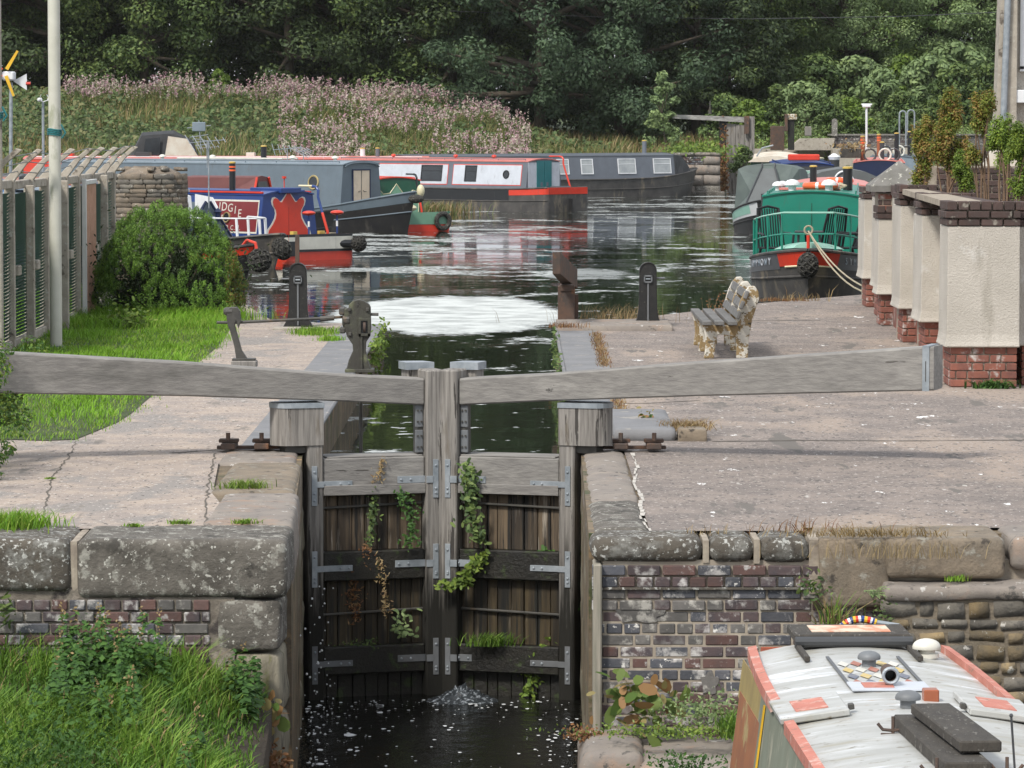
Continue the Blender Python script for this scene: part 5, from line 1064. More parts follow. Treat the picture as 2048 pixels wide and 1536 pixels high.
# N: second green boat behind
Nn = narrowboat('narrowboat', 'second green narrowboat with a dark pram hood behind the lifebuoy boat', 1690, 0, -93, 14, 'bow', d=91, hull='hullblack', cabin=(1, -2.4, 'c_green', 'c_pink'), zr=1.5, cw=.98, roofrail=False)
lifebuoy(Nn, 10.6, .0, 'orange lifebuoy with a white band on the second green boat roof')
chimney(Nn, 11.0, -.62, .42, .08, bands=None)
N2 = narrowboat('narrowboat', 'grey pram hooded boat with a round arched window behind the lifebuoys', 1700, 0, -90, 13, 'bow', d=112, hull='hullblack', cabin=(1, -2.4, 'c_charcoal', 'c_charcoal'), zr=1.3, cw=.95, roofrail=False)
tent(N2, [[(9.4,-1.3,1.35), (9.4,-.6,1.62), (9.4,0,1.72), (9.4,.6,1.62), (9.4,1.3,1.35)], [(11.2,-1.3,1.3), (11.2,-.6,1.6), (11.2,0,1.7), (11.2,.6,1.6), (11.2,1.3,1.3)]], 'canvas_grey', 'hood')
F = N2.ef(11.21, 1.35); mb = MB(); mb.tube([F @ Vector((.25*math.cos(a),.26*math.sin(a),.01)) for a in [PI*k/12 for k in range(13)]], .03, 6); mb.build('window_arch', 'c_white', N2.t)
# O, P, Q: far boats at the right
Oo = narrowboat('narrowboat', 'dark green cabined boat with a cream roof at the far side of the basin', 1535, 0, -100, 13, 'bow', d=146, hull='hullblack', cabin=(1, -2.2, 'c_dkgreen', 'c_cream_p'), zr=1.55, roofrail=False, cw=.95)
tent(Oo, [arch(10.0,.9,.8,1.5,1.78,5), arch(11.2,.9,.7,1.5,1.62,5)], 'canvas_w', 'roof_cover')
mb = MB(); mb.tube([Oo.M @ Vector((11,-.6,1.7)), Oo.M @ Vector((11,-.4,2.0)), Oo.M @ Vector((11,0,2.1))], .03, 6); mb.build('headlamp_bar', 'galv', Oo.t)
Pp = narrowboat('narrowboat', 'dark blue green boat with a wide white framed front window', 1618, 0, -92, 13, 'bow', d=128, hull='hullblack', cabin=(1, -2.2, 'c_navy', 'c_blue'), zr=1.6, roofrail='c_blue', cw=1.0)
F = Pp.ef(Pp.x1, 1.25, 0); panel(Pp, F, 1.7, .6, 'c_charcoal', 'front_panel', .01)
o = ringframe(F @ Matrix.Translation((.25,0,.01)), 1.0, .36, .03).build('window', 'c_white', Pp.t); mb = MB(); mb.span((-.22,-.15,.012), (.72,.15,.016), 0, F); mb.build('pane', 'curtain', o)
o = ringframe(F @ Matrix.Translation((-.55,.02,.01)), .4, .34, .03).build('window', 'c_navy', Pp.t); mb = MB(); mb.span((-.72,-.13,.012), (-.38,.16,.016), 0, F); mb.build('pane', 'curtain', o)
mb = MB(); mb.cbox((9,0,1.82), (.9,1.0,.2), .03, Pp.M); mb.build('upturned_dinghy', 'c_red', Pp.t)
mb = MB(); mb.lathe([(.16,0),(.2,.1),(.05,.2)], (0,0,0), 12, Pp.M @ Matrix.Translation((9.6,.95,1.75))); mb.build('chimney_hat', 'c_white', Pp.t)
mb = MB(); mb.lathe([(.17,0),(.17,.9)], (0,0,0), 12, Pp.M @ Matrix.Translation((9.6,.95,.85))); mb.build('canvas_roll', 'canvas_b', Pp.t)
Qs = (('narrowboat with pink roof crowded by chimneys and tyres behind the pyramid capped pier', 1760, 135, 'c_navy', 'c_pink'), ('pale blue roofed boat lying below the far brick wall', 1790, 150, 'c_slatelight', 'c_slateblue'))
for lb, px_, d_, c1, c2 in Qs:
    q = narrowboat('narrowboat', lb, px_, 0, -95, 12, 'bow', d=d_, hull='hullblack', cabin=(1, -2.4, c1, c2), zr=1.6, cw=.98)
    for k_, (x, y, h_) in enumerate(((8.6,-.55,.8), (8.0,.1,.6), (7.2,.6,.9))): chimney(q, x, y, h_, .08, bands=None if k_ else 'c_orange', m=('c_brown','c_charcoal','c_black')[k_])
    for x, y in ((9.2,-.3), (9.0,.2), (8.2,.5)):
        mb = MB(); mb.tube([q.M @ Vector((x,y+.2*math.cos(a),1.85+.2*math.sin(a))) for a in [2*PI*k/12 for k in range(13)]], .035, 6); mb.build('coiled_hose', ('c_charcoal','c_offwhite')[x == 9.0], q.t)
    if px_ == 1760:
        q_ = q
        for x in (9.1,): 
            mb = MB(); mb.cbox((x,-.95,1.9), (.5,.7,.3), .02, q.M); mb.build('crate', 'oldwood', q.t)
            V, Fv = leaves(np.array([q.M @ Vector((x+random.gauss(0,.18), -.95+random.gauss(0,.3), 2.12+random.gauss(0,.12))) for _ in range(160)])-np.array(q.t.location), rng.normal(size=(160,3)), .07)
            o = npmesh('dried_plant', V, Fv, LF['dry'], rint(160,3)); o.parent = q.t; o.rotation_euler.z = -q.t.rotation_euler.z
q = q_
# ================= quayside things =================
# bench: peeling concrete frames with dark slats, seen from its end
bp_ = G(1452, 700, 0); bn = thing('park_bench', 'bench with peeling white and ochre concrete frames and dark wooden slats', 'bench', (G(1450,700).x, 46.2, 0))
sB = FPX/46.1; by = lambda px: .6+(px-1031)/sB; bz = lambda py: (716-py)/sB
prof = [(1407,716), (1411,690), (1409,668), (1404,650), (1404,640), (1426,650), (1440,650), (1466,650), (1474,640), (1474,620), (1480,600), (1488,583), (1497,572), (1508,571), (1516,582), (1517,598), (1511,615), (1503,640), (1497,680), (1495,716), (1472,716), (1472,690), (1470,672), (1452,669), (1435,669), (1432,680), (1427,716)]
for k, (dy, lean) in enumerate(((0,0), (1.35,0), (2.7,0))):
    pol = [(by(x), bz(y)) for x, y in prof]
    mb = MB(); mb.prism(pol, (0,45.95+dy,0), (1,0,0), (0,0,1), (0,1,0), .09); mb.build('end_frame', 'peel', bn, bevel=.012)
for i, x in enumerate((1412, 1437, 1463)):
    for seg in ((45.75,48.9),):
        mb = MB(); mb.span((by(x)-.052, seg[0], bz(648)-.0), (by(x)+.052, seg[1], bz(648)+.045), .006); mb.build('seat_slat', 'slat', bn)
for i, (x, y) in enumerate(((1499,588), (1491,608), (1484,628))):
    M = Matrix.Translation((by(x)-.05, 47.3, bz(y))) @ Matrix.Rotation(R(22), 4, 'Y')
    mb = MB(); mb.cbox((0,0,0), (.035,3.1,.09), .006, M); mb.build('back_slat', 'slat', bn)

# poles at the left
def pole(px, py, r, H, label, m='cream', rope=None):
    p = G(px, py); mb = MB(); t = thing('pole', label, 'pole', p)
    mb.tube([p, p+Vector((0,0,H))], r, 16); mb.build('shaft', m, t, smooth=True)
    mb = MB(); mb.lathe([(r*1.25,0),(r*1.25,.03),(r,.035)], p, 16); mb.build('foot_collar', 'greymush', t)
    if rope:
        mb = MB(); 
        for k in range(4): mb.tube([p+Vector(((r+.012)*math.cos(a), (r+.012)*math.sin(a), rope+.02*k+.008*math.sin(a*2))) for a in [2*PI*i/14 for i in range(15)]], .009, 5)
        mb.tube([p+Vector((r+.01,-.05,rope+.12)), p+Vector((r+.06,-.05,rope+.02)), p+Vector((r+.02,-.06,rope-.04))], .012, 5); mb.build('tied_rope', 'c_teal', t)
pole(112.5, 697, .071, 5.5, 'tall cream flagpole with a blue rope tied round it, on the lawn', rope=2.5)
pole(-1, 722, .05, 5.5, 'tan pole at the very left edge of the photograph', 'concrete', rope=2.7)
# wind generators
wt = thing('wind_turbine', 'small wind turbine with yellow and red blades and a white tail vane', 'wind turbine', (D(20,160,90).x,90,-.4))
q = lambda px, py, y=90: D(px, py, y)
mb = MB(); mb.tube([q(22,165), q(21,420)], .04, 8); mb.build('mast', 'galv', wt)
mb = MB(); mb.cbox(q(18,152), (.26,.4,.2), .03); mb.build('generator_body', 'c_white', wt)
for a, c in ((58,'c_yellow'), (138,'c_red'), (-70,'c_yellow'), (215,'c_red')):
    b = q(12,145)+Vector((0,-.25,0)); dr = Vector((math.cos(R(a)),0,math.sin(R(a)))); sd_ = Vector((-dr.z,0,dr.x)); mb = MB()
    mb.add([b+dr*.08-sd_*.04, b+dr*.08+sd_*.04, b+dr*.55+sd_*.03, b+dr*.55-sd_*.02, b+dr*.08-sd_*.04+Vector((0,.02,0)), b+dr*.08+sd_*.04+Vector((0,.02,0)), b+dr*.55+sd_*.03+Vector((0,.02,0)), b+dr*.55-sd_*.02+Vector((0,.02,0))], [(0,1,2,3),(7,6,5,4),(0,4,5,1),(1,5,6,2),(2,6,7,3),(3,7,4,0)]); mb.build('blade', c, wt)
mb = MB(); a = q(26,162); mb.prism([(0,0), (.3,.16), (.3,-.2)], a, (1,0,0), (0,0,1), (0,1,0), .02); mb.build('tail_vane', 'c_white', wt)
mb = MB(); mb.tube([q(52,167), q(61,167)], .035, 6); mb.build('tail_tip', 'c_red', wt)
an = thing('anemometer', 'thin wind sensor mast with white cups left of the flagpole', 'wind sensor', (D(86,200,110).x,110,-.4))
mb = MB(); mb.tube([q(86,205,110), q(87,420,110)], .035, 6); mb.build('mast', 'galv', an)
for k in range(3): 
    a = 2*PI*k/3; c = q(86,204,110); mb = MB(); e = c+Vector((.17*math.cos(a),.17*math.sin(a),.06)); mb.tube([c, e], .012, 4); mb.ball(e, .055, 8, 6); mb.tube([c+Vector((.17*math.cos(a),0,.08)), c+Vector((.1*math.cos(a),0,.2))], .01, 4); mb.build('cup_arm', 'c_white', an)

# concrete post fence with green louvres
fn = thing('security_fence', 'concrete fence with cranked mossy posts and green louvred panels', 'fence', (-5.25,53,0))
FX = -5.27
pys = [45.6, 47.6, 49.5, 51.1, 53.3, 54.8, 56.6, 58.3, 59.6]; heights = [2.0,1.98,1.97,1.96,1.95,1.95,1.94,1.94,1.93]
for i, y in enumerate(pys):
    w_ = .058; h_ = heights[i]; secs = []
    for (x, z_) in ((0,-.1), (0,h_*.5), (0,h_), (.17,h_+.2), (.36,h_+.36)):
        s_ = w_*(1 if z_ <= h_ else .6); secs.append([(FX+x-s_,y-s_,z_-(.0 if z_ <= h_ else .0)), (FX+x+s_,y-s_,z_-(0 if z_ < h_ else .02)), (FX+x+s_,y+s_,z_-(0 if z_ < h_ else .02)), (FX+x-s_,y+s_,z_)])
    mb = MB(); mb.loft(secs); o = mb.build('post', 'concrete', fn, bevel=.01)
    if i < len(pys)-1:
        y2 = pys[i+1]; mb = MB()
        n = 42
        for k in range(n):
            z_ = .12+(h_-.3)*k/n; mb.add([(FX-.03,y+.07,z_), (FX-.03,y2-.07,z_), (FX+.02,y2-.07,z_+.052), (FX+.02,y+.07,z_+.052)], [(0,1,2,3)])
        for k in range(60):
            yy = y+.07+(y2-y-.14)*k/59
        tag(mb.build('louvre_panel', 'greenslat' if i != 4 else 'greenslat', fn), kind='stuff')
        mb = MB(); mb.span((FX-.05,y+.065,h_-.12), (FX+.04,y2-.065,h_-.02), .008); mb.build('rail', 'concrete', fn)
        mb = MB(); mb.span((FX-.05,y+.3,.85), (FX+.07,y+.55,.97), .012); mb.build('bracket_block', 'concrete', fn)
        mb = MB(); mb.span((FX-.05,y+.065,-.05), (FX+.03,y2-.065,.11), .01); mb.build('gravel_board', 'concrete', fn)
for k in range(3):
    mb = MB(); mb.tube([(FX+.1+.11*k, y, 1.93+.12+.11*k+.03*math.sin(i*1.9)) for i, y in enumerate(pys)], .006, 4); mb.build('strand_wire', 'greymush', fn)
# intermediate struts on the outside
for y in (48.6, 52.3, 57.4): mb = MB(); mb.span((FX+.07,y-.05,-.1), (FX+.17,y+.05,1.9), .01); mb.build('strut', 'concrete', fn)
mb = MB(); x0 = FX+.08
for k in range(36): z_ = .05+1.75*k/36; mb.span((x0,54.95,z_), (x0+.02,56.3,z_+.022))
for k in range(12): yy = 54.95+1.35*k/11; mb.span((x0+.018,yy-.014,.05), (x0+.034,yy+.014,1.8))
tag(mb.build('lattice_screen', 'orange_brick', fn), kind='stuff')
mb = MB(); mb.span((x0-.01,54.85,0), (x0+.05,54.94,1.88), .005); mb.span((x0-.01,54.95,1.8), (x0+.05,56.3,1.86), .005); mb.build('screen_frame', 'lattice_white', fn)

# round stone tower
tw = thing('stone_tower', 'squat round pier of brown coursed stone behind the fence', 'stone pier', (-4.55,66,-.4))
TC = Vector((D(300,400,66).x, 66, 0)); TR = 72/(FPX/66)
mb = MB(); mb.lathe([(TR-.03,-1),(TR-.03,1.75),(TR-.1,1.82),(TR*.5,1.9)], TC, 28); mb.build('mortar', 'tower1', tw)
sms = []
for q_i in range(6):
    o = chunk((-.5,-.5,-.5), (.5,.5,.5), 2, amp=.07, rad=.08, seed=200+q_i, fq=1.6).build('stone', 'tower1' if q_i % 2 == 0 else 'tower2', smooth='all'); sms.append(o.data); bpy.data.objects.remove(o)
z = .25; n = 0
while z < 1.78:
    h = random.uniform(.05,.095); a = random.uniform(0,.3)+PI*.93
    while a < 2*PI+.25:
        w_ = random.uniform(.12,.36); o = put(random.choice(sms), tw, (TC.x+TR*math.cos(a+w_/TR/2)*.97, TC.y+TR*math.sin(a+w_/TR/2)*.97, z+h/2), a+w_/TR/2+PI/2); o.scale = (w_*1.03, .07, h*1.04); a += (w_+.008)/TR; n += 1
    z += h
z = 1.8
for k in range(34):
    a = random.uniform(0,2*PI); r_ = TR*random.uniform(.2,.95); o = put(random.choice(sms), tw, (TC.x+r_*math.cos(a), TC.y+r_*math.sin(a), 1.87), random.uniform(0,3)); o.scale = (random.uniform(.06,.2), random.uniform(.06,.14), random.uniform(.05,.1))

# ---- planter wall with rendered piers at the right ----
pw = thing('rendered_wall', 'stepped pebble rendered wall with red brick plinth and dark brick capping', 'wall', (5.3,48,0))
pp = picks(['p_red'], [1]); pc = picks(['p_dark'], [1])
def pier(x0, x1, y0, y1, zt, zb=.41, cap=3, left=True, ybase=None):
    # core, plinth bricks, flared render, brick capping
    mb = MB(); mb.span((x0+.05,y0+.05,-.05), (x1-.05,y1,zt-.02)); mb.build('core', 'mortar_light', pw)
    n = round((zb+.0)/.075)
    for r in range(n):
        z_ = r*zb/n
        course(pw, (x0+.035,y0+.03,0), (x1-.02,y0+.03,0), z_, zb/n, 'm' if x1-x0 > .5 else 's', pp, off=r % 2, proud=.003)
        course(pw, (x0+.035,min(y1,y0+.7),0), (x0+.035,y0+.13,0), z_, zb/n, 's', pp, off=r % 2, proud=.003, nrm=(-1,0,0))
    hc = [.1,.078,.078][:cap]; zc = zt-sum(hc)
    e = .004; secs = []
    for z_, o_ in ((zb-.01,.0), (zb+.0,.035), (zb+.05,.02), (zb+.12,.008), (zc,.0)):
        secs.append([(x0-o_,y0-o_,z_), (x1+.0,y0-o_,z_), (x1+.0,y1,z_), (x0-o_,y1,z_)])
    mb = MB(); mb.loft(secs); mb.build('render_panel', 'render', pw, bevel=.012)
    z_ = zt
    for i, h_ in enumerate(hc):
        z_ -= h_; o_ = (.012,.03,.012)[i] if cap > 2 else .02
        course(pw, (x0-o_,y0-o_,0), (x1,y0-o_,0), z_, h_, 'h' if i == 0 else 's', pc, dep=.1025 if i else .2, off=(i == 2), proud=.002, joint=.012)
        course(pw, (x0-o_,min(y1,y0+.7),0), (x0-o_,y0+.1,0), z_, h_, 'h' if i == 0 else 's', pc, dep=.1, proud=.002, joint=.012, nrm=(-1,0,0))
sc_ = lambda y: FPX/y
X_ = lambda px, y: .6+(px-1031)/sc_(y)
pier(X_(1896,41), X_(2040,41), 41, 41.8, 1.87)
pier(X_(2046,41), X_(2300,41), 41.3, 41.8, 1.86)
pier(X_(1844,46), X_(1844,46)+.6, 46, 47.0, 1.86)
pier(X_(1801,49.2), X_(1801,49.2)+.6, 49.2, 50.2, 1.9)
pier(X_(1741,56.5), X_(1741,56.5)+.5, 55.6, 56.3, 1.88)
pier(X_(1727,58.5), X_(1727,58.5)+.5, 58.4, 59.4, 1.72, cap=2)
# taller pier with the pyramid cap
y0 = 53.2; xa, xb = X_(1757,y0), X_(1757,y0)+.58
pier(xa, xb, y0, y0+.6, 1.56, cap=2)
mb = MB(); mb.span((xa,y0,1.5), (xb,y0+.6,1.72)); mb.build('core', 'mortar_light', pw)
for r in range(3): course(pw, (xa-.004,y0-.008,0), (xb,y0-.008,0), 1.49+.075*r, .075, 'sms'[r], picks(['p_red','p_dark'],[2,1]), off=r % 2, proud=.003)
mb = MB(); cx, cy = (xa+xb)/2, y0+.3; e = .4
mb.loft([[(cx-q,cy-q,z_), (cx+q,cy-q,z_), (cx+q,cy+q,z_), (cx-q,cy+q,z_)] for q, z_ in ((e,1.74), (e,1.82), (.02,2.13))]); mb.build('pyramid_cap', 'slate', pw)
# wall runs between the piers, and their flat tops
runs = [((X_(1850,46)+.3,41.8), (X_(1850,46)+.3,46.0)), ((X_(1850,46)+.25,47), (X_(1801,49.2)+.3,49.2)), ((X_(1801,49.2)+.3,50.2), (xa+.3,y0)), ((xa+.3,y0+.6), (X_(1741,56)+.3,56.3)), ((X_(1741,56)+.3,56.3), (X_(1727,58.5)+.3,58.4))]
for (a, b) in runs:
    a = Vector((*a,0)); b = Vector((*b,0)); d_ = (b-a).normalized(); n_ = Vector((-d_.y,d_.x,0)); 
    for w_, z0_, z1_, m in ((.11,0,.4,'p_red'), (.13,.4,1.7,'render'), (.15,1.7,1.83,'p_dark')):
        mb = MB(); mb.prism([(0,-w_),((b-a).length,-w_),((b-a).length,w_),(0,w_)], a+Vector((0,0,z0_)), d_, n_, (0,0,1), z1_-z0_-.002); mb.build('wall_panel', m, pw)
mb = MB(); mb.add([(X_(1890,41.9),41.9,1.845), (X_(1968,41.9),41.9,1.845), (X_(1842,49.3),49.3,1.845), (X_(1803,49.3),49.3,1.845)], [(0,1,2,3)]); mb.v += [(x,y,1.78) for x,y,z in mb.v]; mb.f += [(4,5,6,7),(0,1,5,4),(1,2,6,5),(2,3,7,6),(3,0,4,7)]; mb.mi = [0]*6; mb.build('sloping_top', 'mortar_light', pw)
# rear planter wall
rwv = thing('rear_brick_wall', 'dark brick capped rear wall of the planter holding the conifers', 'wall', (6.6,50.5,0))
mb = MB(); mb.span((X_(1870,50.5),50.55,0), (9.5,50.9,1.62)); mb.build('render_panel', 'render', rwv)
mb = MB(); mb.span((X_(1850,50.5),50.5,1.6), (9.5,50.9,2.1)); mb.build('mortar', 'mortar_light', rwv)
for r in range(6): course(rwv, (X_(1872,50.5),50.48,0), (8.4,50.48,0), 1.62+.078*r, .078, 'sshsss'[r], pc, off=r % 2, proud=.003)
mb = MB(); mb.slab([(5.2,42), (9.5,42), (9.5,50.5), (5.6,50.5)], 1.2, 1.6); tag(mb.build('planter_soil', 'soil'), kind='structure')

# house corner, far right
hs = thing('house', 'cream rendered house corner with grey downpipe at the top right', 'house', (9.6,66,0))
yh_ = 62; HX = D(2030,100,yh_).x
mb = MB(); mb.slab([(HX-.02,yh_), (HX+9,yh_), (HX+10,yh_+9), (HX+1.5,yh_+9)], 0, 9); mb.build('wall', 'render', hs)
mb = MB(); mb.loft([[(D(2003,0,yh_-.2).x+o_,yh_-.25,z_), (HX,yh_-.25,z_), (HX,yh_+.2,z_), (D(2003,0,yh_-.2).x+o_,yh_+.2,z_)] for o_, z_ in ((-.12,0), (-.08,2.5), (.12,9))]); mb.build('corner_buttress', 'concrete', hs)
mb = MB(); mb.tube([(D(2010,0,yh_-.3).x-.06,yh_-.3,0), (D(2010,0,yh_-.3).x+.0,yh_-.3,3), (D(2018,0,yh_).x+.08,yh_-.3,9)], .05, 10); mb.build('downpipe', 'galv', hs, smooth=True)
mb = MB(); mb.span((HX-.13,yh_-.22,D(0,206,yh_).z), (HX+2.4,yh_-.01,D(0,180,yh_).z), .01); mb.build('window_sill', 'c_white', hs)
wx0 = D(2040,0,yh_).x
mb = MB(); mb.span((wx0,yh_-.05,D(0,139,yh_).z), (wx0+.07,yh_-.01,4.6), .005); mb.span((wx0,yh_-.05,D(0,143,yh_).z), (wx0+1.5,yh_-.01,D(0,132,yh_).z), .005); mb.span((wx0+1.43,yh_-.05,D(0,132,yh_).z), (wx0+1.5,yh_-.01,4.6), .005); mb.build('window', 'c_white', hs)
mb = MB(); mb.span((wx0+.07,yh_-.03,D(0,132,yh_).z), (wx0+1.43,yh_-.015,4.6)); mb.build('pane', 'glass', hs)
# pale tarpaulin fan shape and car glimpsed behind the conifers
mb = MB(); mb.prism([(0,0), (.9,0), (.8,.5), (.6,.8), (.3,.85), (.1,.5)], (D(1940,400,58).x,58,1.4), (1,0,0), (0,0,1), (0,1,0), .08)
simple('leaning_sheet', mb, 'canvas_w', 'pale crumpled sheet leaning behind the conifers near the house', 'sheet')

# ---- far side: old wooden gate, stone pier, quay walls ----
fg = thing('far_lock_gate', 'weathered white wooden lock gate with its beam across the basin', 'lock gate', (D(1480,330,168).x,168,-.4))
q = lambda px, py, y=168: D(px, py, y)
mb = MB(); a, b = q(1345,232), q(1490,238); mb.loft([[(p.x,168+o_,p.z-h_), (p.x,168+o_+.45,p.z-h_), (p.x,168+o_+.45,p.z+h_*.6), (p.x,168+o_,p.z+h_*.6)] for p, h_, o_ in ((a,.1,-.5), (b,.14,0))]); mb.build('balance_beam', mat('bleached_timber', (.4,.39,.36), (.2,.19,.18), 3, .9, .5, 9, stretch=(1,3,4)), fg)
mb = MB(); mb.span((q(1440,0).x,168.1,-.5), (q(1453,0).x,168.6,q(0,240).z), .01); mb.build('gate_post', 'wet', fg)
for k in range(5):
    x0 = q(1454+k*9.2,0).x; mb = MB(); mb.span((x0,168.05+.01*(k % 2),-.5), (x0+.178,168.35,q(0,247+k).z), .006); mb.build('gate_plank', 'post', fg)
mb = MB(); mb.span((q(1500,0).x,167.95,-.5), (q(1510,0).x,168.5,q(0,233).z), .01); mb.build('gate_post', 'post', fg)
mb = MB(); mb.span((q(1489,0).x,167.8,q(0,268).z), (q(1499,0).x,167.95,q(0,232).z), .01); mb.build('rust_plate', 'rust', fg)
mb = MB(); mb.tube([q(1420,228), q(1420,202)], .03, 6); mb.tube([q(1420,228), q(1420,219)], .07, 8); mb.build('beam_spike', 'iron', fg)
sp = thing('stone_pier', 'pale block stone pier with dark brick patch beside the far gate', 'stone pier', (D(1405,390,164.5).x,164.5,-.4))
q4 = lambda px, py: D(px, py, 164)
cols = [1355,1385,1412,1443]
z_ = -.5; r = 0
while z_ < 1.28:
    h_ = (.5,.42,.4,.34,.3)[r % 5]; xs_ = [1340,1375,1408,1443] if r % 2 else [1340,1392,1443]
    for a, b in zip(xs_[:-1], xs_[1:]):
        if r == 3 and a < 1400: continue
        chunk((q4(a,0).x, 164, z_), (q4(b,0).x-.02, 166.5, min(z_+h_,1.3)-.01), 5, amp=.03, rad=.04, seed=r*5+a, fq=2).build('block', 'stone_top' if (r+a) % 3 else 'stone_mid', sp, smooth='all')
    z_ += h_; r += 1
zz = -.5+.5+.42+.4
for k in range(4): course(sp, (q4(1345,0).x,164.06,0), (q4(1408,0).x,164.06,0), zz+.078*k, .078, 's', dk, off=k % 2)
mb = MB(); mb.span((q4(1341,0).x,164.1,-.5), (q4(1442,0).x,166.4,1.25)); mb.build('mortar', 'mortar', sp)
mb = MB(); mb.span((q4(1330,0).x,163.5,-.5), (q4(1450,0).x,164.2,-.25), .02); mb.build('footing', 'stone_mid', sp)
fw = thing('far_quay_wall', 'long dark brick retaining wall at the back right of the basin', 'wall', (D(1750,290,176).x,176,0))
qf = lambda px, py: D(px, py, 176)
mb = MB(); mb.span((qf(1668,0).x,176,-.5), (qf(2100,0).x,177,qf(0,271).z)); mb.build('brickwork', 'b_grey', fw)
mb = MB(); mb.span((qf(1660,0).x,175.9,qf(0,271).z), (qf(2100,0).x,177.1,qf(0,268).z)); mb.build('coping', 'slate', fw)
for k in range(5):
    zz = qf(0,290-k*4.5).z; course(fw, (qf(1670,0).x,175.99,0), (qf(1835,0).x,175.99,0), zz, .095, 's', picks(['b_grey','b_purple'],[2,1]), off=k % 2)
mb = MB(); mb.span((qf(1490,0).x,176.2,-.5), (qf(1668,0).x,178,qf(0,298).z)); mb.span((qf(1660,0).x,174,-.5), (qf(1840,0).x,176,qf(0,296).z)); mb.build('lower_quay', 'concrete', fw)
mb = MB(); mb.prism([(qf(1572,0).x,qf(0,300).z), (qf(1662,0).x,qf(0,300).z), (qf(1668,0).x,qf(0,276).z), (qf(1600,0).x,qf(0,277).z)], (0,175,0), (1,0,0), (0,0,1), (0,1,0), 1.0)
simple('concrete_ramp', mb, 'concrete', 'sloping pale concrete slab left of the far brick wall', 'ramp')
def post(name, lb, px0, px1, pt, pb, y, m, cat='post', rnd_=False, group=None):
    mb = MB(); a = D(px0,pb,y); b = D(px1,pt,y)
    if rnd_: 
        c = (a.x+b.x)/2; r_ = abs(b.x-a.x)/2; mb.prism([(-r_,a.z), (r_,a.z)]+[(r_*math.cos(t_),b.z-r_+r_*math.sin(t_)) for t_ in [PI*k/8 for k in range(9)]], (c,y,0), (1,0,0), (0,0,1), (0,1,0), .2)
    else: mb.span((a.x,y,a.z), (b.x,y+.25,b.z), .02)
    return simple(name, mb, m, lb, cat, group)
post('paddle_post', 'round topped dark post rising above the far brick wall', 1664, 1675, 237, 272, 175.8, 'slate', rnd_=True)
post('rust_plate', 'square rusty plate standing above the far quay', 1541, 1569, 252, 300, 173, 'rust', 'steel plate')
gp_ = post('gate_stump', 'dark gate stump with a bleached white top at the far side', 1576, 1589, 236, 300, 172, 'wet')
mb = MB(); a = D(1571,228,172); b = D(1594,240,172); mb.span((a.x,171.9,b.z), (b.x,172.4,a.z), .03); WM[gp_.name] = Matrix.Translation(gp_.location); mb.build('white_top', 'peel', gp_)
mb = MB(); mb.span((D(1570,0,172).x,171.8,D(0,262,172).z), (D(1576,0,172).x,172,D(0,228,172).z), .01); mb.build('rust_strip', 'rust', gp_)
post('post', 'short grey timber stump right of the bleached gate stump', 1610, 1623, 253, 272, 174, 'post')
lp_ = thing('lamp_post', 'slim white lamp post with a small aerial head at the back right', 'lamp post', (D(1733,300,140).x,140,0))
mb = MB(); mb.tube([D(1733,300,140), D(1733,212,140)], .04, 8); mb.build('shaft', 'c_white', lp_)
mb = MB(); mb.cbox(D(1733,212,140), (.28,.2,.1), .02); mb.tube([D(1723,209,140), D(1744,209,140)], .03, 5); mb.build('head', 'c_white', lp_)
for k, (x0, x1, y0, y1) in enumerate(((1799,1812,222,292), (1815,1829,220,268))):
    c = D((x0+x1)/2, y0, 170); r_ = (x1-x0)/2/(FPX/170); zt = D(0,y0,170).z-r_; zb = D(0,y1,170).z
    mb = MB(); mb.tube([(c.x-r_,170,zb), (c.x-r_,170,zt)]+[(c.x-r_*math.cos(t_),170,zt+r_*math.sin(t_)) for t_ in [PI*q_/8 for q_ in range(1,8)]]+[(c.x+r_,170,zt), (c.x+r_,170,zb)], .035, 6)
    simple('ladder_hoop', mb, 'galv', ('left' if k == 0 else 'right')+' grey ladder hoop standing on the far brick wall', 'handrail')
# overhead cable across the trees
mb = MB(); mb.tube([D(900,22,186), D(1200,34,186), D(1500,38,186), D(1800,33,186), D(2100,20,186)], .018, 4, cap=False)
simple('overhead_cable', mb, 'c_charcoal', 'thin black cable sagging in front of the trees at the top', 'cable')

# ---- narrowboat roof at the bottom right ----
ZR = -.42; nb = G(1592, 1282, ZR); nb2 = G(1795, 1536, ZR)
# axis through the roof: from the stern hatch towards the camera
ax0 = G(1697, 1285, ZR+.06); ax1 = G(1880, 1500, ZR+.06); dv = (ax1-ax0); dv.z = 0; dv.normalize()
nt_ = thing('narrowboat', 'moored narrowboat at the bottom right, silver grey roof edged in faded red', 'boat', (ax0.x,ax0.y,-2), math.atan2(dv.y, dv.x)); NM = WM[nt_.name]
half = (G(1884,1288,ZR)-G(1500,1282,ZR)).length/2; HW = half; top = ZR+2
print('near boat half width', HW, 'axis', dv)
def NB(name, mb, m, par=None, **k): return mb.build(name, m, par or nt_, **k)
Ln = 7.5
HW /= .9
def nw(x): return HW*(1-.1*max(0,1-x/2.4)**2)          # roof narrows a little at the stern
mb = MB(); secs = []
xs_ = [0,.3,.6,1,1.5,2,2.5]+[2.5+(Ln-2.5)*k/8 for k in range(1,9)]
for x in xs_:
    w_ = nw(x)-.02; secs.append([(x, -w_+2*w_*k/12, top+.07*(1-(2*k/12-1)**2)) for k in range(13)]+[(x, w_-2*w_*k/12, top+.07*(1-(1-2*k/12)**2)-.02) for k in range(13)])
mb.loft(secs, M=NM); NB('roof', mb, 'roofpaint', smooth=True)
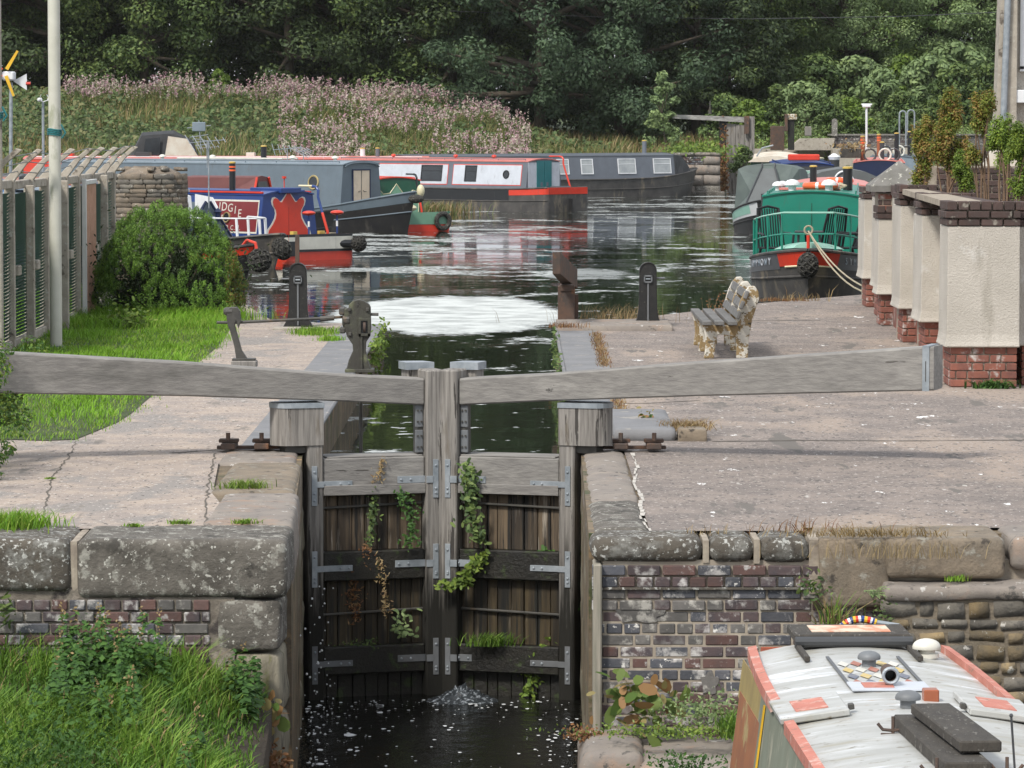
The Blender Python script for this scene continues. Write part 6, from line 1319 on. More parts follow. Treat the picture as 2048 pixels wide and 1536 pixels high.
for sd_ in (-1,1):
    for nm, z0_, z1_, o0, o1, m in (('cabin_side',.55,top-.02,.13,.0,'fadedgreen'),):
        mb = MB(); mb.loft([[(x, sd_*(nw(x)+o0), z0_), (x, sd_*(nw(x)+o1), z1_), (x, sd_*(nw(x)+o1-.03), z1_), (x, sd_*(nw(x)+o0-.03), z0_)] for x in xs_], M=NM); NB(nm, mb, m)
    for a, b in ((0,2.2), (2.95,Ln)):        # red coaming, broken by the side hatch
        q_ = [x for x in xs_ if a < x < b]; q_ = [a]+q_+[b]
        mb = MB(); mb.loft([[(x, sd_*(nw(x)-.03), top-.0), (x, sd_*(nw(x)+.02), top-.03), (x, sd_*(nw(x)+.02), top+.035), (x, sd_*(nw(x)-.03), top+.045)] for x in q_], M=NM); NB('roof_coaming', mb, 'fadedred')
    F = lambda x, z_: NM @ frame((x, sd_*(nw(x)+.13-.13*(z_-.55)/(top-.57)), z_), (1,0,0), Vector((0,-sd_*.13,top-.57)).normalized(), Vector((0,sd_*(top-.57),.13)).normalized())
    for x, w_, m in ((1.1,1.9,'fadedred'), ):
        mb = MB(); mb.cbox((0,0,.004), (w_,.66,.008), 0, F(x,1.05)); NB('side_panel', mb, mat('dull_orange_paint_%d' % (sd_+1), (.3,.12,.05), (.22,.09,.045), 4, .7, .1, spots=(((.34,.26,.12), 3, .6, .1),)))
    mb = MB(); mb.span((-.02,-.5,.004), (.02,.5,.012), 0, F(1.7,1.02)); NB('painted_stripe', mb, 'c_yellow')
    mb = MB(); mb.cbox((0,0,.002), (2.1,.22,.006), 0, F(1.1,1.44)); NB('painted_border', mb, mat('gold_brown_paint_%d' % (sd_+1), (.34,.26,.1), (.25,.19,.08), 5, .6, .1))
    mb = MB(); mb.tube([F(2.1,.8) @ Vector((0,0,.03)), F(2.1,1.1) @ Vector((0,0,.03))], .012, 6); NB('grab_rail', mb, 'galv')
    o = None
    mb = MB(); mb.cbox((0,0,.004), (.8,.34,.01), .0, F(4.6,1.05)); o = NB('window', mb, 'c_white'); mb = MB(); mb.cbox((0,0,.01), (.74,.28,.006), 0, F(4.6,1.05)); NB('pane', mb, 'glass', o)
    # side hatch leaves folded flat on the roof
    mb = MB(); y1 = nw(2.5); LM = NM @ Matrix.Translation((2.58, sd_*(y1-.15), top+.03)) @ Matrix.Rotation(-sd_*R(8),4,'X'); mb.cbox((0,0,.02), (.66,.36,.035), .006, LM); o = NB('hatch_leaf', mb, 'roofpaint'); o.rotation_euler = (-sd_*.0,0,0)
    mb = MB(); mb.cbox((0,0,.0395), (.36,.17,.004), 0, LM); NB('painted_panel', mb, 'fadedred', o)
    mb = MB(); mb.cbox((.2,-sd_*.2,.03), (.05,.03,.03), .004, LM); NB('catch', mb, 'iron', o)
mb = MB(); mb.loft([[(-.02,-nw(0)-.1,.5), (-.02,nw(0)+.1,.5), (-.02,nw(0)-.02,top-.01), (-.02,-nw(0)+.02,top-.01)], [(.0,-nw(0)-.1,.5), (.0,nw(0)+.1,.5), (.0,nw(0)-.02,top-.01), (.0,-nw(0)+.02,top-.01)]], M=NM); NB('rear_bulkhead', mb, 'c_maroon')
mb = MB(); secs = []
for x in (-1.1,-1.0,-.8,-.4,0,Ln): w_ = (HW+.22)*(math.sqrt(max(0,1-((-.2-x)/1.0)**2)) if x < -.2 else 1)+.01; secs.append([(x,-w_,-.3), (x,-w_,.55), (x,w_,.55), (x,w_,-.3)])
mb.loft(secs, M=NM); NB('hull', mb, 'hullblack')
# sliding hatch board, rails, mushrooms, pipe
mb = MB(); mb.cbox((.02,0,top+.115), (.5,.68,.05), .008, NM); o = NB('sliding_hatch', mb, 'oldwood')
mb = MB(); mb.tube([NM @ Vector((.28,-.34,top+.1)), NM @ Vector((.28,.34,top+.1))], .032, 10); NB('hatch_nosing', mb, 'c_charcoal', o)
mb = MB(); mb.cbox((0,0,top+.1425), (.3,.46,.004), 0, NM); NB('painted_panel', mb, mat('worn_salmon_cream', (.6,.26,.16), (.62,.52,.4), 9, .7, .1, lo=.45, hi=.55), o)
for s_ in (-1,1): mb = MB(); mb.cbox((.5,s_*.32,top+.07), (.62,.03,.03), .003, NM); NB('hatch_runner', mb, 'oldwood')
def mush(x, y, r, h_, m, dome=1.0, name='mushroom_vent'):
    b = NM @ Vector((x,y,top+.055)); mb = MB(); mb.lathe([(r*.62,0),(r*.62,h_),(r*1.0,h_),(r*1.03,h_+.012)]+[(r*math.cos(a),h_+.015+r*.5*dome*math.sin(a)) for a in [PI/2*k/6 for k in range(1,6)]]+[(.005,h_+.015+r*.5*dome)], b, 20)
    mb.lathe([(r*.9,-.02),(r*.9,.004)], b, 16); return mb.build(name, m, nt_, smooth=True)
def onroof(px, py): q_ = NM.inverted() @ G(px, py, ZR+.06); return q_.x, q_.y
x, y = onroof(1853,1306); mush(x,y,.08,.03,'c_offwhite',1.1)
x, y = onroof(1738,1336); mush(x,y,.063,.055,'greymush'); x, y = onroof(1816,1420); mush(x,y,.066,.06,'greymush')
x, y = onroof(1779,1378); mb = MB(); b = NM @ Vector((x,y,top+.14)); mb.tube([b+Vector((0,.16,.0)), b+Vector((0,-.06,-.0))], [.036,.046], 14, cap=False); mb.tube([b+Vector((0,-.06,0)), b+Vector((0,.12,0))], [.034,.03], 14, cap=False)
mb.tube([b+Vector((0,0,-.03)), b+Vector((0,0,-.12))], .02, 8); NB('horn', mb, 'rust', recalc=False)
mb = MB(); mb.tube([b+Vector((.0,-.062,0))+Vector((.04*math.cos(a),0,.04*math.sin(a))) for a in [2*PI*k/16 for k in range(17)]], .01, 6); NB('horn_rim', mb, 'galv')
mb = MB(); mb.lathe([(.034,0),(.034,.001)], (0,0,0), 14, Matrix.Translation(b+Vector((0,.05,0))) @ Matrix.Rotation(PI/2,4,'X')); NB('horn_bore', mb, 'c_black')
x, y = onroof(1861,1402); mb = MB(); mb.cbox((x,y,top+.09), (.1,.08,.07), .006, NM); NB('small_box', mb, 'c_brown')
# painted lozenge strip along the roof centre
W['d_red'] = mat('dull_red', (.3,.1,.07), (.4,.2,.15), 14, .7, .1); W['d_blue'] = mat('dull_blue', (.1,.12,.17), (.2,.2,.22), 14, .7, .1); W['d_yel'] = mat('dull_yellow', (.5,.36,.1), (.5,.42,.25), 14, .7, .1)
ly = [('c_offwhite','d_red','d_blue','d_yel')[k % 4] for k in range(24)]; k = 0
for i in range(4):
    for j in range(5):
        c = (1.02+i*.25, -.14+j*.07); mb = MB(); z_ = top+.0745-.07*(c[1]/HW)**2
        mb.add([NM @ Vector(p) for p in ((c[0]-.12,c[1],z_), (c[0],c[1]-.034,z_), (c[0]+.12,c[1],z_), (c[0],c[1]+.034,z_))], [(0,1,2,3)]); NB('painted_lozenge', mb, ly[(i*3+j*5) % 24])
for s_ in (-1,1): mb = MB(); mb.cbox((1.35,s_*.2,top+.072), (1.25,.018,.008), 0, NM); NB('painted_edge', mb, 'c_charcoal')
mb = MB(); mb.cbox((1.98,.0,top+.078), (.3,.42,.012), .002, NM); NB('roof_plate', mb, 'c_lightgrey')
mb = MB(); mb.cbox((1.98,-.06,top+.086), (.18,.16,.006), .0, NM); NB('painted_panel', mb, 'fadedred')
# tiller
tl = thing('tiller_bar', 'spiral striped curved tiller rising behind the sliding hatch', 'tiller', NM @ Vector((-.6,.1,.5)))
yt = ax0.y+.55; T = lambda px, py: D(px, py, yt)
tp = [T(1676,1300), T(1676,1268), T(1682,1255), T(1692,1246), T(1706,1240), T(1722,1238), T(1740,1241), T(1752,1245)]
cp = [tp[0]]; 
for i in range(len(tp)-1):
    for k in range(1,4): cp.append(tp[i].lerp(tp[i+1], k/3))
cols_ = ['c_yellow','c_red','c_white','c_blue']
for i in range(0, len(cp)-1, 1): mb = MB(); mb.tube([cp[i], cp[i+1]], .022, 10); o = mb.build('painted_band', cols_[(i//1) % 4], tl)
mb = MB(); mb.tube([T(1752,1245), T(1798,1252)], .016, 10); mb.build('bare_end', 'galv', tl)
# wooden blocks with little anchors
wb = thing('wooden_blocks', 'two stacked dark wooden boards lying on the silver roof', 'boards', NM @ Vector((1.9,0,top+.1)))
bc = G(1890, 1462, ZR+.12); BL = NM.inverted() @ bc
Mb = NM @ Matrix.Translation((BL.x+.3,BL.y+.0,top+.1)) @ Matrix.Rotation(R(2),4,'Z')
mb = MB(); mb.cbox((0,-.06,0), (1.55,.22,.07), .008, Mb); mb.build('board', 'oldwood', wb); mb = MB(); mb.cbox((-.06,.02,.075), (1.25,.2,.055), .008, Mb @ Matrix.Rotation(R(1.5),4,'Z')); mb.build('board', 'oldwood', wb)
for i, (x, y) in enumerate(((-.6,-.2), (.72,-.2), (.72,.13))):
    t = thing('rusty_hook', ('rusty prong hook at the far end of the stacked boards','rusty prong hook at the near left corner of the boards','rusty prong hook at the near right corner of the boards')[i], 'hook', Mb @ Vector((x,y,-.04)))
    c = WM[t.name].translation; mb = MB()
    mb.tube([c, c+Vector((0,0,.09))], .009, 5); mb.tube([c+Vector((-.075,0,.055)), c+Vector((-.05,0,.025)), c+Vector((0,0,.02)), c+Vector((.05,0,.025)), c+Vector((.075,0,.055))], .009, 5); mb.tube([c+Vector((-.06,0,.0)), c+Vector((.06,0,.0))], .007, 5); mb.build('prongs', 'rust', t)
mb = MB(); c = G(2030,1545,ZR+.05); mb.tube([c, c+Vector((-.02,0,.27))], .006, 6); mb.ball(c+Vector((-.02,0,.27)), .01, 6, 4); simple('whip_aerial', mb, 'c_charcoal', 'thin black whip aerial on the silver roof at the bottom right', 'aerial')
# ================= vegetation =================
def blobleaves(cen, rad, n, size, flat=.75, shell=.45, upb=.5, asp=.5):
    """leaves spread through the outer shell of many small clumps"""
    cen = np.asarray(cen, float); rad = np.asarray(rad, float); k = rng.integers(0, len(cen), n)
    d = unit(rng.normal(size=(n,3))); r = rad[k]*(1-shell*rng.random(n)**1.5)
    P = cen[k]+d*r[:,None]*np.array([1,1,flat]); Nn = d+np.array([0,0,upb])+rng.normal(size=(n,3))*.45
    return leaves(P, Nn, size*rng.uniform(.6,1.25,n), asp), k
def treemesh(name, H, Rr, ncl, nl, size, palk, shape='oval', low=.08, seed=0, clr=(.9,1.5)):
    """tapered trunk with limbs and a crown of leaf clumps; returns (trunk mesh, crown mesh)"""
    rr = random.Random(seed); cen = []; rad = []
    tr = MB(); tr.tube([(0,0,-.3), (.1,0,H*.25), (-.1,.15,H*.55), (0,0,H*.9)], [Rr*.05, Rr*.04, Rr*.025, .03], 8)
    for i in range(ncl):
        t = low+(1-low)*(rr.random()**.85); a = rr.uniform(0, 2*PI)
        if shape == 'oval': w_ = math.sin(PI*min(1, (t*.88+.1)))**.55
        elif shape == 'cone': w_ = (1-t)**.7+.12
        else: w_ = (1-t*.55)*(1 if t < .9 else .6)
        rad_ = rr.uniform(*clr)*(.75+.5*(1-t)); q = (rr.random()**.45)*w_*Rr
        c = (q*math.cos(a), q*math.sin(a), t*H); cen.append(c); rad.append(rad_)
        if i % 4 == 0: b = H*max(.1, t*.75); tr.tube([(0,0,b), (c[0]*.5,c[1]*.5,(b+c[2])/2), c], [Rr*.03, Rr*.018, .02], 5)
    (V, F), k = blobleaves(cen, rad, nl, size, .7, .5, .55)
    ct = np.random.default_rng(seed).integers(0, 4, ncl)
    mi = np.where(rng.random(nl) < .55, ct[k], rng.integers(0, 4, nl)) % len(LF[palk])
    co = npmesh('crown', V, F, LF[palk], mi); to = tr.build('trunk', 'bark', smooth='all')
    a, b = to.data, co.data; bpy.data.objects.remove(to); bpy.data.objects.remove(co); return a, b
TM = {}
for i, (nm, H, Rr, ncl, nl, sz, pk, shp, clr) in enumerate((
        ('a', 21, 4.6, 170, 60000, .122, 'dark', 'oval', (.6,1.15)), ('b', 23, 5.2, 200, 66000, .128, 'dark', 'full', (.6,1.2)), ('c', 20, 4.4, 170, 56000, .108, 'mid', 'oval', (.7,1.2)),
        ('d', 22, 6.0, 260, 82000, .115, 'blue', 'full', (.5,1.1)), ('e', 17, 4.6, 190, 52000, .1, 'pale', 'oval', (.6,1.1)), ('f', 14, 4.0, 170, 48000, .108, 'light', 'full', (.7,1.1)),
        ('s', 3.2, 1.5, 40, 3400, .12, 'mid', 'full', (.35,.6)), ('t', 2.6, 1.4, 36, 3000, .12, 'lime', 'full', (.3,.55)), ('u', 4.5, .9, 30, 2200, .1, 'pale', 'cone', (.22,.4)), ('v', 3.0, 1.6, 40, 3400, .13, 'pale', 'full', (.35,.6)))):
    TM[nm] = treemesh(nm, H, Rr, ncl, nl, sz, pk, shp, .03 if shp != 'cone' else .02, 300+i, clr)
def tree(kind, px, y, label, sc=1.0, group=None, z=None, name='tree', sx=1.0):
    X = .6+(px-1031)*y/FPX; z = bank_z(X, y)-.1 if z is None else z
    t = thing(name, label, 'tree' if name != 'shrub' else 'shrub', (X,y,z), random.uniform(0,6.28), group); t.scale = (sc*sx, sc*sx, sc)
    for nm, me in zip(('trunk','crown'), TM[kind]): o = bpy.data.objects.new(nm, me); C.objects.link(o); o.parent = t
    return t
# bank
CX = [-400,0,150,400,650,850,980,1060,1150,1300,1450,1600,2500]; CYp = [205,205,205,200,212,222,245,276,296,300,292,262,255]
def bank_z(X, y):
    px = 1031+(X-.6)*44.3; c = 2.7-(np.interp(px, CX, CYp)-235)/44.3
    y0 = 158 if px < 1250 else 168; t = min(1, max(0, (y-y0)/(186-y0))); t = t*t*(3-2*t)*.55+t*.45
    return -.75+(c+.75)*t+(.12*noise.noise(Vector((X*.5,y*.5,0))) if t > 0 else 0)+max(0,(y-186))*.02
mb = MB(); nx, ny = 140, 40; Xs = [-55+110*i/nx for i in range(nx+1)]; Ys = [157+100*(j/ny)**1.3 for j in range(ny+1)]
mb.v = [(X, y, float(bank_z(X, y))) for y in Ys for X in Xs]; mb.f = [(j*(nx+1)+i, j*(nx+1)+i+1, (j+1)*(nx+1)+i+1, (j+1)*(nx+1)+i) for j in range(ny) for i in range(nx)]; mb.mi = [0]*len(mb.f)
tag(mb.build('hillside', 'earthgrass', smooth='all'), kind='structure')
mb = MB(); mb.slab([(-2000,255), (2000,255), (2000,2400), (-2000,2400)], -3, 3.6); tag(mb.build('far_land', 'earthgrass'), kind='structure')
def bz_arr(X, Y): return np.array([float(bank_z(a, b)) for a, b in zip(X, Y)])
# bank ground cover: bramble leaves, grasses
n = 60000; X = rng.uniform(-30, 20, n); Y = 160+rng.random(n)*30; Z = bz_arr(X, Y)
msk = np.array([noise.noise(Vector((a*.22, b*.22, 3)))*1.0+noise.noise(Vector((a*.06, b*.1, 9))) for a, b in zip(X, Y)])
hum = np.array([noise.noise(Vector((a*.9, b*.5, 6))) for a, b in zip(X, Y)]); P = np.stack([X, Y, Z+.25+.45*hum+rng.random(n)**2*.4], 1); br = (msk > -.08) & (Z > -.2) & ~((X > 7) & (Y < 169))
V1, F1 = leaves(P[br], np.array([[0,-.5,1.0]])+rng.normal(size=(br.sum(),3))*.8, .12*rng.uniform(.6,1.3,br.sum()), .6)
tag(npmesh('bramble_cover', V1, F1, LF['bramble'], rint(br.sum(),4)), kind='stuff')
n2 = 60000; X = rng.uniform(-30, 26, n2); Y = 160+rng.random(n2)*30; Z = bz_arr(X, Y)
m2 = np.array([noise.noise(Vector((a*.22, b*.22, 3)))+noise.noise(Vector((a*.06, b*.1, 9))) for a, b in zip(X, Y)]); kp = (m2 < .12) & (Z > -.3) & ~((X > 7) & (Y < 167)); P = np.stack([X, Y, Z], 1)[kp]
V1, F1 = blades(P, rng.uniform(.3,.85,len(P)), .02, .4); mi = rint(len(P), 4); gm = LF['hill']+LF['dry'][:2]; mi = np.where(rng.random(len(P)) < np.where((P[:,1] > 181) | (P[:,0] < -17), .45, .22), 4+rint(len(P),2), mi)
tag(npmesh('bank_grass', V1, F1, gm, np.repeat(mi,2)), kind='stuff')
# tall pale weeds over the right bank
n = 16000; px = rng.uniform(1430, 2060, n); Y = rng.uniform(176, 194, n); X = .6+(px-1031)*Y/FPX; Z = bz_arr(X, Y); hm_ = np.array([noise.noise(Vector((a*.5, b*.3, 12))) for a, b in zip(X, Y)]); h = np.clip(.75+hm_*.8, .25, 1.5)
parts = [(*blades(np.stack([X,Y,Z],1), h*rng.uniform(.7,1.1,n), .022, .25), np.repeat(rint(n,4),2))]
k = 5; P = np.repeat(np.stack([X,Y,Z],1), k, 0); P[:,2] += np.repeat(h,k)*rng.random(n*k); P += rng.normal(size=P.shape)*.08; V, F = leaves(P, rng.normal(size=P.shape)+np.array([0,-.3,.7]), .085*rng.uniform(.5,1.2,n*k), .45); parts.append((V, F, np.where(np.repeat(hm_,k) > .12, 8+rint(n*k,3), 4+rint(n*k,4))))
V, F, M_ = join(parts); tag(npmesh('right_bank_weeds', V, F, LF['hill']+LF['light']+LF['pale'], M_), kind='stuff')
# willowherb: leafy stems with pink spikes, in drifts
def herb(n, px0, px1, y0, y1, name, dens):
    px = rng.uniform(px0, px1, n*3); Y = rng.uniform(y0, y1, n*3); X = .6+(px-1031)*Y/FPX
    f = np.array([noise.noise(Vector((a*.35, b*.3, 5))) for a, b in zip(X, Y)]); kp = np.where(f > dens)[0][:n]; X, Y = X[kp], Y[kp]; n = len(X); Z = bz_arr(X, Y)
    h = rng.uniform(.75,1.35,n); ln = rng.normal(size=(n,2))*.08; parts = []
    B = np.stack([X, Y, Z], 1); T = B+np.stack([ln[:,0], ln[:,1], h], 1)
    k = 16; t = rng.random((n,k)); P = B[:,None]+(T-B)[:,None]*t[...,None]*.8; P = P.reshape(-1,3)+rng.normal(size=(n*k,3))*.05
    V, F = leaves(P, rng.normal(size=(n*k,3))+np.array([0,-.3,.6]), .085*rng.uniform(.6,1.2,n*k), .26); parts.append((V, F, rint(n*k,4)))
    k = 9; t = .72+.32*rng.random((n,k)); P = (B[:,None]+(T-B)[:,None]*t[...,None]).reshape(-1,3)+rng.normal(size=(n*k,3))*np.array([.035,.035,.02])
    V, F = leaves(P, rng.normal(size=(n*k,3))+np.array([0,-.8,.3]), .042*rng.uniform(.7,1.4,n*k), .7); pk = rng.integers(4,8,n); parts.append((V, F, np.where(rng.random(n*k) < .7, np.repeat(pk,k), rng.integers(4,8,n*k))))
    V, F = blades(B, h*.95, .014, .05); parts.append((V, F, np.full(len(F), 2)))
    V, F, M_ = join(parts); return tag(npmesh(name, V, F, LF['hill'][:4]+LF['pinkf'], M_), kind='stuff')
herb(1500, 560, 1060, 164, 184, 'willowherb_drift', -.06)
herb(520, 130, 600, 181, 186, 'willowherb_crest', -.05)
herb(420, 560, 1010, 183, 186, 'willowherb_crest', -.2)
# pale seed heads on the right bank
# trees
TL = ['dark leafy tree at the far left behind the bank', 'tall dark tree left of the flagpole', 'dark tree just right of the flagpole', 'yellow tinged tree above the left end of the pink flowers', 'dark tree above the middle of the flowering bank', 'dark tree with drooping sprays above the slate boat', 'dark leafy tree above the white boat', 'dark tree filling the gap left of the great blue green tree']
for i, px in enumerate((-60, 110, 290, 440, 580, 700, 820, 905)): tree('abcabacb'[i], px, 192+random.uniform(-1,3), TL[i], random.uniform(.9,1.05))
tree('d', 1080, 187, 'great blue green tree spreading over the end of the flowering bank', 1.0)
tree('d', 1240, 188, 'broad blue green tree with low branches above the far grey boat', .95)
tree('b', 1390, 190, 'dark tree leaning over the white beam of the far gate', .9)
tree('c', 1510, 194, 'bright edged dark tree right of the far wooden gate', .85)
for i, px in enumerate((1620, 1740)): tree('f', px, 200, ('rounded green tree behind the rusty plate','rounded green tree behind the white lamp post')[i], 1.0)
tree('e', 1690, 197, 'pale grey green tree in the middle of the right bank', .75)
tree('e', 1850, 200, 'pale willow like tree above the conifers', .9); tree('e', 1960, 203, 'pale green tree beside the house corner', .9); tree('f', 2080, 203, 'green tree behind the cream house', 1.0)
for j, (y, pxs) in enumerate(((204, (-150,40,210,380,520,660,790,930,1050,1180,1320,1450,1580,1700,1830,1960,2090)), (216, (-80,130,330,560,760,980,1160,1380,1560,1760,1950,2140)))):
    for i, px in enumerate(pxs):
        k = 'abcb'[(i*3+j) % 4] if px < 1500 else 'fefe'[(i+j) % 4]; tree(k, px, y, 'tree in the wood behind the front row, seen only through gaps in it', random.uniform(.95,1.1)*(1 if px < 1500 else .85), 'trees in the wood behind')
for px, lb_ in ((70, 'low dark thicket tree behind the wind turbine'), (20, 'low dark thicket tree at the left edge of the wood'), (200, 'low dark thicket tree right of the flagpole'), (135, 'low dark thicket tree just behind the flagpole')): tree('b', px, 199, lb_, .62)
# shrubs along the right bank and by the pier
SL = [('t',1500,181,'lime green shrub beside the far gate',.9),('s',1555,183,'mid green shrub behind the rusty plate',.8),('v',1610,182,'pale shrub behind the bleached gate stump',.9),('s',1665,180,'green shrub on top of the far brick wall',.75),('t',1700,181,'yellow green shrub left of the lamp post',.8),('v',1760,184,'pale feathery shrub right of the lamp post',1.0),('s',1800,180,'green shrub behind the ladder hoops',.8),('v',1850,186,'grey green shrub behind the tallest conifer',1.1),('s',1910,184,'dark green shrub between the conifers',1.0),('s',1970,184,'green shrub beside the house wall',1.0),('t',1800,194,'bright yellow green bush high on the right bank',1.25),('v',1720,190,'pale bush high on the right bank',1.1),('s',1450,184,'dark bush left of the far gate post',.8),('v',1560,192,'pale bush high behind the bleached stump',1.1),('s',1640,190,'green bush high above the lamp post',1.1),('v',1900,194,'pale bush high behind the conifers',1.3),('t',880,187,'light green bush among the crest flowers',.5),('t',440,187,'light green bush above the hooded cruiser',.55)]
for k, px, y, lb, s_ in SL: tree(k, px, y, lb, s_, name='shrub')
tree('u', 1328, 167, 'slender pale birch sapling beside the stone pier', .95, z=.3, name='sapling')
tree('s', 1485, 166.5, 'dark ivy clump climbing the far wooden gate', .42, z=.2, name='shrub')
# pier top and footing growth
def tuft(name, lb, c, n, h, w_, spread, pk, cat='grass tuft', lean=.6, group=None, two=None):
    c = Vector(c); P = rng.normal(size=(n,3))*np.array([spread[0], spread[1], 0]); V, F = blades(P, h*rng.uniform(.5,1.1,n), w_, lean); ms = LF[pk]+(LF[two] if two else [])
    o = npmesh(name, V, F, ms, np.repeat(rint(n,len(ms)),2)); o.location = c; return tag(o, lb, cat, group)
def leafplant(name, lb, c, n, spread, size, pk, cat='plant', asp=.5, up=.6, h=0, stems=0, group=None):
    c = Vector(c); P = rng.normal(size=(n,3))*np.array(spread)+np.array([0,0,h]); V, F = (leaves6 if size > .019 and n < 500 else leaves)(P, rng.normal(size=(n,3))*.6+np.array([0,-.5,up]), size*rng.uniform(.5,1.2,n), asp); parts = [(V, F, rint(n,len(LF[pk])))]
    o = npmesh(name, V, F, LF[pk], parts[0][2]); o.location = c
    return tag(o, lb, cat, group)
leafplant('pier_growth', 'yellowing growth on top of the far stone pier', (D(1400,300,165).x,165.2,1.35), 900, (.7,.6,.18), .1, 'lime', 'plant')
leafplant('hanging_growth', 'rusty green creeper hanging beside the far gate post', (D(1447,330,167.5).x,167.4,.6), 500, (.1,.2,.7), .09, 'rusty', 'creeper')
tuft('water_plants', 'green brown reeds growing at the stern end of the white boat', G(880,428,-.4), 500, .45, .014, (.5,.3), 'hill', 'reeds', two='dry')

# cypress bush: many upright rounded sprays
bx0 = Vector((D(338,600,55.4).x, 55.4, 0)); cen = []
rb_ = random.Random(5)
while len(cen) < 95:
    for _ in range(400):
        a = rb_.uniform(0, 2*PI); ph = math.asin(rb_.random()**.9); x = .93*math.cos(a)*math.cos(ph)**.8; y = .74*math.sin(a)*math.cos(ph)**.8; z_ = .12+1.22*math.sin(ph)
        z_ *= 1-.16*max(0, x-.2)-.05*max(0, -x-.3)
        if all((Vector((x,y,z_))-Vector(c)).length > .2-.0009*len(cen) for c in cen): cen.append((x,y,z_)); break
    else: break
main = np.array(cen); sub = []; srad = []; own = []
for i, c in enumerate(main):
    R0 = rb_.uniform(.115,.165); out = Vector((c[0],c[1],max(0,c[2]-.35)*.8+.25)).normalized()
    for k in range(22):
        d = Vector([rb_.gauss(0,1) for _ in range(3)]).normalized()
        if d.dot(out) < -.15: d = -d
        q_ = Vector(c)+Vector((d.x*R0*.95, d.y*R0*.95, d.z*R0*1.25+.02)); sub.append(tuple(q_)); srad.append(rb_.uniform(.03,.05)); own.append(i)
cen = np.array(sub); rad = np.array(srad); own = np.array(own)
bt = thing('cypress_bush', 'dense rounded dwarf cypress bush on the lawn beside the fence', 'bush', bx0)
n = 125000; k = rng.integers(0, len(cen), n); d = unit(rng.normal(size=(n,3))); P = cen[k]+d*rad[k][:,None]*np.array([.85,.85,1.5])*(1-.2*rng.random((n,1))); P[:,2] = np.maximum(P[:,2], .02)
V, F = leaves(P, d+rng.normal(size=(n,3))*.4, .0125*rng.uniform(.6,1.3,n), .38, up=1.6)
ck = rng.integers(0,4,len(cen)); edge = (cen[:,0] > .8); mi = np.where(rng.random(n) < .5, ck[k], rint(n,3)); mi = np.where(edge[k] & (rng.random(n) < .4), 4, mi)
npmesh('foliage', V, F, LF['bush']+[LF['conif'][3]], mi, bt)
mb = MB()
for i in range(26):
    c = main[rb_.randrange(len(main))]; mb.tube([(c[0]*.1,c[1]*.1,0), (c[0]*.5,c[1]*.5,c[2]*.5), tuple(c*.95)], [.03,.018,.008], 5)
o = mb.build('stems', 'bark', bt, world=False)
V, F = leaves(rng.normal(size=(9000,3))*np.array([.42,.3,.28])+np.array([0,0,.5]), rng.normal(size=(9000,3)), .03, .5); kz = V[:,2].reshape(-1,4).min(1) > .02; npmesh('inner_dark_leaves', V, F[kz], [LF['dark'][2]], np.zeros(kz.sum(),int), bt)  # dark leaves inside, colouring the gaps between sprays as shade

# lawn
from bisect import bisect
def inpoly(x, y, poly):
    c = np.zeros(len(x), bool); j = len(poly)-1
    for i in range(len(poly)):
        xi, yi = poly[i]; xj, yj = poly[j]; cr = ((yi > y) != (yj > y)) & (x < (xj-xi)*(y-yi)/((yj-yi) or 1e-9)+xi); c ^= cr; j = i
    return c
n = 110000; X = rng.uniform(-6.6, -1.8, n); Y = 33.5+rng.random(n)**.8*33; kp = inpoly(X+rng.normal(size=n)*.07+.05*np.sin(Y*3.1), Y+rng.normal(size=n)*.25, lawn); P = np.stack([X, Y, np.zeros(n)], 1)[kp]
hn = np.array([noise.noise(Vector((a*1.6, b*.9, 1))) for a, b in P[:,:2]]); hh = np.clip(.055+.05*hn, .025, .13)+((P[:,1] > 52) & (P[:,0] < -3.2))*.06
V, F = blades(P, hh*rng.uniform(.6,1.4,len(P)), .0042, .7); tag(npmesh('lawn_grass', V, F, LF['grass'], np.repeat(np.where(hn > rng.uniform(-.4,.4,len(P)), rint(len(P),2), 2+rint(len(P),2)), 2)), kind='stuff')
leafplant('nettle_clump', 'bright green leafy weed in front of the cypress bush', G(262,640,.12), 260, (.16,.1,.09), .035, 'lime')
tuft('long_grass', 'long green grass growing round the foot of the cypress bush', (bx0.x+.05,bx0.y-.75,0), 2600, .2, .005, (.55,.12), 'grass', 'grass')
tuft('grass_tuft', 'grass tuft at the foot of the left black paddle post', G(632,668), 700, .1, .005, (.14,.25), 'grass')
tuft('grass_tuft', 'small grass tuft beside the blue brick coping on the left', G(661,681), 300, .07, .005, (.07,.12), 'grass')
# growth on the chamber edges
leafplant('wall_growth', 'straggly weed hanging from the left chamber edge beside the paddle gear', (-1.08,50,-.1), 420, (.03,1.6,.12), .03, 'lime')
for k, y in enumerate((37,40,44.5,49.5)): leafplant('wall_growth', ('green weed on the right chamber wall nearest the gate','ferny weed on the right chamber wall, second from the gate','green weed on the right chamber wall behind the beam','green weed on the right chamber wall near the steel gate')[k], (1.08,y,-.12), 160, (.02,.6,.1), .028, 'mid')
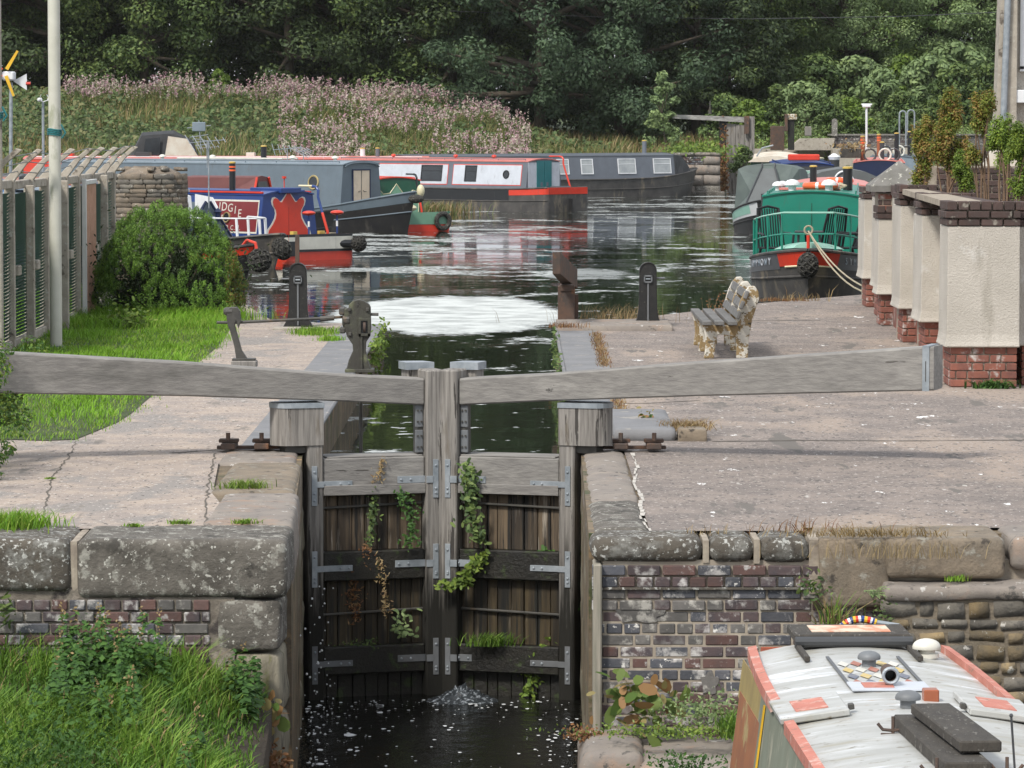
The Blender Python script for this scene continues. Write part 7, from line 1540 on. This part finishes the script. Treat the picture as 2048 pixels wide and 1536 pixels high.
# hedge at the left edge
hx = (D(-12,900,31.5).x, 31.2, .45); cen = [(hx[0]+random.gauss(0,.11)-.12, hx[1]+random.gauss(0,1.1), random.uniform(.0,.95)) for _ in range(60)]
(V, F), k = blobleaves(np.array(cen)-np.array(hx), [.13]*60, 9000, .02); o = npmesh('hedge', V, F, LF['lime']+LF['nettle'], rint(9000,6)); o.location = hx; tag(o, 'leafy green hedge cut off by the left edge of the photograph', 'hedge')
tuft('grass_tuft', 'long grass tuft on the left corner of the big coping stones', G(25,1055), 900, .12, .004, (.12,.12), 'grass')
for px, py, lb, s_ in ((490,978,'yellow green rosette on the dip between two left coping stones',.1), (362,1048,'small green tuft on the joint behind the largest left stone',.045), (491,1047,'small green tuft near the chamber end of the stone joint',.045), (270,1053,'tiny green tuft at the left of the stone joint',.03), (100,958,'tiny weed in the crack of the left path',.02)):
    tuft('weed', lb, G(px,py,.01), 260 if s_ > .06 else 120, s_*.8, .004, (s_*.9,s_*.5), 'grass' if s_ < .06 else 'lime', 'weed', 1.0, two='lime')
# bottom left bank
def lb_z(x, y): return -.78-(26.1-y)*.2-max(0,x+1.7)*.35+.05*noise.noise(Vector((x*1.5,y*1.5,2)))
mb = MB(); gx_ = [-5.5+4.55*i/30 for i in range(31)]; gy_ = [26.12-4.6*j/20 for j in range(21)]; mb.v = [(x,y,lb_z(x,y)) for y in gy_ for x in gx_]+[(x,gy_[-1],-2.3) for x in gx_]+[(gx_[-1],y,-2.3) for y in gy_]
mb.f = [(j*31+i, j*31+i+1, (j+1)*31+i+1, (j+1)*31+i) for j in range(20) for i in range(30)]+[(20*31+i, 20*31+i+1, 21*31+i+1, 21*31+i) for i in range(30)]+[(j*31+30, (j+1)*31+30, 22*31+j+1, 22*31+j) for j in range(20)]; mb.mi = [0]*len(mb.f)
tag(mb.build('lower_bank', 'soil', smooth='all'), kind='structure')
n = 30000; X = -4.6+rng.random(n)*3.65; Y = 26.1-rng.random(n)*4.3; X = np.minimum(X, -.97-.3*rng.random(n)*(1)); Z = np.array([lb_z(a,b) for a,b in zip(X,Y)])
hn = np.array([noise.noise(Vector((a*1.2, b*1.2, 7))) for a, b in zip(X, Y)]); hh = np.clip(.17+.18*hn, .08, .36)*np.clip((-.8-X)*1.5,.45,1)
V, F = blades(np.stack([X,Y,Z],1), hh*rng.uniform(.6,1.3,n), .0048, .85); tag(npmesh('bank_edge_grass', V, F, LF['bank']+LF['dry'][:1], np.repeat(np.where(rng.random(n) < .03, 4, np.where(hn+rng.normal(size=n)*.2 > 0, 1+rint(n,2), rint(n,2)*3)), 2)), kind='stuff')
# nettles: stems with opposite leaves
V_, parts = None, []
for i in range(520):
    x = random.uniform(-4.4,-1.05); y = 26.0-abs(random.gauss(0,.75)); 
    if noise.noise(Vector((x*.9,y*.9,4))) < -.1: continue
    z0 = lb_z(x,y); h_ = random.uniform(.25,.5)*(1 if x < -1.6 else .75); k = 30; t = rng.random(k)*.85+.15; a = rng.random(k)*6.28
    P = np.stack([x+.05*np.cos(a)*(1.3-t), y+.05*np.sin(a)*(1.3-t), z0+t*h_], 1); Nn = np.stack([np.cos(a)*.5, np.sin(a)*.5-.2, np.ones(k)*.9], 1)
    V, F = leaves(P, Nn, .034*(1.35-t*.7)*rng.uniform(.7,1.2,k), .55); parts.append((V, F, rint(k,3)))
    if i % 3 == 0: 
        k = 14; t = .75+.4*rng.random(k); P = np.stack([x+rng.normal(size=k)*.01, y+rng.normal(size=k)*.01, z0+t*h_], 1); V, F = leaves(P, rng.normal(size=(k,3)), .012, .6); parts.append((V, F, np.full(k,3)))
V, F, M_ = join(parts); tag(npmesh('nettle_bed', V, F, LF['nettle']+LF['dry'][:1], M_), kind='stuff')
# feathery low plants at the very bottom left
parts = []
for i in range(120):
    x = random.uniform(-3.9,-1.9); y = random.uniform(22.5,24.4); z0 = lb_z(x,y); k = 60; P = rng.normal(size=(k,3))*np.array([.1,.1,.08])+np.array([x,y,z0+.16]); V, F = leaves(P, rng.normal(size=(k,3))+np.array([0,0,.5]), .02*rng.uniform(.6,1.3,k), .35); parts.append((V, F, rint(k,3)))
V, F, M_ = join(parts); tag(npmesh('feathery_weeds', V, F, LF['nettle'], M_), kind='stuff')
chunk((-1.75,23.9,-2.1), (-.88,25.6,-1.47), 10, amp=.03, rad=.06, seed=400).build('ledge', 'stone_dark', smooth='all')
o = bpy.data.objects['ledge']; tag(o, 'low mossy stone ledge at the water under the left grass', 'stone')
leafplant('orange_moss_plant', 'rusty orange plant on the ledge beside the left tail wall', (-.93,25.7,-1.38), 300, (.06,.1,.05), .022, 'rusty')
leafplant('round_leaved_plant', 'pale round leaved plant against the foot of the left wall', (-1.0,25.95,-1.1), 40, (.08,.05,.06), .05, 'dock', asp=.9)
leafplant('rosette_plant', 'green strappy rosette on the left wall below the dark stone', (D(10,1195,26).x,25.98,-.42), 26, (.04,.02,.06), .06, 'mid', asp=.2)

# conifers in the planter
def conifer(px, top, bot, y, wpx, lb, blobs, stems=5, pk='conif', dens=1):
    X = .6+(px-1031)*y/FPX; zt = D(px,top,y).z; zb = 1.55; t = thing('conifer', lb, 'conifer', (X,y,zb)); w_ = wpx/(FPX/y)/2
    cen = []; rad = []
    for (a, b, r_, dx) in blobs:       # height range in pixels, radius, sideways
        za, zc = D(0,a,y).z-zb, D(0,b,y).z-zb
        m = max(10, int(abs(za-zc)*r_*520*dens))
        for i in range(m):
            f = random.random(); prf = math.sin(PI*(.12+.8*f))**.6; an = random.uniform(0,6.28); q_ = r_*prf*random.random()**.5; cen.append((dx+q_*math.cos(an), q_*math.sin(an), zc+(za-zc)*f)); rad.append(random.uniform(.05,.085))
    n = min(16000, len(cen)*110); (V, F), k = blobleaves(cen, rad, n, .021, 1.6, .8, .9, .4); ck = rng.integers(0,4,len(cen)); npmesh('foliage', V, F, LF[pk], np.where(rng.random(n) < .5, ck[k] % len(LF[pk]), rint(n,len(LF[pk]))), t)
    for i in range(stems):
        c = cen[random.randrange(len(cen))]; a = random.uniform(-.06,.06); mb = MB(); mb.tube([(a,random.uniform(-.05,.05),0), (a*1.2+c[0]*.25,c[1]*.3,c[2]*.5), (c[0],c[1],c[2])], [.013,.01,.005], 5); mb.build('stem', 'twig', t, world=False)
conifer(1850, 235, 390, 49.5, 60, 'bushy conifer at the left end of the planter beside the pyramid cap', [(240,330,.16,0), (325,372,.1,-.05)], 5)
conifer(1897, 185, 395, 48.5, 100, 'tallest brownish conifer column in the planter', [(187,260,.14,.02), (240,325,.22,0), (300,345,.12,.1)], 9)
conifer(1925, 310, 395, 46.5, 40, 'small green ball conifer on bare stems right of the tall one', [(312,352,.12,0), (350,372,.08,.03)], 4, 'conif_green')
conifer(1967, 188, 395, 45.5, 60, 'slender conifer with a green topknot over bare stems', [(190,232,.17,0), (230,262,.1,-.02), (296,322,.1,-.13)], 10)
conifer(2008, 240, 395, 45, 60, 'open conifer with a yellow green tuft on thin stems', [(242,285,.16,0), (275,290,.1,-.08)], 6, 'conif_green')
conifer(2042, 255, 400, 44, 70, 'leafy conifer cut off by the right edge of the photograph', [(257,330,.2,.02), (345,385,.13,.02)], 6, 'conif_green')
conifer(2003, 308, 395, 47.5, 40, 'little low conifer between the bare stems at the right', [(310,332,.1,0)], 4, 'conif_green')

# dry grass and weeds on the right quay
tuft('dry_grass', 'straw coloured dry grass tuft on the blue kerb block', G(1375,860,.06), 420, .1, .004, (.1,.12), 'dry', 'dry grass', 1.1)
for i, (a, b) in enumerate((((1192,668),(1200,700)), ((1200,700),(1212,735)), ((1232,800),(1250,850)))):
    p0, p1 = G(*a), G(*b); c = (p0+p1)/2; n = 500; tt = rng.random(n); P = np.array([list(p0.lerp(p1,float(t_))-c) for t_ in tt])+rng.normal(size=(n,3))*np.array([.035,.1,0]); P[:,2] = 0
    V, F = blades(P, .05*rng.uniform(.4,1.2,n), .004, 1.2); o = npmesh('dry_weeds', V, F, LF['dry']+LF['rusty'], np.repeat(rint(n,6),2)); o.location = c; tag(o, ('dry orange weeds in the coping joint near the concrete sill','dry orange weeds in the coping joint behind the right beam','dry weeds in the joint beside the right heel post')[i], 'weeds')
tuft('dry_grass', 'wispy dry grass along the water edge between the steel gate and paddle post', G(1225,645), 260, .26, .003, (.35,.2), 'dry', 'dry grass', .8)
tuft('dry_grass', 'dry grass tuft at the foot of the rusty steel gate', G(1130,655,.06), 160, .08, .004, (.12,.1), 'rusty', 'dry grass')
tuft('dry_grass', 'pale dry stalks growing up through the bench seat', G(1418,690), 26, .62, .004, (.1,.3), 'dry', 'dry grass', .3)
leafplant('dock_stalk', 'rust red dock stalk behind the bench at the water edge', G(1450,622,.28), 330, (.1,.05,.13), .018, 'rusty')
leafplant('small_weed', 'small green weed with a red stalk on the pavement', G(1290,838,.09), 20, (.03,.02,.05), .028, 'dock')
for k, px in enumerate((1590,1625,1560)): tuft('edge_weeds', ('dry weeds on the quay edge in front of the green bow','tall dry stalk on the quay edge right of the rope fender','low rusty weeds on the quay edge left of the green boat')[k], G(px,602), (60,12,200)[k], (.12,.25,.06)[k], .005, (.2,.1), ('dry','dry','rusty')[k], 'weeds')
tuft('dandelion_plant', 'green leafy dandelion at the foot of the nearest rendered pier', G(1985,777), 120, .1, .012, (.1,.04), 'nettle', 'weed', 1.3)
# dried trailing grass on the stone edge, ferns and weeds of the right wall
p = G(1745,1072,.02); n = 420; P = rng.normal(size=(n,3))*np.array([.26,.06,0]); V, F = blades(P, .06*rng.uniform(.5,1.4,n), .003, 1.6); V2_, F2_ = blades(P[:120]+np.array([.1,-.2,-.12]), .12, .0025, .6); V, F, M_ = join([(V,F,0),(V2_,F2_,1)]); o = npmesh('dried_trailing_grass', V, F, LF['dry'][:2], M_); o.location = p; tag(o, 'brown dried grass trailing over the big stained stone', 'dry grass')
tuft('dried_trailing_grass', 'dry twigs on the joint above the middle bull nosed stone', G(1600,1066), 60, .12, .003, (.2,.03), 'rusty', 'dry grass', .8)
tuft('dried_trailing_grass', 'thin dry wisps above the left bull nosed stone joint', G(1415,1070), 30, .08, .003, (.12,.03), 'dry', 'dry grass', .9)
def fern(name, lb, c, nf, ln, pk, spread=1.0, face=-1):
    c = Vector(c); parts = []
    for i in range(nf):
        a = random.uniform(-1.2,1.2)*spread+(-PI/2 if face < 0 else 0); up = random.uniform(.5,1.0); L1 = ln*random.uniform(.7,1.1); P = []; Nn = []
        for k in range(16):
            t = k/15; x = math.cos(a)*L1*t*.7; y = math.sin(a)*L1*t*.5; z_ = L1*(up*t-.5*t*t); w_ = .28*L1*math.sin(PI*min(1,t*.9+.08))*.5
            for s_ in (-1,1): P.append((x-math.sin(a)*w_*s_*.5, y+math.cos(a)*w_*s_*.5, z_)); Nn.append((0,-.5,1))
        P = np.array(P); V, F = leaves(P, np.array(Nn, float)+rng.normal(size=P.shape)*.1, ln*.06, .3); parts.append((V, F, rint(len(P),len(LF[pk]))))
    V, F, M_ = join(parts); o = npmesh(name, V, F, LF[pk], M_); o.location = c; return tag(o, lb, 'fern')
yf = 25.9
fern('fern', 'pale green fern growing where the rubble wall meets the big stone', (D(1745,1195,yf).x,yf,D(0,1195,yf).z), 9, .16, 'pale')
leafplant('wall_weed', 'green weed rooted below the brick corner of the right wall', (D(1625,1175,26.15).x,26.12,D(0,1180,26).z), 60, (.05,.02,.04), .022, 'mid')
tuft('wall_grass', 'tall pale grass growing from the ledge behind the striped tiller', (D(1668,1260,25.9).x,25.9,D(0,1275,25.9).z), 90, .28, .005, (.05,.04), 'bank', 'grass', .7, two='dry')
leafplant('wall_weed', 'small leafy weeds under the fern on the rubble corner', (D(1765,1225,25.9).x,25.88,D(0,1230,25.9).z), 60, (.04,.02,.07), .018, 'mid')
tuft('wall_grass', 'little yellow grass tuft on top of the rubble wall', (D(1917,1145,26.1).x,26.1,-.26), 60, .05, .003, (.04,.02), 'grass')
# plants on the plinth at the foot of the right wall
yq = 25.9
leafplant('dock_plant', 'large leaved dock with yellow and brown leaves under the brick wall', (D(1275,1400,yq).x,yq,D(0,1400,yq).z), 70, (.13,.08,.09), .062, 'dock', asp=.62, up=.3)
leafplant('ground_weeds', 'low grey green weeds right of the dock plant', (D(1400,1420,yq).x,yq,D(0,1420,yq).z), 700, (.17,.1,.055), .018, 'pale')
leafplant('ground_weeds', 'mossy green weeds along the stone plinth edge', (D(1350,1458,25.4).x,25.4,D(0,1462,25.4).z), 800, (.28,.06,.02), .015, 'lime')
leafplant('ground_weeds', 'bright green weed cushion at the bottom edge beside the boat', (D(1375,1530,24.6).x,24.6,D(0,1525,24.6).z), 300, (.14,.05,.03), .018, 'nettle')
tuft('plinth_grass', 'grass between the stone plinth and the narrowboat side', (D(1465,1440,25.5).x,25.5,D(0,1470,25.5).z), 260, .16, .004, (.05,.15), 'bank', 'grass')
leafplant('plinth_moss', 'orange brown plant on the corner of the right plinth', (D(1168,1465,25.9).x,25.9,D(0,1468,25.9).z), 240, (.05,.05,.02), .018, 'rusty')

# plants on the lock gates
def vine(name, lb, pts, n, spread, size, pk, y=33.15, cat='creeper', asp=.5):
    P = []; 
    for i in range(n):
        t = random.random()*(len(pts)-1); k = int(t); f = t-k; a, b = pts[k], pts[min(k+1,len(pts)-1)]
        px = a[0]+(b[0]-a[0])*f; py = a[1]+(b[1]-a[1])*f; sp = spread*(.5+.8*abs(math.sin(t*2.3))); q_ = D(px, py, y); P.append((q_.x+random.gauss(0,sp), y+random.gauss(0,.03)-.05, q_.z+random.gauss(0,.02)))
    P = np.array(P); c = P.mean(0); V, F = (leaves6 if asp > .4 else leaves)(P-c, rng.normal(size=P.shape)*.5+np.array([0,-1,.5]), size*rng.uniform(.5,1.25,n), asp); o = npmesh(name, V, F, LF[pk], rint(n,len(LF[pk]))); o.location = c; return tag(o, lb, cat)
vine('gate_creeper', 'green leafy creeper hanging beside the mitre posts on the right gate', [(935,925),(940,980),(945,1040),(960,1085)], 330, .035, .026, 'mid')
vine('gate_creeper', 'dry brown stalks on the top rail of the left gate', [(765,920),(755,965)], 160, .02, .02, 'dry', asp=.25)
vine('gate_creeper', 'thin green creeper down the planks under the brown stalks', [(750,975),(745,1040),(740,1085)], 150, .02, .018, 'mid')
vine('gate_creeper', 'reddish dry creeper on the black second rail of the left gate', [(740,1090),(705,1140),(708,1200),(712,1240)], 330, .03, .02, 'rusty', asp=.3)
vine('gate_creeper', 'brown dead creeper right of the reddish one on the left gate', [(755,1110),(765,1160),(775,1225)], 200, .022, .018, 'dry', asp=.3)
vine('gate_creeper', 'dark green creeper beside the left mitre post', [(800,980),(825,1030),(822,1090)], 220, .03, .017, 'nettle')
vine('gate_creeper', 'tall pale dry stalks at the right end of the right gate rail', [(1120,930),(1115,980),(1130,1010)], 200, .03, .022, 'dry', asp=.25)
vine('gate_creeper', 'green plants climbing the right heel post of the right gate', [(1145,1000),(1150,1080),(1135,1130),(1160,1230)], 520, .05, .024, 'nettle')
vine('gate_shrub', 'bright green shoot leaning left across the mitre posts', [(970,1105),(945,1135),(915,1165),(885,1170)], 230, .035, .026, 'lime', cat='plant')
vine('gate_shrub', 'bushy plant on the second rail of the right gate', [(1085,1100),(1110,1110),(1130,1150)], 260, .05, .026, 'nettle', cat='plant')
tuft('gate_grass', 'grass clump on the lowest rail of the right gate', (D(978,1285,33.1).x,33.1,D(0,1292,33.1).z), 260, .12, .004, (.1,.03), 'bank', 'grass', .9)
vine('gate_shrub', 'yellow green plant trailing from the lowest rail to the water', [(1110,1275),(1080,1300),(1075,1340),(1055,1385)], 320, .045, .024, 'lime', cat='plant')
vine('gate_shrub', 'small broad leaved weed on the lowest rail of the left gate', [(820,1270),(795,1255),(815,1220)], 60, .04, .024, 'pale', cat='plant')
vine('gate_creeper', 'mossy fringe on the lowest rail of the left gate', [(650,1290),(750,1285)], 160, .03, .012, 'mid')

# leaking water and foam below the gates
mb = MB(); c = G(925, 1398, -2.0); n = 22
for j in range(n+1):
    for i in range(n+1):
        x = (i/n-.5)*.62; y = (j/n-.5)*.5; r_ = math.hypot(x/.3, y/.24); h_ = max(0,1-r_)**1.3*.13; mb.v.append((c.x+x, c.y-.1+y, -2.0+h_*(1+.9*noise.noise(Vector((x*26,y*26,0))))+(.012*noise.noise(Vector((x*40,y*40,5))) if h_ > 0 else -.01)))
mb.f = [(j*(n+1)+i, j*(n+1)+i+1, (j+1)*(n+1)+i+1, (j+1)*(n+1)+i) for j in range(n) for i in range(n)]; mb.mi = [0]*len(mb.f); o = mb.build('water_boil', 'foam', smooth='all'); o.data.materials[0] = mat('boiling_water', (.03,.035,.04), (.5,.55,.6), 26, .15, .6, 60, lo=.52, hi=.75); tag(o, kind='stuff')
def discs(name, n, fx, z=-1.994, rs=(.003,.017), m='foam'):
    Vs = []; Fs = []; 
    for i in range(n):
        px, py = fx(); p = G(px, py, z); r_ = random.uniform(*rs)*random.random()**.6; k = 7; o_ = len(Vs)
        for q_ in range(k): a = 2*PI*q_/k; rr_ = r_*random.uniform(.7,1.2); Vs.append((p.x+rr_*math.cos(a)*1.3, p.y+rr_*math.sin(a)*2.6, z+.001)); 
        Fs.append(tuple(range(o_,o_+k)))
    mb = MB(); mb.v = Vs; mb.f = Fs; mb.mi = [0]*len(Fs); return tag(mb.build(name, m), kind='stuff')
discs('foam_bubbles', 90, lambda: (random.gauss(640,45), random.gauss(1450,40)))
discs('foam_bubbles', 90, lambda: (random.uniform(610,1150), random.uniform(1405,1536)))
discs('foam_bubbles', 60, lambda: (random.gauss(1110,40), random.gauss(1480,40)))
discs('foam_bubbles', 110, lambda: (random.uniform(610,1150), 1400+abs(random.gauss(0,14))))
discs('foam_streaks', 7, lambda: (random.choice((640,790,700,1000,760)), random.choice((1412,1500,1528,1470,1425))), rs=(.03,.05))
parts = []
for i in range(7):
    x = -.84-.02*random.random(); 
mb = MB()
for i in range(70): p = (random.uniform(-.95,-.83), random.uniform(28.5,32.5), -2+random.random()**2*1.1); mb.ball(p, random.uniform(.004,.01), 5, 4)
tag(mb.build('water_drops', 'foam'), kind='stuff')


# ---- air between the camera and the wood ----
mb = MB(); mb.span((-95,-3,-4.4), (95,252,32)); hz = mb.build('haze', 'foam'); tag(hz, kind='stuff')
hm = bpy.data.materials.new('haze_air'); hm.use_nodes = True; ht = hm.node_tree; ht.nodes.remove(ht.nodes['Principled BSDF']); pv = ht.nodes.new('ShaderNodeVolumePrincipled')
pv.inputs['Color'].default_value = (.97,.97,.95,1); pv.inputs['Density'].default_value = .00007; ht.links.new(pv.outputs[0], ht.nodes['Material Output'].inputs['Volume']); hz.data.materials.clear(); hz.data.materials.append(hm)
